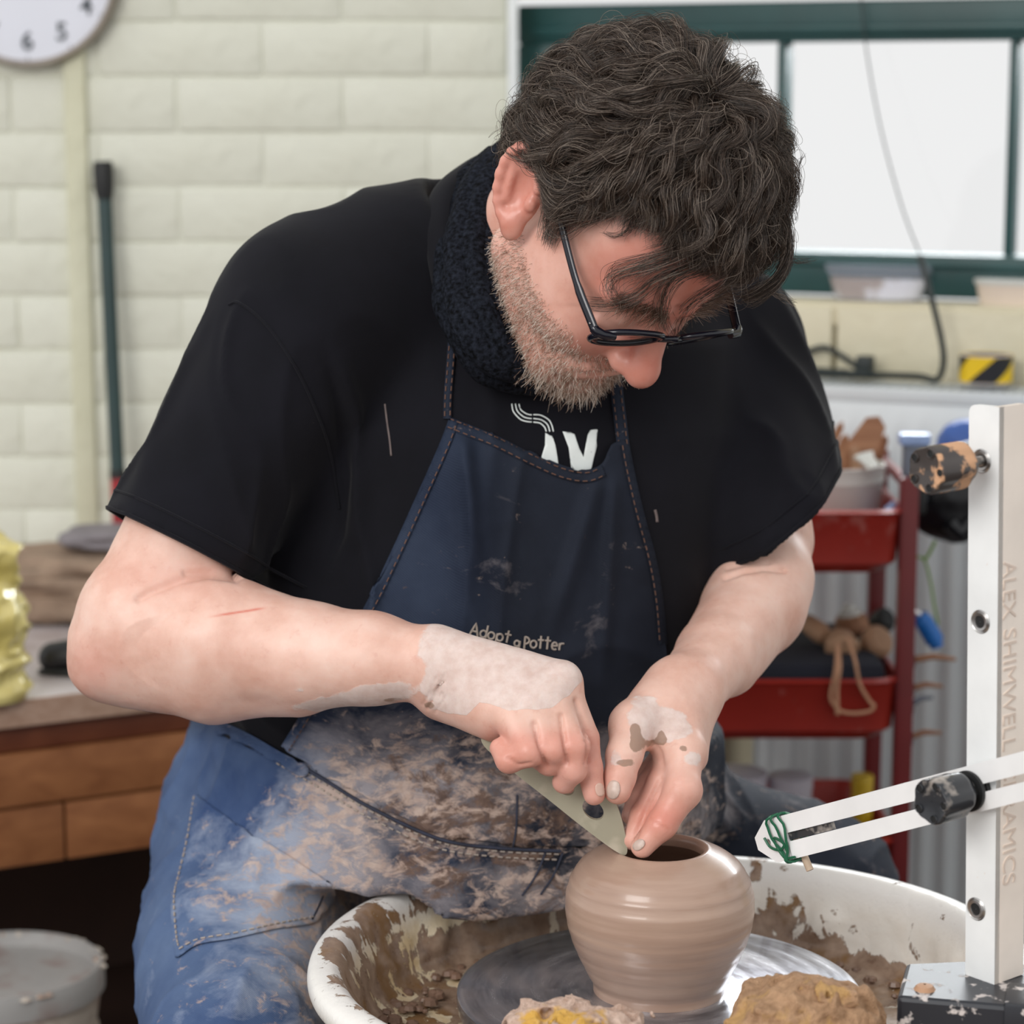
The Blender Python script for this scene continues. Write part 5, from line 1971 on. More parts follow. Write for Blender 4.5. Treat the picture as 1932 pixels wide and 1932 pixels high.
# back of the hand
for (a, b), (ra1, rb1) in ((((822, 1228, 1.902), (1056, 1283, 1.875)), (.0195, .0155)), (((822, 1245, 1.898), (1030, 1305, 1.866)), (.020, .0165)), (((822, 1268, 1.898), (1002, 1325, 1.860)), (.020, .016)), (((826, 1296, 1.900), (966, 1352, 1.855)), (.0195, .0155))):
    ra_.cap(AT(*a), AT(*b), ra1, rb1, .012)
ra_.cap(AT(850, 1290, 1.915), AT(985, 1350, 1.885), .024, .019, .015)
ra_.cap(AT(840, 1312, 1.905), AT(930, 1362, 1.872), .019, .015, .012)
ra_.cap(AT(900, 1270, 1.925), AT(1040, 1330, 1.90), .020, .017, .015)
# knuckles
for p in ((1060, 1282, 1.868), (1036, 1312, 1.860), (1004, 1334, 1.853), (968, 1357, 1.850)):
    ra_.ell(AT(*p), (.0128, .0112, .0112), None, .007)
K = .0022
ra_.chain([PT(1062, 1288, 1.870, .0128), PT(1103, 1393, 1.863, .0112)], .010, .004)
ra_.chain([PT(1103, 1393, 1.863, .0112), PT(1112, 1450, 1.855, .0100), PT(1121, 1499, 1.8505, .0088)], K, .004)
ra_.chain([PT(1038, 1320, 1.858, .0125), PT(1087, 1408, 1.840, .0113)], .008, .004)
ra_.chain([PT(1087, 1408, 1.840, .0113), PT(1082, 1452, 1.840, .0102), PT(1064, 1476, 1.8475, .0092)], K, .004)
ra_.chain([PT(1006, 1342, 1.850, .0118), PT(1045, 1414, 1.834, .0106)], .008, .004)
ra_.chain([PT(1045, 1414, 1.834, .0106), PT(1036, 1438, 1.842, .0098), PT(1020, 1432, 1.853, .0088)], K, .004)
ra_.chain([PT(972, 1364, 1.846, .0112), PT(998, 1418, 1.829, .0118)], .008, .004)
ra_.chain([PT(998, 1418, 1.829, .0118), PT(960, 1434, 1.832, .0098), PT(944, 1412, 1.842, .0082)], K, .004)
# thumb, behind the rib
ra_.chain([PT(930, 1310, 1.92, .018), PT(1010, 1400, 1.905, .0135), PT(1060, 1450, 1.890, .011), PT(1095, 1490, 1.878, .0095)], .012, .004)
# skin creases at the wrist
for a, b in (((800, 1330, 1.875), (840, 1285, 1.872)), ((812, 1338, 1.875), (832, 1308, 1.872))):
    ra_.cap(AT(*a), AT(*b), .0016, .0008, .003, 'sub')
RV, RF = ra_.mesh()

# left arm and hand (right in the photo)
la_ = Field((.02, 1.78, .62), (.33, 2.34, 1.0), 0.0018)
la_.chain([PT(1420, 880, 2.24, .052), PT(1434, 1020, 2.185, .046), PT(1432, 1095, 2.14, .040)], 0, .01)
la_.chain([PT(1430, 1100, 2.135, .041), PT(1412, 1150, 2.10, .0405), PT(1350, 1240, 2.02, .0335), PT(1297, 1302, 1.955, .0275)], .02, .008)
la_.chain([PT(1460, 1090, 2.14, .030), PT(1446, 1150, 2.115, .031), PT(1380, 1262, 2.03, .022)], .02, .01)
la_.cap(AT(1297, 1302, 1.955), AT(1262, 1345, 1.925), .0275, .024, .012)
la_.cap(AT(1262, 1300, 1.945), AT(1196, 1372, 1.905), .0215, .0185, .016)    # thenar
la_.cap(AT(1280, 1325, 1.935), AT(1291, 1415, 1.897), .0200, .0165, .014)
la_.cap(AT(1298, 1330, 1.950), AT(1300, 1425, 1.920), .0200, .0155, .014)
la_.cap(AT(1300, 1330, 1.965), AT(1296, 1432, 1.940), .0180, .0145, .014)
la_.cap(AT(1250, 1350, 1.925), AT(1262, 1405, 1.905), .017, .013, .012)
la_.ell(AT(1293, 1418, 1.892), (.0145, .013, .0135), None, .008)
# thumb
la_.chain([PT(1196, 1365, 1.903, .0175), PT(1178, 1425, 1.875, .0140), PT(1170, 1465, 1.862, .0122)], .010, .005)
la_.chain([PT(1170, 1465, 1.862, .0122), PT(1165, 1492, 1.8555, .0108)], .004, .004)
# index (foremost), middle, ring, little
la_.chain([PT(1291, 1420, 1.892, .0150), PT(1287, 1492, 1.868, .0136)], .008, .004)
la_.chain([PT(1287, 1492, 1.868, .0136), PT(1249, 1555, 1.857, .0118), PT(1212, 1597, 1.8535, .0092)], .003, .004)
la_.ell(AT(1290, 1490, 1.866), (.0142, .0130, .0140), None, .006)
la_.chain([PT(1272, 1420, 1.912, .0125), PT(1248, 1478, 1.888, .0118)], .008, .004)
la_.chain([PT(1248, 1478, 1.888, .0118), PT(1215, 1540, 1.874, .0105), PT(1193, 1584, 1.868, .0085)], .002, .004)
la_.chain([PT(1265, 1425, 1.930, .0115), PT(1228, 1478, 1.905, .0108)], .008, .004)
la_.chain([PT(1228, 1478, 1.905, .0108), PT(1205, 1510, 1.892, .0098), PT(1192, 1538, 1.886, .0085)], .002, .004)
la_.chain([PT(1255, 1420, 1.945, .0105), PT(1226, 1460, 1.925, .0098), PT(1198, 1495, 1.910, .0085)], .006, .004)
LV, LF = la_.mesh()

# hidden core: neck to shoulders and chest
co = Field((-.30, 1.98, .62), (.36, 2.45, 1.30), 0.006)
co.cap(nb, AT(930, 640, 2.17), .062, .085, 0)
co.chain([(*nb, .055), (*R_SH, .055)], .03)
co.chain([PT(590, 590, 2.08, .056), PT(430, 860, 2.05, .054)], .02)
co.chain([(*AT(1000, 540, 2.18), .055), PT(1390, 730, 2.26, .058), PT(1420, 880, 2.24, .050)], .03)
co.chain([PT(930, 640, 2.19, .10), PT(930, 1000, 2.22, .13), PT(880, 1400, 2.27, .15)], .05)
CV, CF = co.mesh()

BV = np.concatenate([HV, RV, LV, CV])
n1_, n2_, n3_ = len(HV), len(HV) + len(RV), len(HV) + len(RV) + len(LV)
BF = np.concatenate([HF_, RF + n1_, LF + n2_, CF + n3_])
bx, by = TOPX(BV)
ishead = np.zeros(len(BV), bool)
ishead[:n1_] = True
isR = np.zeros(len(BV), bool)
isR[n1_:n2_] = True
isL = np.zeros(len(BV), bool)
isL[n2_:n3_] = True


def g2(cx, cy, sx, sy=None, rot=0.0):
    sy = sy or sx
    c, s = math.cos(rot), math.sin(rot)
    u = (bx - cx) * c + (by - cy) * s
    v = -(bx - cx) * s + (by - cy) * c
    return np.exp(-((u / sx) ** 2 + (v / sy) ** 2))


hp = to_head(BV)
slip = np.zeros(len(BV))
edge = np.interp(bx, [780, 830, 880, 905, 960, 1040, 1075, 1092], [1345, 1345, 1352, 1325, 1342, 1338, 1312, 1292])
slip += isR * 0.95 * smooth(770, 850, bx) * smooth(8, -10, by - edge) * smooth(1110, 1090, bx)
slip += isR * (0.95 * g2(715, 1308, 80, 26, -0.1) + 0.85 * g2(610, 1332, 70, 16) + 0.5 * g2(560, 1300, 30, 12) + 0.35 * g2(780, 1215, 60, 30))
slip += isL * (0.95 * g2(1215, 1355, 50, 40, 0.9) + 0.85 * g2(1275, 1370, 42, 30) + 0.6 * g2(1165, 1430, 20, 32) + 0.6 * g2(1310, 1430, 26, 24) + .3 * g2(1300, 1300, 70, 40))
wet = isL * (0.8 * g2(1198, 1372, 14, 12) + 0.9 * g2(1200, 1400, 14, 22, 0.2) + 0.8 * g2(1248, 1388, 8, 14) + 0.8 * g2(1290, 1412, 13, 10) + 0.75 * g2(1180, 1440, 24, 12) + 0.8 * g2(1158, 1492, 16, 20) + .5 * g2(1225, 1405, 16, 14) + 0.4 * g2(1250, 1400, 20, 10))
wet += isR * (0.7 * g2(810, 1330, 16, 10) + 0.55 * g2(740, 1322, 40, 10) + .4 * g2(830, 1345, 20, 14))
red = 0.06 + 0.20 * ishead + isR * (0.42 * smooth(1350, 1400, by) * smooth(890, 930, bx) + 0.28 * g2(175, 1265, 50) + 0.16 * g2(330, 1090, 120, 40))
red += isL * (0.40 * g2(1250, 1545, 50, 40) + 0.22 * smooth(1400, 1480, by))
red += ishead * (0.58 * np.exp(-((hp[:, 0]) ** 2 / .020 ** 2 + (hp[:, 1] + .105) ** 2 / .03 ** 2 + (hp[:, 2] + .03) ** 2 / .03 ** 2))
                 + 0.35 * np.exp(-((np.abs(hp[:, 0]) - .038) ** 2 / .02 ** 2 + (hp[:, 1] + .075) ** 2 / .03 ** 2 + (hp[:, 2] + .03) ** 2 / .022 ** 2))
                 + 0.35 * smooth(.066, .078, np.abs(hp[:, 0])) * smooth(-.01, .01, hp[:, 1]) + 0.40 * smooth(-.03, -.07, hp[:, 1]) * smooth(-.005, .02, hp[:, 2]))
jaw = ishead * smooth(-.030, -.050, hp[:, 2]) * smooth(.03, -.005, hp[:, 1])
wet += 0.22 * jaw
# scratch on the forearm
dsc = np.abs((by - 1152) - (bx - 470) * -0.16)
red += isR * 0.9 * np.exp(-(dsc / 2.2) ** 2) * smooth(385, 430, bx) * smooth(510, 480, bx)
tone = np.stack([np.clip(slip, 0, 1), np.clip(red, 0, 1), np.clip(wet, 0, 1)], 1)
BN = vnormals(BV, BF)
def pline(pts):
    d = np.full(len(BV), 1e9)
    for (x0, y0), (x1, y1) in zip(pts[:-1], pts[1:]):
        t = np.clip(((bx - x0) * (x1 - x0) + (by - y0) * (y1 - y0)) / ((x1 - x0) ** 2 + (y1 - y0) ** 2), 0, 1)
        d = np.minimum(d, np.hypot(bx - x0 - t * (x1 - x0), by - y0 - t * (y1 - y0)))
    return d


facing = (BN[:, 1] < 0.15)
crease = np.zeros(len(BV))
for pts, dep, wd in (([(1008, 1366), (1016, 1395), (1024, 1420), (1029, 1445)], .0034, 4.5), ([(1058, 1350), (1063, 1385), (1069, 1420), (1070, 1440)], .0034, 4.5), ([(1086, 1322), (1099, 1362), (1111, 1405), (1106, 1440)], .0028, 4.0), ([(1000, 1440), (978, 1444), (958, 1430)], .0016, 3.0),
                     ([(806, 1338), (824, 1305), (838, 1272)], .0016, 2.2), ([(798, 1330), (812, 1302), (822, 1280)], .0010, 2.0), ([(820, 1345), (842, 1312)], .0008, 2.0), ([(1100, 1398), (1122, 1394)], .0006, 2.0), ([(446, 1089), (432, 1086), (395, 1083), (340, 1094), (285, 1116), (262, 1130)], .0040, 8.0), ([(455, 1084), (400, 1076), (350, 1080)], .0030, 6.0), ([(1106, 1452), (1130, 1446)], .0006, 2.0)):
    crease += isR * facing * dep * np.exp(-(pline(pts) / wd) ** 2)
for pts, dep, wd in (([(1246, 1470), (1222, 1520), (1196, 1588)], .0020, 4.0), ([(1232, 1400), (1246, 1420), (1250, 1445)], .0014, 4.0), ([(1150, 1432), (1196, 1428)], .0007, 2.0), ([(1152, 1440), (1194, 1437)], .0006, 2.0), ([(1268, 1480), (1306, 1476)], .0006, 2.5), ([(1228, 1548), (1262, 1566)], .0007, 2.5), ([(1245, 1400), (1275, 1388)], .0006, 2.0), ([(1242, 1410), (1272, 1402)], .0006, 2.0), ([(1366, 1090), (1400, 1078), (1440, 1072), (1480, 1076)], .0034, 5.0), ([(1372, 1072), (1410, 1062), (1450, 1062)], .0018, 5.0)):
    crease += isL * facing * dep * np.exp(-(pline(pts) / wd) ** 2)
BV2 = BV + BN * (fbm(BV, 45, 3, 3) * 0.0006 * (~ishead) - crease)[:, None]
skin = npmesh('body', BV2.astype(np.float32), BF, M['skin'], person, attrs={'tone': tone})
head_bvh = bvh_of((HV, HF_))
hand_bvh = bvh_of((RV, RF), (LV, LF))

# fingernails
def nail(px, py, w, l, rot, name, mat):
    c, s = math.cos(rot), math.sin(rot)
    pl = [(px + (u * w) * c - (v * l) * s, py + (u * w) * s + (v * l) * c) for u, v in [(math.cos(t) * (0.5 if abs(math.cos(t)) < .8 else .46), math.sin(t) * 0.5) for t in [2 * math.pi * k / 14 for k in range(14)]]]
    return wrap_patch(hand_bvh, pl, 0.0007, name, M[mat], skin, step=3.0, sub=2, thick=0.0008, relaxit=0)


nail(1132, 1490, 20, 26, math.radians(-12), 'fingernail', 'nail')
nail(1157, 1490, 28, 36, math.radians(8), 'fingernail', 'nail_slip')
nail(1205, 1594, 20, 26, math.radians(50), 'fingernail', 'nail_slip')

# ------------------------------------------------------------------ black t-shirt
def row(py, L, Rr, Yc, b, yaw):
    A, B = AT(L, py, Yc), AT(Rr, py, Yc)
    sil = (B.x - A.x) / 2
    a2 = (sil ** 2 - (b * math.sin(yaw)) ** 2) / math.cos(yaw) ** 2
    return (A.z, (A.x + B.x) / 2, Yc, math.sqrt(max(a2, .01)), b)


YAW = math.radians(16)
sf = Field((-.43, 1.90, .56), (.40, 2.50, 1.26), 0.0036)
sf.loft([row(455, 760, 1180, 2.20, .085, YAW), row(540, 620, 1330, 2.20, .115, YAW), row(640, 595, 1395, 2.195, .14, YAW), row(800, 560, 1405, 2.185, .155, YAW), row(950, 500, 1390, 2.19, .165, YAW), row(1100, 445, 1372, 2.20, .18, YAW), row(1250, 425, 1335, 2.225, .20, YAW), row(1360, 410, 1330, 2.255, .207, YAW), row(1420, 430, 1310, 2.265, .200, YAW), row(1520, 440, 1290, 2.275, .195, YAW)], YAW)
sf.chain([(*AT(905, 442, 2.15), .060), (*AT(745, 514, 2.115), .066), (*AT(592, 594, 2.08), .0725)], .05, .03)
sf.chain([(*AT(1040, 480, 2.19), .062), (*AT(1220, 570, 2.23), .066), (*AT(1352, 660, 2.25), .068)], .05, .02)
hR = AT(335, 1030, 2.02)
aR = (hR - AT(590, 590, 2.08)).normalized()
sf.cap(AT(590, 590, 2.08), hR + aR * .03, .074, .066, .035)
hL = AT(1464, 960, 2.165)
aL = (hL - AT(1352, 660, 2.25)).normalized()
ax_l = (Vector((AT(1585, 870, 2.18) - AT(1370, 1045, 2.18)))).normalized()
# sleeves cut off square at the hems, hollow inside
def cut_hem(h, a, r, bore0, bore1, axis):
    lo, hi = np.array(h + a * .034) - .17, np.array(h + a * .034) + .17
    s, X, Y, Z = sf.block(lo, hi, 0)
    d = (X - h.x) * a.x + (Y - h.y) * a.y + (Z - h.z) * a.z
    perp = np.sqrt(np.maximum((X - h.x) ** 2 + (Y - h.y) ** 2 + (Z - h.z) ** 2 - d ** 2, 0))
    m = np.where((perp < r * 1.36) & (d < .16), d, -1.0)
    sf.D[s] = np.maximum(sf.D[s], m.astype(np.float32))
    sf.cap(h - axis * .045, h + axis * .13, bore0, bore1, 0.004, 'sub')
nL = Vector((.60, .12, -.79)).normalized()
eR = (AT(205, 970, 2.02) - AT(460, 1098, 2.02)).normalized()
nR = (aR - eR * aR.dot(eR)).normalized()
cut_hem(hR, nR, .066, .060, .0605, nR)
s_, X_, Y_, Z_ = sf.block(np.array(hL) - .32, np.array(hL) + .22, 0)
old = sf.D[s_].copy()
sf.D[s_] = 1.0
sf.cap(AT(1352, 660, 2.25), hL + aL * .12, .069, .0690)
sf.plane(hL, nL, np.array(hL) - .32, np.array(hL) + .22)
sf.cap(hL - aL * .045, hL + aL * .13, .0605, .0605, 0.004, 'sub')
new = sf.D[s_].copy()
h_ = np.clip(.5 + .5 * (old - new) / .03, 0, 1)
sf.D[s_] = old + (new - old) * h_ - .03 * h_ * (1 - h_)
# collar opening
sf.cap(AT(930, 380, 2.12), AT(985, 250, 2.05), .060, .075, .012, 'sub')
SV, SF_ = sf.mesh()
SN = vnormals(SV, SF_)
spx, spy = TOPX(SV)
# cloth folds: long creases falling from the shoulders, wrinkles at the sleeves and waist
U = SV.copy()
f1 = 1 - np.abs(noise3(np.stack([U[:, 0] + 0.25 * U[:, 2] + 0.02 * noise3(U, 8, 2), U[:, 1] * 0.5, U[:, 2] * 0.22], 1), 15, 4))
f2 = 1 - np.abs(noise3(np.stack([U[:, 0] * 0.6 - 0.6 * U[:, 2], U[:, 1], U[:, 2] * 0.8 + U[:, 0] * .4], 1), 13, 12))
f3 = 1 - np.abs(noise3(np.stack([U[:, 0] * 0.9, U[:, 1], U[:, 2] * 0.16], 1), 26, 31))
wR = smooth(640, 520, spx) * smooth(520, 640, spy)
wLs = smooth(1380, 1450, spx)
disp = (f1 ** 4 - 0.25) * 0.0085 * (0.5 + 0.5 * smooth(600, 900, spy)) + (f2 ** 5 - 0.2) * 0.005 * smooth(1000, 1200, spy)
disp = disp + (f3 ** 4 - 0.25) * 0.0085 * (wR * 0.7 + wLs)
hemw = np.minimum(1, np.abs((SV - np.array(hR)) @ np.array(nR)) / .02)
cdx = spx - np.interp(spy, [640, 760, 900, 1010, 1100], [606, 640, 655, 640, 600])
disp = disp - 0.006 * np.exp(-(cdx / 11) ** 2) * smooth(640, 740, spy) * smooth(1100, 1000, spy) + 0.004 * np.exp(-((cdx - 26) / 16) ** 2) * smooth(640, 740, spy) * smooth(1100, 1000, spy)
disp = disp * (0.35 + 0.65 * hemw) * smooth(1440, 1330, spy)
SV = (SV + SN * disp[:, None]).astype(np.float32)
SV = relax(SV, SF_, 2, 0.4).astype(np.float32)
# soften the voxel steps of the two hems
wh = np.zeros(len(SV))
for h_c, h_n in ((hR, nR), (hL, nL)):
    q_ = SV - np.array(h_c)
    wh = np.maximum(wh, smooth(.016, .008, np.abs(q_ @ np.array(h_n))) * (np.linalg.norm(q_, axis=1) < .115))
SV = (SV * (1 - wh)[:, None] + relax(SV, SF_, 7, 0.5) * wh[:, None]).astype(np.float32)
shirt = npmesh('t_shirt', SV, SF_, M['shirt'], person)

# ------------------------------------------------------------------ denim trousers (hips, belly, thighs)
tf = Field((-.40, 1.80, .38), (.42, 2.56, .92), 0.0036)
tf.loft([row(1330, 396, 1342, 2.262, .2240, YAW), row(1400, 374, 1344, 2.265, .240, YAW), row(1470, 342, 1345, 2.272, .258, YAW), row(1560, 325, 1335, 2.275, .272, YAW), row(1660, 360, 1310, 2.275, .272, YAW), row(1700, 380, 1300, 2.275, .265, YAW)], YAW)
wa_, wb_, wc_ = AT(402, 1358, 2.2), AT(560, 1428, 2.05), AT(1330, 1425, 2.12)
wn_ = (wb_ - wa_).cross(wc_ - wa_).normalized()
wn_ = wn_ if wn_.z > 0 else -wn_
# the belly hangs over the rim of the pan, a little lower inside it
s_, X_, Y_, Z_ = tf.block((-.4, 1.8, .38), (.42, 2.26, .9), 0)
inpan = smooth(1.05, .78, np.abs((X_ - PX) / (PA - .040)) ** PN + np.abs((Y_ - PY) / (PB - .040)) ** PN).astype(np.float32)
tf.D[s_] = np.maximum(tf.D[s_], (.577 - .022 * inpan) - Z_)
tf.chain([PT(515, 1560, 2.28, .102), PT(462, 1800, 2.10, .094), PT(452, 1990, 1.95, .080)], .045, .02)
tf.chain([(*AT(1180, 1590, 2.33), .10), (*AT(1525, 1692, 2.30), .086)], .05, .02)
tf.plane(wa_, wn_, (-.4, 1.8, .38), (.42, 2.56, .92))
TV, TF = tf.mesh()
TN = vnormals(TV, TF)
f1 = 1 - np.abs(noise3(TV * np.array([1, 1, 0.7], np.float32), 12, 14))
f2 = 1 - np.abs(noise3(TV * np.array([0.8, 1, 1.2], np.float32), 26, 24))
TV = (TV + TN * ((f1 ** 4 - .2) * .006 + (f2 ** 4 - .2) * .0025)[:, None]).astype(np.float32)


def clay_px(px, py):
    """how stained the apron and trousers are, at photo pixels"""
    px, py = np.asarray(px, float), np.asarray(py, float)
    G = lambda cx, cy, sx, sy, r=0.0: np.exp(-(((px - cx) * math.cos(r) + (py - cy) * math.sin(r)) / sx) ** 2 - ((-(px - cx) * math.sin(r) + (py - cy) * math.cos(r)) / sy) ** 2)
    r = 0.02 + 0.72 * smooth(1240, 1480, py) * smooth(420, 620, px) + 0.25 * G(740, 1440, 190, 70, .1)
    r += 0.58 * G(490, 1690, 160, 110) + 0.30 * G(420, 1860, 150, 90) + 0.32 * G(600, 1540, 110, 70) + 0.25 * G(900, 1080, 90, 40) + 0.30 * G(1195, 1040, 40, 30) + 0.22 * G(1150, 1150, 70, 60)
    r -= 0.22 * G(470, 1440, 110, 60)
    g = 0.02 + 0.80 * smooth(700, 480, px) * smooth(1340, 1420, py) + 0.16 * smooth(1000, 800, px)
    b = 0.55 * smooth(1340, 1480, py) * smooth(560, 760, px) + 0.25 * G(900, 1400, 110, 60) + .3 * G(850, 1560, 160, 60) - .25 * G(500, 1700, 160, 160)
    far = smooth(1300, 1390, px)
    return np.clip(np.stack([r - .42 * far, g, b - .3 * far], 1), 0, 1)


tx, ty_ = TOPX(TV)
trs = npmesh('denim_trousers', TV, TF, M['denim'], person, attrs={'clay': clay_px(tx, ty_)})
# shins and boots under the frame
lg = Field((-.36, 1.78, 0.0), (.42, 2.42, .50), 0.006)
kl, kr = AT(452, 1990, 1.95), AT(1525, 1692, 2.30)
lg.chain([(*kl, .078), (kl.x - .02, 1.97, .26, .066), (kl.x - .02, 2.02, .10, .056)], 0)
lg.chain([(*kr, .084), (kr.x + .05, 2.24, .26, .066), (kr.x + .05, 2.27, .10, .056)], .0)
V, F = lg.mesh()
npmesh('trouser_leg', V, F, M['denim'], person, attrs={'clay': np.tile(np.array([[.3, .7, .1]]), (len(V), 1))})
for x, y in ((kl.x - .02, 2.0), (kr.x + .05, 2.25)):
    f = Field((x - .08, y - .24, -.01), (x + .08, y + .10, .16), 0.005)
    f.chain([(x, y + .03, .10, .046), (x, y + .02, .05, .05), (x, y - .15, .042, .042)], .02, .02)
    f.plane((0, 0, .002), (0, 0, -1), (x - .1, y - .3, -.05), (x + .1, y + .2, .2))
    V, F = f.mesh()
    npmesh('boot', V, F, M['boot'], person)

# stool
so = AT(880, 1700, 2.38)
stool = empty('stool', (so.x, 2.36, 0), 'low round wooden stool under the potter', 'stool')
MB().lathe([(0.001, .385), (.15, .385), (.16, .395), (.16, .410), (.15, .418), (.001, .418)], (so.x, 2.36, 0), 40).build('seat', M['stool_wood'], stool)
for k in range(4):
    a = math.radians(45 + 90 * k)
    MB().tube([(so.x + math.cos(a) * .11, 2.36 + math.sin(a) * .11, .386), (so.x + math.cos(a) * .15, 2.36 + math.sin(a) * .15, 0.0)], .016, 12).build('leg', M['stool_wood'], stool)

# ------------------------------------------------------------------ bib of the apron
body_bvh = bvh_of((SV, SF_), (TV, TF))
bib_poly = [(848, 783), (890, 800), (940, 820), (1000, 850), (1060, 877), (1105, 886), (1135, 875), (1148, 850), (1158, 836), (1190, 831), (1198, 880), (1216, 960), (1240, 1050), (1254, 1130), (1262, 1215), (1282, 1300), (1318, 1385), (1334, 1455), (1372, 1512), (1300, 1570), (1180, 1600), (1060, 1604), (940, 1596), (830, 1578), (700, 1518), (600, 1458), (527, 1415), (552, 1370), (590, 1305), (635, 1230), (682, 1148), (735, 1040), (785, 930), (825, 840)]


def bib_disp(T):
    x, y = T[:, 0], T[:, 1]
    Q = np.stack([x / 100 + y / 900.0, y / 700.0, np.zeros(len(x))], 1)
    r = (1 - np.abs(noise3(Q, 1.25, 6))) ** 4 * 0.007 * smooth(800, 900, y) * smooth(1560, 1350, y)
    r += 0.010 * np.exp(-((x - (872 + (y - 800) * 0.10)) / 16) ** 2) * smooth(800, 850, y) * smooth(1150, 950, y)
    r += 0.009 * np.exp(-((x - (1130 - (y - 900) * 0.30)) / 18) ** 2) * smooth(880, 930, y) * smooth(1250, 1050, y)
    r += 0.008 * np.exp(-((x - (1160 - (y - 900) * 0.06)) / 13) ** 2) * smooth(880, 930, y) * smooth(1350, 1100, y)
    return r


bib = wrap_patch(body_bvh, bib_poly, 0.004, 'denim_bib', M['denim'], person, step=7, attr=lambda T: clay_px(T[:, 0], T[:, 1]), disp=bib_disp, relaxit=6, thick=.004)
bvV = np.empty(len(bib.data.vertices) * 3, np.float32)
bib.data.vertices.foreach_get('co', bvV)
bvV = bvV.reshape(-1, 3) + np.array(wloc(bib), np.float32)
bib_bvh = BVHTree.FromPolygons(bvV.tolist(), [list(p.vertices) for p in bib.data.polygons])
both = lambda px, py: hit(bib_bvh, px, py)[0] or hit(body_bvh, px, py)[0]


class Two:
    """first surface met of several"""
    def __init__(self, *b): self.b = b
    def ray_cast(self, o, d):
        best = (None, None, None, None)
        for b in self.b:
            r = b.ray_cast(o, d)
            if r[0] is not None and (best[0] is None or r[3] < best[3]):
                best = r
        return best


cloth = Two(bib_bvh, body_bvh)


def hem(path, wid_px, name, parent, off=0.0014, closed=False):
    """strip of folded cloth along an edge: path is the outer edge, width in pixels to its inner side"""
    P = np.array(spline(path, 5))
    T_ = np.gradient(P, axis=0)
    T_ /= np.linalg.norm(T_, axis=1, keepdims=True)
    Nn = np.stack([-T_[:, 1], T_[:, 0]], 1)
    inner = P + Nn * wid_px
    pl = [tuple(p) for p in P] + [tuple(p) for p in inner[::-1]]
    return wrap_patch(cloth, pl, off, name, M['denim'], parent, step=6, smoothp=False, attr=lambda T: clay_px(T[:, 0], T[:, 1]), relaxit=0, thick=.002), P, inner


st = MB()
top_edge = [(852, 788), (890, 803), (940, 823), (1000, 853), (1060, 880), (1105, 889), (1135, 878)]
_, P, I = hem(top_edge, 22, 'hem_band', bib)
for q in (0.14, 0.86):
    stitches(st, on_surface(cloth, P + (I - P) * q, .0030))
left_edge = [(530, 1408), (592, 1306), (684, 1150), (737, 1042), (787, 932), (827, 842), (846, 792)]
_, P, I = hem(left_edge, 20, 'hem_band', bib)
stitches(st, on_surface(cloth, P + (I - P) * 0.85, .0030))
right_edge = [(1188, 838), (1196, 882), (1214, 962), (1238, 1052), (1252, 1132), (1259, 1215)]
_, P, I = hem(right_edge, 16, 'hem_band', bib)
stitches(st, on_surface(cloth, P + (I - P) * 0.85, .0030))
st.build('hem_stitching', M['thread_tan'], bib, kind='stuff')
# seam across the belly, below it the waistband
seam = [(530, 1424), (600, 1464), (700, 1524), (830, 1583), (940, 1600), (1058, 1606)]
sm = on_surface(cloth, spline(seam, 8), .0022)
MB().tube(sm, 0.0015, 6).build('waist_seam', M['seam_denim'], bib)
sw = MB()
stitches(sw, on_surface(cloth, [(x - 8, y + 16) for x, y in spline(seam, 8)], .0014), .0008)
stitches(sw, on_surface(cloth, [(x - 2, y + 6) for x, y in spline(seam, 8)], .0014), .0008)
sw.build('waist_stitching', M['thread'], bib, kind='stuff')
for pth in ([(976, 1500), (974, 1560), (968, 1598)], [(1062, 1608), (1045, 1650), (1020, 1688)], [(1030, 1606), (1012, 1650), (985, 1690)]):
    MB().tube(on_surface(cloth, spline(pth, 6), .0008), 0.0009, 6).build('seam', M['seam_denim'], bib)
wrap_patch(body_bvh, [(404, 1360), (440, 1370), (480, 1390), (530, 1419), (580, 1446), (570, 1466), (518, 1440), (468, 1412), (430, 1392), (400, 1382)], .0045, 'waistband', M['denim'], trs, step=6, attr=lambda T: clay_px(T[:, 0], T[:, 1]), relaxit=3)
# thigh pocket
pock = [(356, 1496), (400, 1522), (450, 1556), (520, 1600), (600, 1652), (640, 1690), (600, 1738), (520, 1752), (440, 1770), (372, 1782), (330, 1806), (322, 1760), (318, 1690), (330, 1640), (348, 1580)]
pk = wrap_patch(cloth, pock, 0.004, 'thigh_pocket', M['denim'], trs, step=8, attr=lambda T: np.clip(clay_px(T[:, 0], T[:, 1]) + np.array([[.18, .12, 0]]), 0, 1), relaxit=2)
sp_ = MB()
for pth in ([(366, 1502), (352, 1585), (338, 1645), (328, 1692), (332, 1760), (338, 1792)], [(338, 1790), (372, 1772), (440, 1760), (520, 1742), (598, 1728)]):
    stitches(sp_, on_surface(cloth, spline(pth, 8), .0058), .0008)
sp_.build('pocket_stitching', M['thread'], pk, kind='stuff')
MB().tube(on_surface(cloth, spline([(588, 1736), (605, 1700), (618, 1662)], 6), .003), .0012, 6).build('pocket_edge', M['seam_denim'], pk)

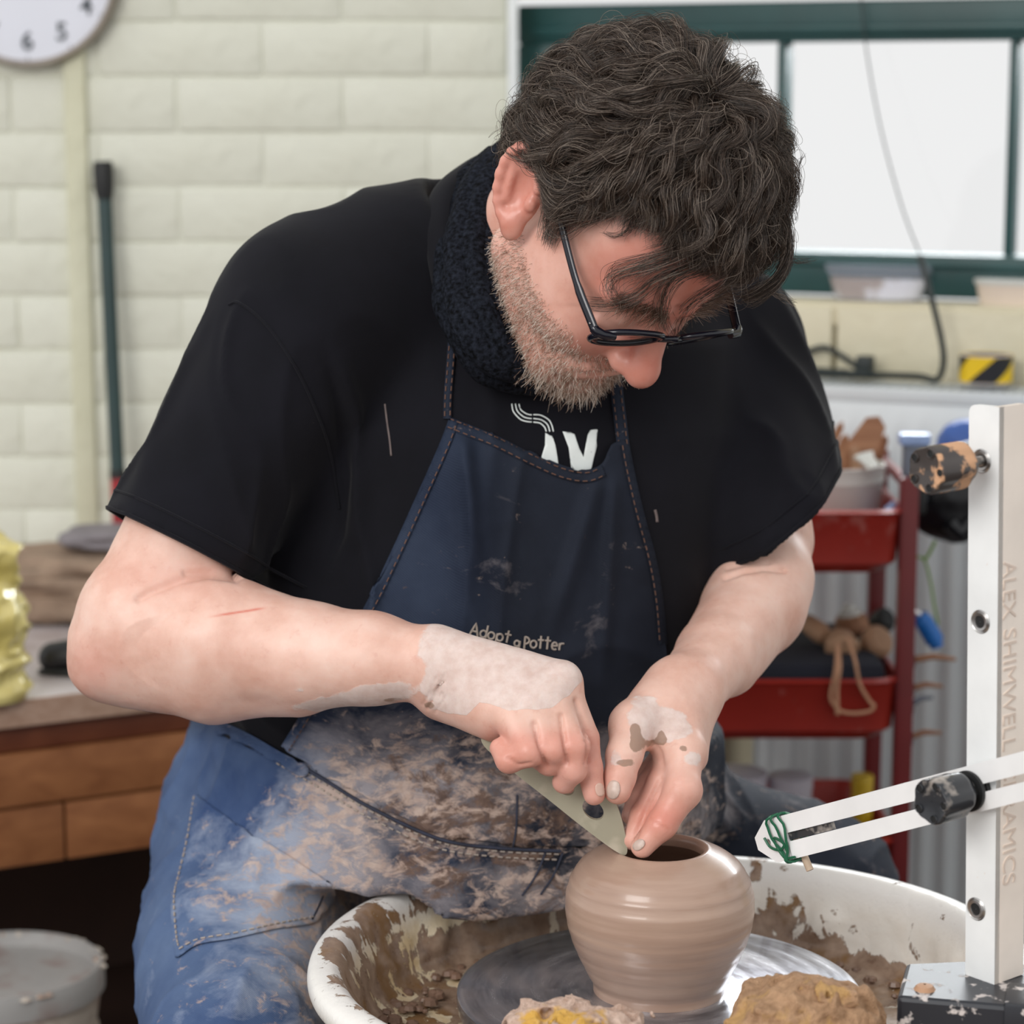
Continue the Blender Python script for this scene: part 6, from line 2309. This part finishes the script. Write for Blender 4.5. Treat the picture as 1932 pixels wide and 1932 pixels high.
# apron straps
def strap(path, wid, name):
    P = np.array(spline(path, 8))
    T_ = np.gradient(P[:, :2], axis=0)
    T_ /= np.linalg.norm(T_, axis=1, keepdims=True)
    Nn = np.stack([-T_[:, 1], T_[:, 0]], 1)
    V, F = [], []
    for p, nn in zip(P, Nn):
        for s in (-.5, -.2, .2, .5):
            loc, _n = hit(body_bvh, p[0] + nn[0] * wid * s, p[1] + nn[1] * wid * s)
            if loc is None:
                loc = AT(p[0], p[1], 2.06)
            d = (loc - CAM).normalized()
            V.append(loc - d * (.0035 if abs(s) < .3 else .0020))
    m = len(P)
    for i in range(m - 1):
        for k in range(3):
            F.append((i * 4 + k, i * 4 + k + 1, i * 4 + k + 5, i * 4 + k + 4))
    vn = len(V)
    V2 = V + [v + (v - CAM).normalized() * .004 for v in V]
    F2 = F + [tuple(x + vn for x in reversed(f)) for f in F]
    for i in range(m - 1):
        F2.append((i * 4, i * 4 + 4, vn + i * 4 + 4, vn + i * 4))
        F2.append((i * 4 + 3, i * 4 + 7, vn + i * 4 + 7, vn + i * 4 + 3))
    o = npmesh(name, np.array(V2, np.float32), F2, M['denim'], bib, attrs={'clay': np.tile(np.array([[.16, .06, 0]]), (len(V2), 1))})
    bm = bmesh.new(); bm.from_mesh(o.data); bmesh.ops.recalc_face_normals(bm, faces=bm.faces[:]); bm.to_mesh(o.data); bm.free()
    sx = MB()
    for q in (-.32, .32):
        stitches(sx, on_surface(body_bvh, [(p[0] + nn[0] * wid * q, p[1] + nn[1] * wid * q) for p, nn in zip(P, Nn)], .0040), .0005)
    sx.build('strap_stitching', M['thread_tan'], o, kind='stuff')
    return o


strap([(852, 590), (853, 640), (849, 700), (845, 750), (844, 790)], 16, 'strap')
strap([(1160, 690), (1164, 740), (1170, 790), (1176, 842)], 24, 'strap')

# lettering and print
def ribbon(bvh, path, wid, off, name, mat, parent, sub=6):
    P = np.array(spline(path, sub))
    T_ = np.gradient(P, axis=0)
    T_ /= np.linalg.norm(T_, axis=1, keepdims=True) + 1e-9
    Nn = np.stack([-T_[:, 1], T_[:, 0]], 1)
    pl = [tuple(p) for p in P + Nn * wid / 2] + [tuple(p) for p in (P - Nn * wid / 2)[::-1]]
    return wrap_patch(bvh, pl, off, name, mat, parent, step=6, smoothp=False, relaxit=0, thick=.0006)


Z4 = lambda pts: [(800 + x / 3.864, 700 + y / 3.864) for x, y in pts]
shirt_bvh = bvh_of((SV, SF_))
OFFP = 0.0012
for pl in ([(470, 466), (572, 464), (574, 560), (470, 540)], [(884, 450), (955, 450), (958, 540), (985, 620), (1010, 740), (840, 740), (858, 620), (882, 540)], [(1010, 440), (1112, 430), (1130, 560), (1160, 650), (1175, 560), (1200, 408), (1288, 402), (1270, 500), (1240, 680), (1232, 750), (1078, 750), (1055, 560)]):
    wrap_patch(shirt_bvh, Z4(pl), OFFP, 'printed_letter', M['print'], shirt, step=5, smoothp=False, relaxit=3, thick=.0006)
for a, b in (([(640, 238), (652, 295), (698, 348), (740, 366), (786, 372)], [(797, 372), (845, 380), (878, 408), (892, 442)]), ([(666, 238), (680, 290), (718, 328), (750, 342), (786, 347)], [(797, 346), (855, 356), (900, 390), (918, 442)]), ([(692, 240), (705, 280), (735, 305), (760, 316), (786, 320)], [(797, 318), (850, 322), (905, 352), (930, 390), (944, 442)])):
    ribbon(shirt_bvh, Z4(a), 2.6, OFFP, 'smoke_line', M['print'], shirt)
    ribbon(shirt_bvh, Z4(b), 2.6, OFFP, 'smoke_line', M['print'], shirt)

wrap_smear = ribbon(shirt_bvh, [(726, 762), (730, 795), (735, 830), (738, 860)], 3.2, .0008, 'clay_smear', M['smear'], shirt)
ribbon(shirt_bvh, [(1236, 962), (1239, 975), (1240, 985)], 5, .0008, 'clay_smear', M['smear'], shirt)
circ = lambda cx, cy, rx, ry, a0=0, a1=360, n=12: [(cx + rx * math.cos(math.radians(a0 + (a1 - a0) * k / n)), cy + ry * math.sin(math.radians(a0 + (a1 - a0) * k / n))) for k in range(n + 1)]
GL = {   # strokes, unit height 1 = ascender, y down from ascender
    'A': [[(0, 1), (.32, 0), (.64, 1)], [(.1, .66), (.56, .66)]],
    'd': [circ(.26, .72, .24, .27, 0, 360), [(.5, 0), (.5, 1)]],
    'o': [circ(.26, .72, .25, .27, -80, 290)],
    'p': [[(.06, .45), (.06, 1.45)], circ(.30, .72, .24, .27, -170, 180)],
    't': [[(.22, .05), (.22, 1)], [(0, .36), (.46, .36)]],
    'a': [circ(.24, .72, .22, .27, -20, 340), [(.48, .46), (.48, .95), (.42, 1.3), (.2, 1.3)]],
    'P': [[(.06, .2), (.06, 1.25)], circ(.06, .48, .36, .26, -90, 90)],
    'e': [[(.04, .72), (.46, .68)] + circ(.25, .72, .22, .27, -10, -310)],
    'r': [[(.08, .46), (.08, 1)], [(.08, .64), (.22, .48), (.42, .48)]],
}
emb = MB()
def write(word, x0, y0, h, ang, gap=.1, wsc=1.0):
    c, s = math.cos(ang), math.sin(ang)
    x = 0.0
    for ch in word:
        strokes = GL[ch]
        wd = max(p[0] for q in strokes for p in q)
        for q in strokes:
            P = [(x0 + ((x + p[0] * wsc) * h) * c - (p[1] * h) * s, y0 + ((x + p[0] * wsc) * h) * s + (p[1] * h) * c) for p in q]
            P = spline(P, 3) if len(P) > 4 else P
            # follow the cloth
            D = []
            for a, b in zip(P[:-1], P[1:]):
                for k in range(3):
                    D.append((a[0] + (b[0] - a[0]) * k / 3, a[1] + (b[1] - a[1]) * k / 3))
            D.append(tuple(P[-1]))
            emb.tube(on_surface(bib_bvh, D, .0006), .00085, 5)
        x += wd * wsc + gap
write('Adopt', 891, 1174, 24, math.radians(12), .14, 1.0)
write('a', 972, 1199, 20, math.radians(8), .1, 1.1)
write('Potter', 990, 1196, 25, math.radians(5), .10, .92)
emb.build('embroidered_lettering', M['thread'], bib)

# sleeve hems and seams
def hem_line(h, nrm, back, r, name):
    pts = []
    U = nrm.orthogonal().normalized()
    Wv = nrm.cross(U)
    sb = shirt_bvh
    for k in range(48):
        a = 2 * math.pi * k / 48
        d = U * math.cos(a) + Wv * math.sin(a)
        o = h - nrm * back + d * .12
        loc, nn, i, dist = sb.ray_cast(o, -d, .11)
        if loc is not None:
            pts.append(loc + d * .0002)
    if len(pts) > 10:
        MB().tube(pts, r, 5, closed=True).build(name, M['shirt'], shirt)
hem_line(hR, nR, .018, .0013, 'sleeve_stitch_line')
hem_line(hL, nL, .018, .0013, 'sleeve_stitch_line')
hem_line(hR, nR, .0025, .0022, 'sleeve_hem')
hem_line(hL, nL, .0025, .0022, 'sleeve_hem')
MB().tube(on_surface(shirt_bvh, spline([(432, 574), (452, 572), (500, 610), (550, 680), (590, 760), (622, 850), (640, 960)], 8), .0004), .0014, 6).build('shoulder_seam', M['shirt'], shirt)

# snood round the neck
sn = None
paths = []
base = [(948, 300, 2.115), (898, 345, 2.085), (868, 430, 2.045), (864, 530, 2.010), (884, 615, 1.985), (925, 672, 1.985), (990, 700, 2.0), (1070, 702, 2.02), (1150, 680, 2.06), (1190, 640, 2.11)]
V, F = [], []
for j, (ox, oy, dy, rr) in enumerate(((-18, 8, .022, .014), (8, 0, .0, .0155), (34, -10, -.002, .0145), (58, -22, .006, .015))):
    sc = 1.0
    pts = [AT(px + ox * (0.5 if i in (0, 9) else 1), py + oy * (0 if i == 0 else 1), Y + dy) for i, (px, py, Y) in enumerate(base)]
    ptss = [Vector(p) for p in spline([tuple(p) for p in pts], 10)]
    t_ = MB().tube(ptss, rr, 20)
    vv = np.array(t_.V, np.float32)
    vv = vv + (noise3(vv * np.array([1, 1, 1], np.float32), 40, 50 + j)[:, None] * .003)
    o = npmesh('snood_fold' if j else 'snood', vv, t_.F, M['knit'], person if sn is None else sn)
    if sn is None:
        sn = o
# t-shirt collar behind the snood
cpts = [AT(955, 292, 2.15), AT(890, 320, 2.125), AT(838, 362, 2.095), AT(824, 425, 2.065), AT(832, 490, 2.045), AT(846, 560, 2.03)]
MB().tube([Vector(p) for p in spline([tuple(p) for p in cpts], 8)], .0135, 10, flat=.5, up=(-.6, -.7, .3)).build('collar', M['shirt'], shirt)

# ------------------------------------------------------------------ spectacles
HG = lambda x, y, z: HL(x, y - .050 * x - .003, z - .035 * x)      # worn a little askew
spec = empty('eyeglasses', HL(0, -.108, -.004), 'black rimmed glasses worn low on the nose', 'glasses')
GT = 0.0
for s in (-1, 1):
    rim, lens = [], []
    for k in range(40):
        a = 2 * math.pi * k / 40
        u = math.copysign(abs(math.cos(a)) ** 0.85, math.cos(a)) * .0265
        v = math.copysign(abs(math.sin(a)) ** 0.85, math.sin(a)) * .0225
        y = -.1015 + .006 * (abs(u * s + .036) / .07) ** 2 - v * 0.34
        rim.append(HG(s * .036 + u, y, -.002 + v * .92))
    MB().tube(rim, .0026, 10, closed=True).build('rim', M['frame_plastic'], spec)
    ce = sum(rim, Vector()) / 40
    MB().add([ce] + rim, [(0, 1 + k, 1 + (k + 1) % 40) for k in range(40)]).build('lens', M['lens'], spec, shade=False)
    hp_ = HG(s * .0715, -.096, .006)
    MB().tube([HG(s * .058, -.1045, .009), HG(s * .067, -.1025, .008), HG(s * .0710, -.0985, .0065), hp_], [.0030, .0036, .0040, .0040], 10).build('end_piece', M['frame_plastic'], spec)
    tm = MB().tube([Vector(p) for p in spline([tuple(hp_), tuple(HL(s * .0735, -.06, .012)), tuple(HL(s * .0745, -.02, .021)), tuple(HL(s * .0745, .010, .029)), tuple(HL(s * .0735, .035, .030))], 6)], [.0044] * 6 + [.0036] * 19, 10, flat=.55, up=tuple(EX)).build('temple', M['frame_plastic'], spec)
    MB().lathe([(.0002, .0008), (.0009, .0006), (.0011, 0)], hp_ + EZ * .001 + EX * (s * .0030) + EY * 0.004, 10, EX * s).build('rivet', M['steel'], tm)
MB().tube([Vector(p) for p in spline([tuple(HG(-.0115, -.104, .004)), tuple(HG(0, -.1065, .008)), tuple(HG(.0115, -.104, .004))], 6)], .0027, 10).build('bridge', M['frame_plastic'], spec)

# ------------------------------------------------------------------ hair
HC_L = np.array([0.003, .005, .043])
HC_R = np.array([.0790, .0890, .0860])
hb = Field(hc_ - 0.19, hc_ + 0.19, 0.003)
hb.ell(HL(*HC_L), list(HC_R * HS), HR, 0)
pn = np.array([0, .60, .80])
pn = pn / np.linalg.norm(pn)
wpn = HR @ pn
p0_ = HL(0, -.062, .086)
hb.plane(p0_, tuple(-wpn), hc_ - .2, hc_ + .2, .008)
HBV, HBF = hb.mesh()
HBV = HBV + vnormals(HBV, HBF) * (fbm(HBV, 22, 71, 3) * .006)[:, None]
hair = npmesh('hair', HBV.astype(np.float32), HBF, M['hair_base'], person)


def add_strands(name, strands, radii, mat, parent):
    """strands: (n,m,3) array of world points; radii (m,) or (n,m)"""
    n, m, _ = strands.shape
    hc = bpy.data.hair_curves.new(name)
    hc.add_curves([m] * n)
    org = np.array(wloc(parent))
    hc.position_data.foreach_set('vector', (strands - org).astype(np.float32).ravel())
    rad = np.broadcast_to(radii, (n, m)).astype(np.float32)
    at = hc.attributes.get('radius') or hc.attributes.new('radius', 'FLOAT', 'POINT')
    at.data.foreach_set('value', rad.ravel())
    hc.materials.append(mat)
    o = bpy.data.objects.new(name, hc)
    COL.objects.link(o)
    o.parent = parent
    o['kind'] = 'stuff'
    return o


# locks grown over the scalp: flow away from the crown, waved and curled
rng = np.random.default_rng(21)
hl = to_head(HBV)
lev = (np.sqrt((((hl - HC_L) / HC_R) ** 2).sum(1)) - 1)
cand = np.where((lev > -.12) & ((hl - np.array([0, -.070, .078])) @ pn > .001))[0]
NLOCK, NS, MP = 1050, 52, 18
roots = hl[rng.choice(cand, NLOCK)]
crown = np.array([.015, .030, .150])


def flow(p):
    g = (p - HC_L) / HC_R ** 2
    nrm = g / np.linalg.norm(g, axis=1, keepdims=True)
    d = p - crown
    side = smooth(.045, .085, np.abs(p[:, 0]))
    d = d / (np.linalg.norm(d, axis=1, keepdims=True) + 1e-6) + np.array([0, 1.0, -.15]) * (side * smooth(-.05, .0, p[:, 1]) * 0.8)[:, None]
    d = d + np.array([-.25, 0, 0]) * smooth(.02, -.06, p[:, 1])[:, None]
    d = d - nrm * (d * nrm).sum(1, keepdims=True)
    return d / (np.linalg.norm(d, axis=1, keepdims=True) + 1e-6), nrm


def grow(roots, length, lift, wav, wl, seedph, m=MP):
    p = roots.copy()
    path = [p.copy()]
    ph = seedph
    for i in range(m - 1):
        d, nrm = flow(p)
        b = np.cross(nrm, d)
        s = (i + 1) / (m - 1)
        ang = wav * np.sin(ph + 2 * math.pi * s * length / wl) + 0.95 * noise3(p, 11, 5)
        dd = d * np.cos(ang)[:, None] + b * np.sin(ang)[:, None]
        h = (np.sqrt((((p - HC_L) / HC_R) ** 2).sum(1)) - 1) * .095
        target = lift * np.sin(math.pi * min(1.0, s * 0.80 + .12)) + .004 + .006 * np.sin(ph * 3 + s * 7)
        dd = dd + nrm * np.clip((target - h) / .012, -1.0, 1.2)[:, None]
        dd /= np.linalg.norm(dd, axis=1, keepdims=True)
        p = p + dd * (length / (m - 1))[:, None]
        path.append(p.copy())
    return np.stack(path, 1)


front = smooth(-.035, -.085, roots[:, 1])
side_ = smooth(.06, .085, np.abs(roots[:, 0])) * smooth(.05, -.01, roots[:, 2])
length = rng.uniform(.055, .095, NLOCK) * (1 - .55 * front) * (1 - .45 * side_)
lift = rng.uniform(.006, .023, NLOCK) * (1 - .35 * side_) * (1 + .25 * smooth(.05, .12, roots[:, 2]))
guides = grow(roots, length, lift, rng.uniform(.30, .85, NLOCK), rng.uniform(.050, .085, NLOCK), rng.uniform(0, 6.28, NLOCK))
th_ = np.linspace(0, 1, MP)
off = rng.normal(0, 1, (NLOCK, NS, 1, 3)) * .0029
off2 = rng.normal(0, 1, (NLOCK, NS, 1, 3)) * .0024
st_arr = guides[:, None] + off * (1 - .35 * th_[None, None, :, None]) + off2 * (th_[None, None, :, None] ** 2)
st_arr = st_arr + .0005 * np.sin(th_[None, None, :, None] * rng.uniform(4, 9, (NLOCK, NS, 1, 3)) + rng.uniform(0, 6.28, (NLOCK, NS, 1, 3)))
st_arr = st_arr.reshape(-1, MP, 3)
# stray single hairs
NF = 1400
fr = hl[rng.choice(cand, NF)]
fg = grow(fr, rng.uniform(.05, .10, NF), rng.uniform(.018, .036, NF), rng.uniform(.6, 1.6, NF), rng.uniform(.03, .06, NF), rng.uniform(0, 6.28, NF))
allh = np.concatenate([st_arr, fg])
world_h = np.array(HO) + (allh * HS) @ HR.T
# cropped clear of ear and forehead: every strand ends where the bare skin begins
bare = np.array([(930, 345), (944, 308), (985, 288), (1012, 304), (1024, 360), (1028, 440), (1038, 470), (1062, 428), (1092, 408), (1140, 390), (1200, 404), (1262, 446), (1330, 500), (1395, 552), (1400, 800), (880, 800), (905, 520)], float)


def in_poly(px, py, poly):
    c = np.zeros(px.shape, bool)
    for (x0, y0), (x1, y1) in zip(poly, np.roll(poly, -1, 0)):
        c ^= ((y0 > py) != (y1 > py)) & (px < (x1 - x0) * (py - y0) / (y1 - y0 + 1e-12) + x0)
    return c


hx, hy = TOPX(world_h.reshape(-1, 3))
jit = np.repeat(rng.normal(0, 14, len(world_h)), MP)
ins = in_poly(hx, hy - 6 + jit, bare).reshape(-1, MP) & (world_h[..., 1] < HO.y + .06)
first = np.where(ins.any(1), ins.argmax(1), MP - 1)
ok = first >= 4
world_h, first = world_h[ok], first[ok]
u_ = np.linspace(0, 1, MP)[None, :] * first[:, None]
i0 = np.minimum(u_.astype(int), MP - 2)
fr_ = (u_ - i0)[..., None]
ar = np.arange(len(world_h))[:, None]
world_h = world_h[ar, i0] * (1 - fr_) + world_h[ar, i0 + 1] * fr_
rad = .00016 * (1 - .75 * th_ ** 2)
add_strands('hair_strands', world_h, rad, M['hair'], hair)

# forelocks falling over the brow, drawn lock by lock
fl_sp = []
def lock(path, n, spread, tip=0.4, dY=0.0, lift=.010):
    P = spline(path, 5)
    base = []
    lastY = None
    for p in P:
        loc, nn = hit(head_bvh, p[0], p[1])
        if len(p) > 2 and p[2] > 0:
            q = AT(p[0], p[1], p[2])
        elif loc is not None:
            q = loc - (loc - CAM).normalized() * lift
        else:
            q = AT(p[0], p[1], lastY or 1.93)
        lastY = q.y
        base.append(np.array(q))
    B = np.array(base)
    for _ in range(3):
        B[1:-1] = .5 * B[1:-1] + .25 * (B[2:] + B[:-2])
    idx = np.linspace(0, len(B) - 1, MP)
    B = np.stack([np.interp(idx, np.arange(len(B)), B[:, k]) for k in range(3)], 1)
    t = np.linspace(0, 1, MP)[None, :, None]
    o = rng.normal(0, 1, (n, 1, 3)) * spread
    o2 = rng.normal(0, 1, (n, 1, 3)) * spread
    fl_sp.append(B[None] + o * (1 - (1 - tip) * t) + o2 * t * .6 + .0012 * np.sin(t * rng.uniform(5, 12, (n, 1, 3)) + rng.uniform(0, 6, (n, 1, 3))))


for pth, n, sp in (
    ([(1440, 360), (1400, 420), (1330, 455), (1250, 490), (1180, 508), (1152, 522), (1148, 545), (1158, 562)], 46, .0038),
    ([(1450, 400), (1400, 450), (1330, 490), (1265, 515), (1235, 530), (1200, 560), (1150, 574), (1112, 572)], 40, .0030),
    ([(1440, 420), (1390, 485), (1310, 505), (1268, 530), (1250, 570), (1252, 600), (1262, 625)], 44, .0034),
    ([(1450, 430), (1410, 500), (1345, 545), (1300, 575), (1282, 610), (1280, 640)], 30, .0036),
    ([(1430, 390), (1370, 440), (1290, 470), (1220, 500), (1190, 520)], 40, .0046),
    ([(1400, 400), (1340, 440), (1280, 450), (1230, 470)], 60, .0048),
    ([(1440, 420), (1410, 470), (1360, 500), (1320, 520)], 70, .0050),
    ([(1250, 345), (1212, 372), (1192, 402), (1180, 436), (1158, 446), (1140, 440)], 16, .0010),
    ([(1262, 350), (1225, 380), (1204, 412), (1188, 436), (1165, 448)], 12, .0009),
    ([(1105, 350), (1072, 385), (1050, 420), (1036, 462)], 90, .0032),
    ([(1140, 355), (1105, 385), (1075, 408), (1056, 436)], 90, .0032),
    ([(1060, 320), (1042, 360), (1036, 400), (1028, 450)], 80, .0030),
    ([(1200, 350), (1150, 378), (1110, 400), (1085, 418)], 80, .0030),
    ([(1260, 370), (1215, 385), (1170, 385), (1120, 402)], 60, .0030),
    ([(1330, 400), (1290, 425), (1250, 425), (1210, 410)], 60, .0034),
):
    lock(pth, n, sp, .7, lift=.0085)
for pth, n, sp in (
    ([(1440, 330, 1.96), (1476, 400, 1.94), (1486, 470, 1.93), (1466, 525, 1.925), (1425, 552, 1.925), (1396, 560, 1.93)], 90, .0030),
    ([(1450, 360, 1.95), (1488, 440, 1.94), (1474, 520, 1.93), (1425, 568, 1.93), (1402, 556, 1.93)], 60, .0028),
    ([(1440, 360, 1.95), (1462, 410, 1.94), (1440, 450, 1.93), (1416, 500, 1.93)], 50, .0034),
    ([(1470, 440, 1.95), (1480, 480, 1.95), (1500, 492, 1.955), (1530, 490, 1.96)], 20, .0018),
    ([(1440, 540, 1.93), (1470, 560, 1.93), (1500, 575, 1.935)], 16, .0018),
    ([(1470, 300, 1.98), (1495, 330, 1.98), (1510, 300, 1.985), (1518, 292, 1.985)], 8, .0006),
    ([(1400, 300, 1.95), (1440, 350, 1.93), (1440, 400, 1.92), (1415, 450, 1.915), (1375, 500, 1.915)], 90, .0040),
):
    lock(pth, n, sp, .7)
add_strands('forelock', np.concatenate(fl_sp), .00017 * (1 - .6 * th_ ** 2), M['hair'], hair)

# beard, moustache and eyebrows
HNv = vnormals(HV, HF_)
hhp = to_head(HV)
hn = HNv @ HR
x, y, z = np.abs(hhp[:, 0]), hhp[:, 1], hhp[:, 2]
dens = smooth(-.046, -.058, z - 0.35 * smooth(.03, .06, x) * .06) * smooth(.028, .0, y)
dens = np.maximum(dens, smooth(-.03, -.05, z) * smooth(.046, .054, x) * smooth(.03, .0, y) * smooth(-.07, -.05, y) * .35)
dens = np.maximum(dens, np.exp(-((z + .0575) / .0065) ** 2) * smooth(.036, .028, x) * smooth(-.07, -.085, y))
lips = np.exp(-((z + .0725) / .0085) ** 2) * smooth(.034, .022, x) * smooth(-.075, -.085, y)
dens = dens * (1 - lips) * (x < .075)
dens[(z < -.125)] = 0
dens = np.clip(dens, 0, 1)
NB = 15000
pick = rng.choice(len(HV), NB, p=dens / dens.sum())
r0 = hhp[pick] + rng.normal(0, .0006, (NB, 3))
nn = hn[pick]
down = np.array([0, -.25, -1.0]) - nn * (nn @ np.array([0, -.25, -1.0]))[:, None]
side_dir = np.sign(hhp[pick][:, :1]) * np.array([[.5, 0, 0]])
ln = rng.uniform(.004, .0080, NB) * (0.36 + 0.80 * smooth(-.055, -.105, r0[:, 2]))
tt = np.linspace(0, 1, 5)
dirv = down * .9 + side_dir * smooth(-.066, -.05, r0[:, 2])[:, None] + rng.normal(0, .60, (NB, 3))
bs = r0[:, None] + (nn[:, None] * (tt * .75)[None, :, None] + dirv[:, None] * (tt ** 1.4)[None, :, None] * .8) * ln[:, None, None]
bw = np.array(HO) + (bs * HS) @ HR.T
beard = add_strands('beard', bw, .00017 * (1 - .6 * tt), M['beard'], skin)
de = np.exp(-((z - (.0235 + .10 * np.maximum(x - .02, 0) * (x < .04))) / .0045) ** 2) * smooth(.010, .016, x) * smooth(.058, .048, x) * smooth(-.06, -.07, y)
pick = rng.choice(len(HV), 900, p=de / de.sum())
r0, nn = hhp[pick], hn[pick]
dv = np.sign(r0[:, :1]) * np.array([[1.0, .15, .1]]) + rng.normal(0, .35, (900, 3))
bs = r0[:, None] + (nn[:, None] * (tt * .6)[None, :, None] + dv[:, None] * (tt ** 1.3)[None, :, None]) * rng.uniform(.006, .011, 900)[:, None, None]
add_strands('eyebrow', np.array(HO) + (bs * HS) @ HR.T, .00016 * (1 - .6 * tt), M['brow'], skin)

print('LANDMARKS', {k: tuple(round(float(q)) for q in np.array(TOPX(np.array([HL(*v)]))).ravel()) for k, v in dict(ear=(-.08, .026, .004), nose=(0, -.125, -.045), chin=(0, -.09, -.115), crown=(0, .02, .13), hingeL=(-.07, -.094, .0), hingeR=(.07, -.094, 0), center=(0, 0, .03)).items()})
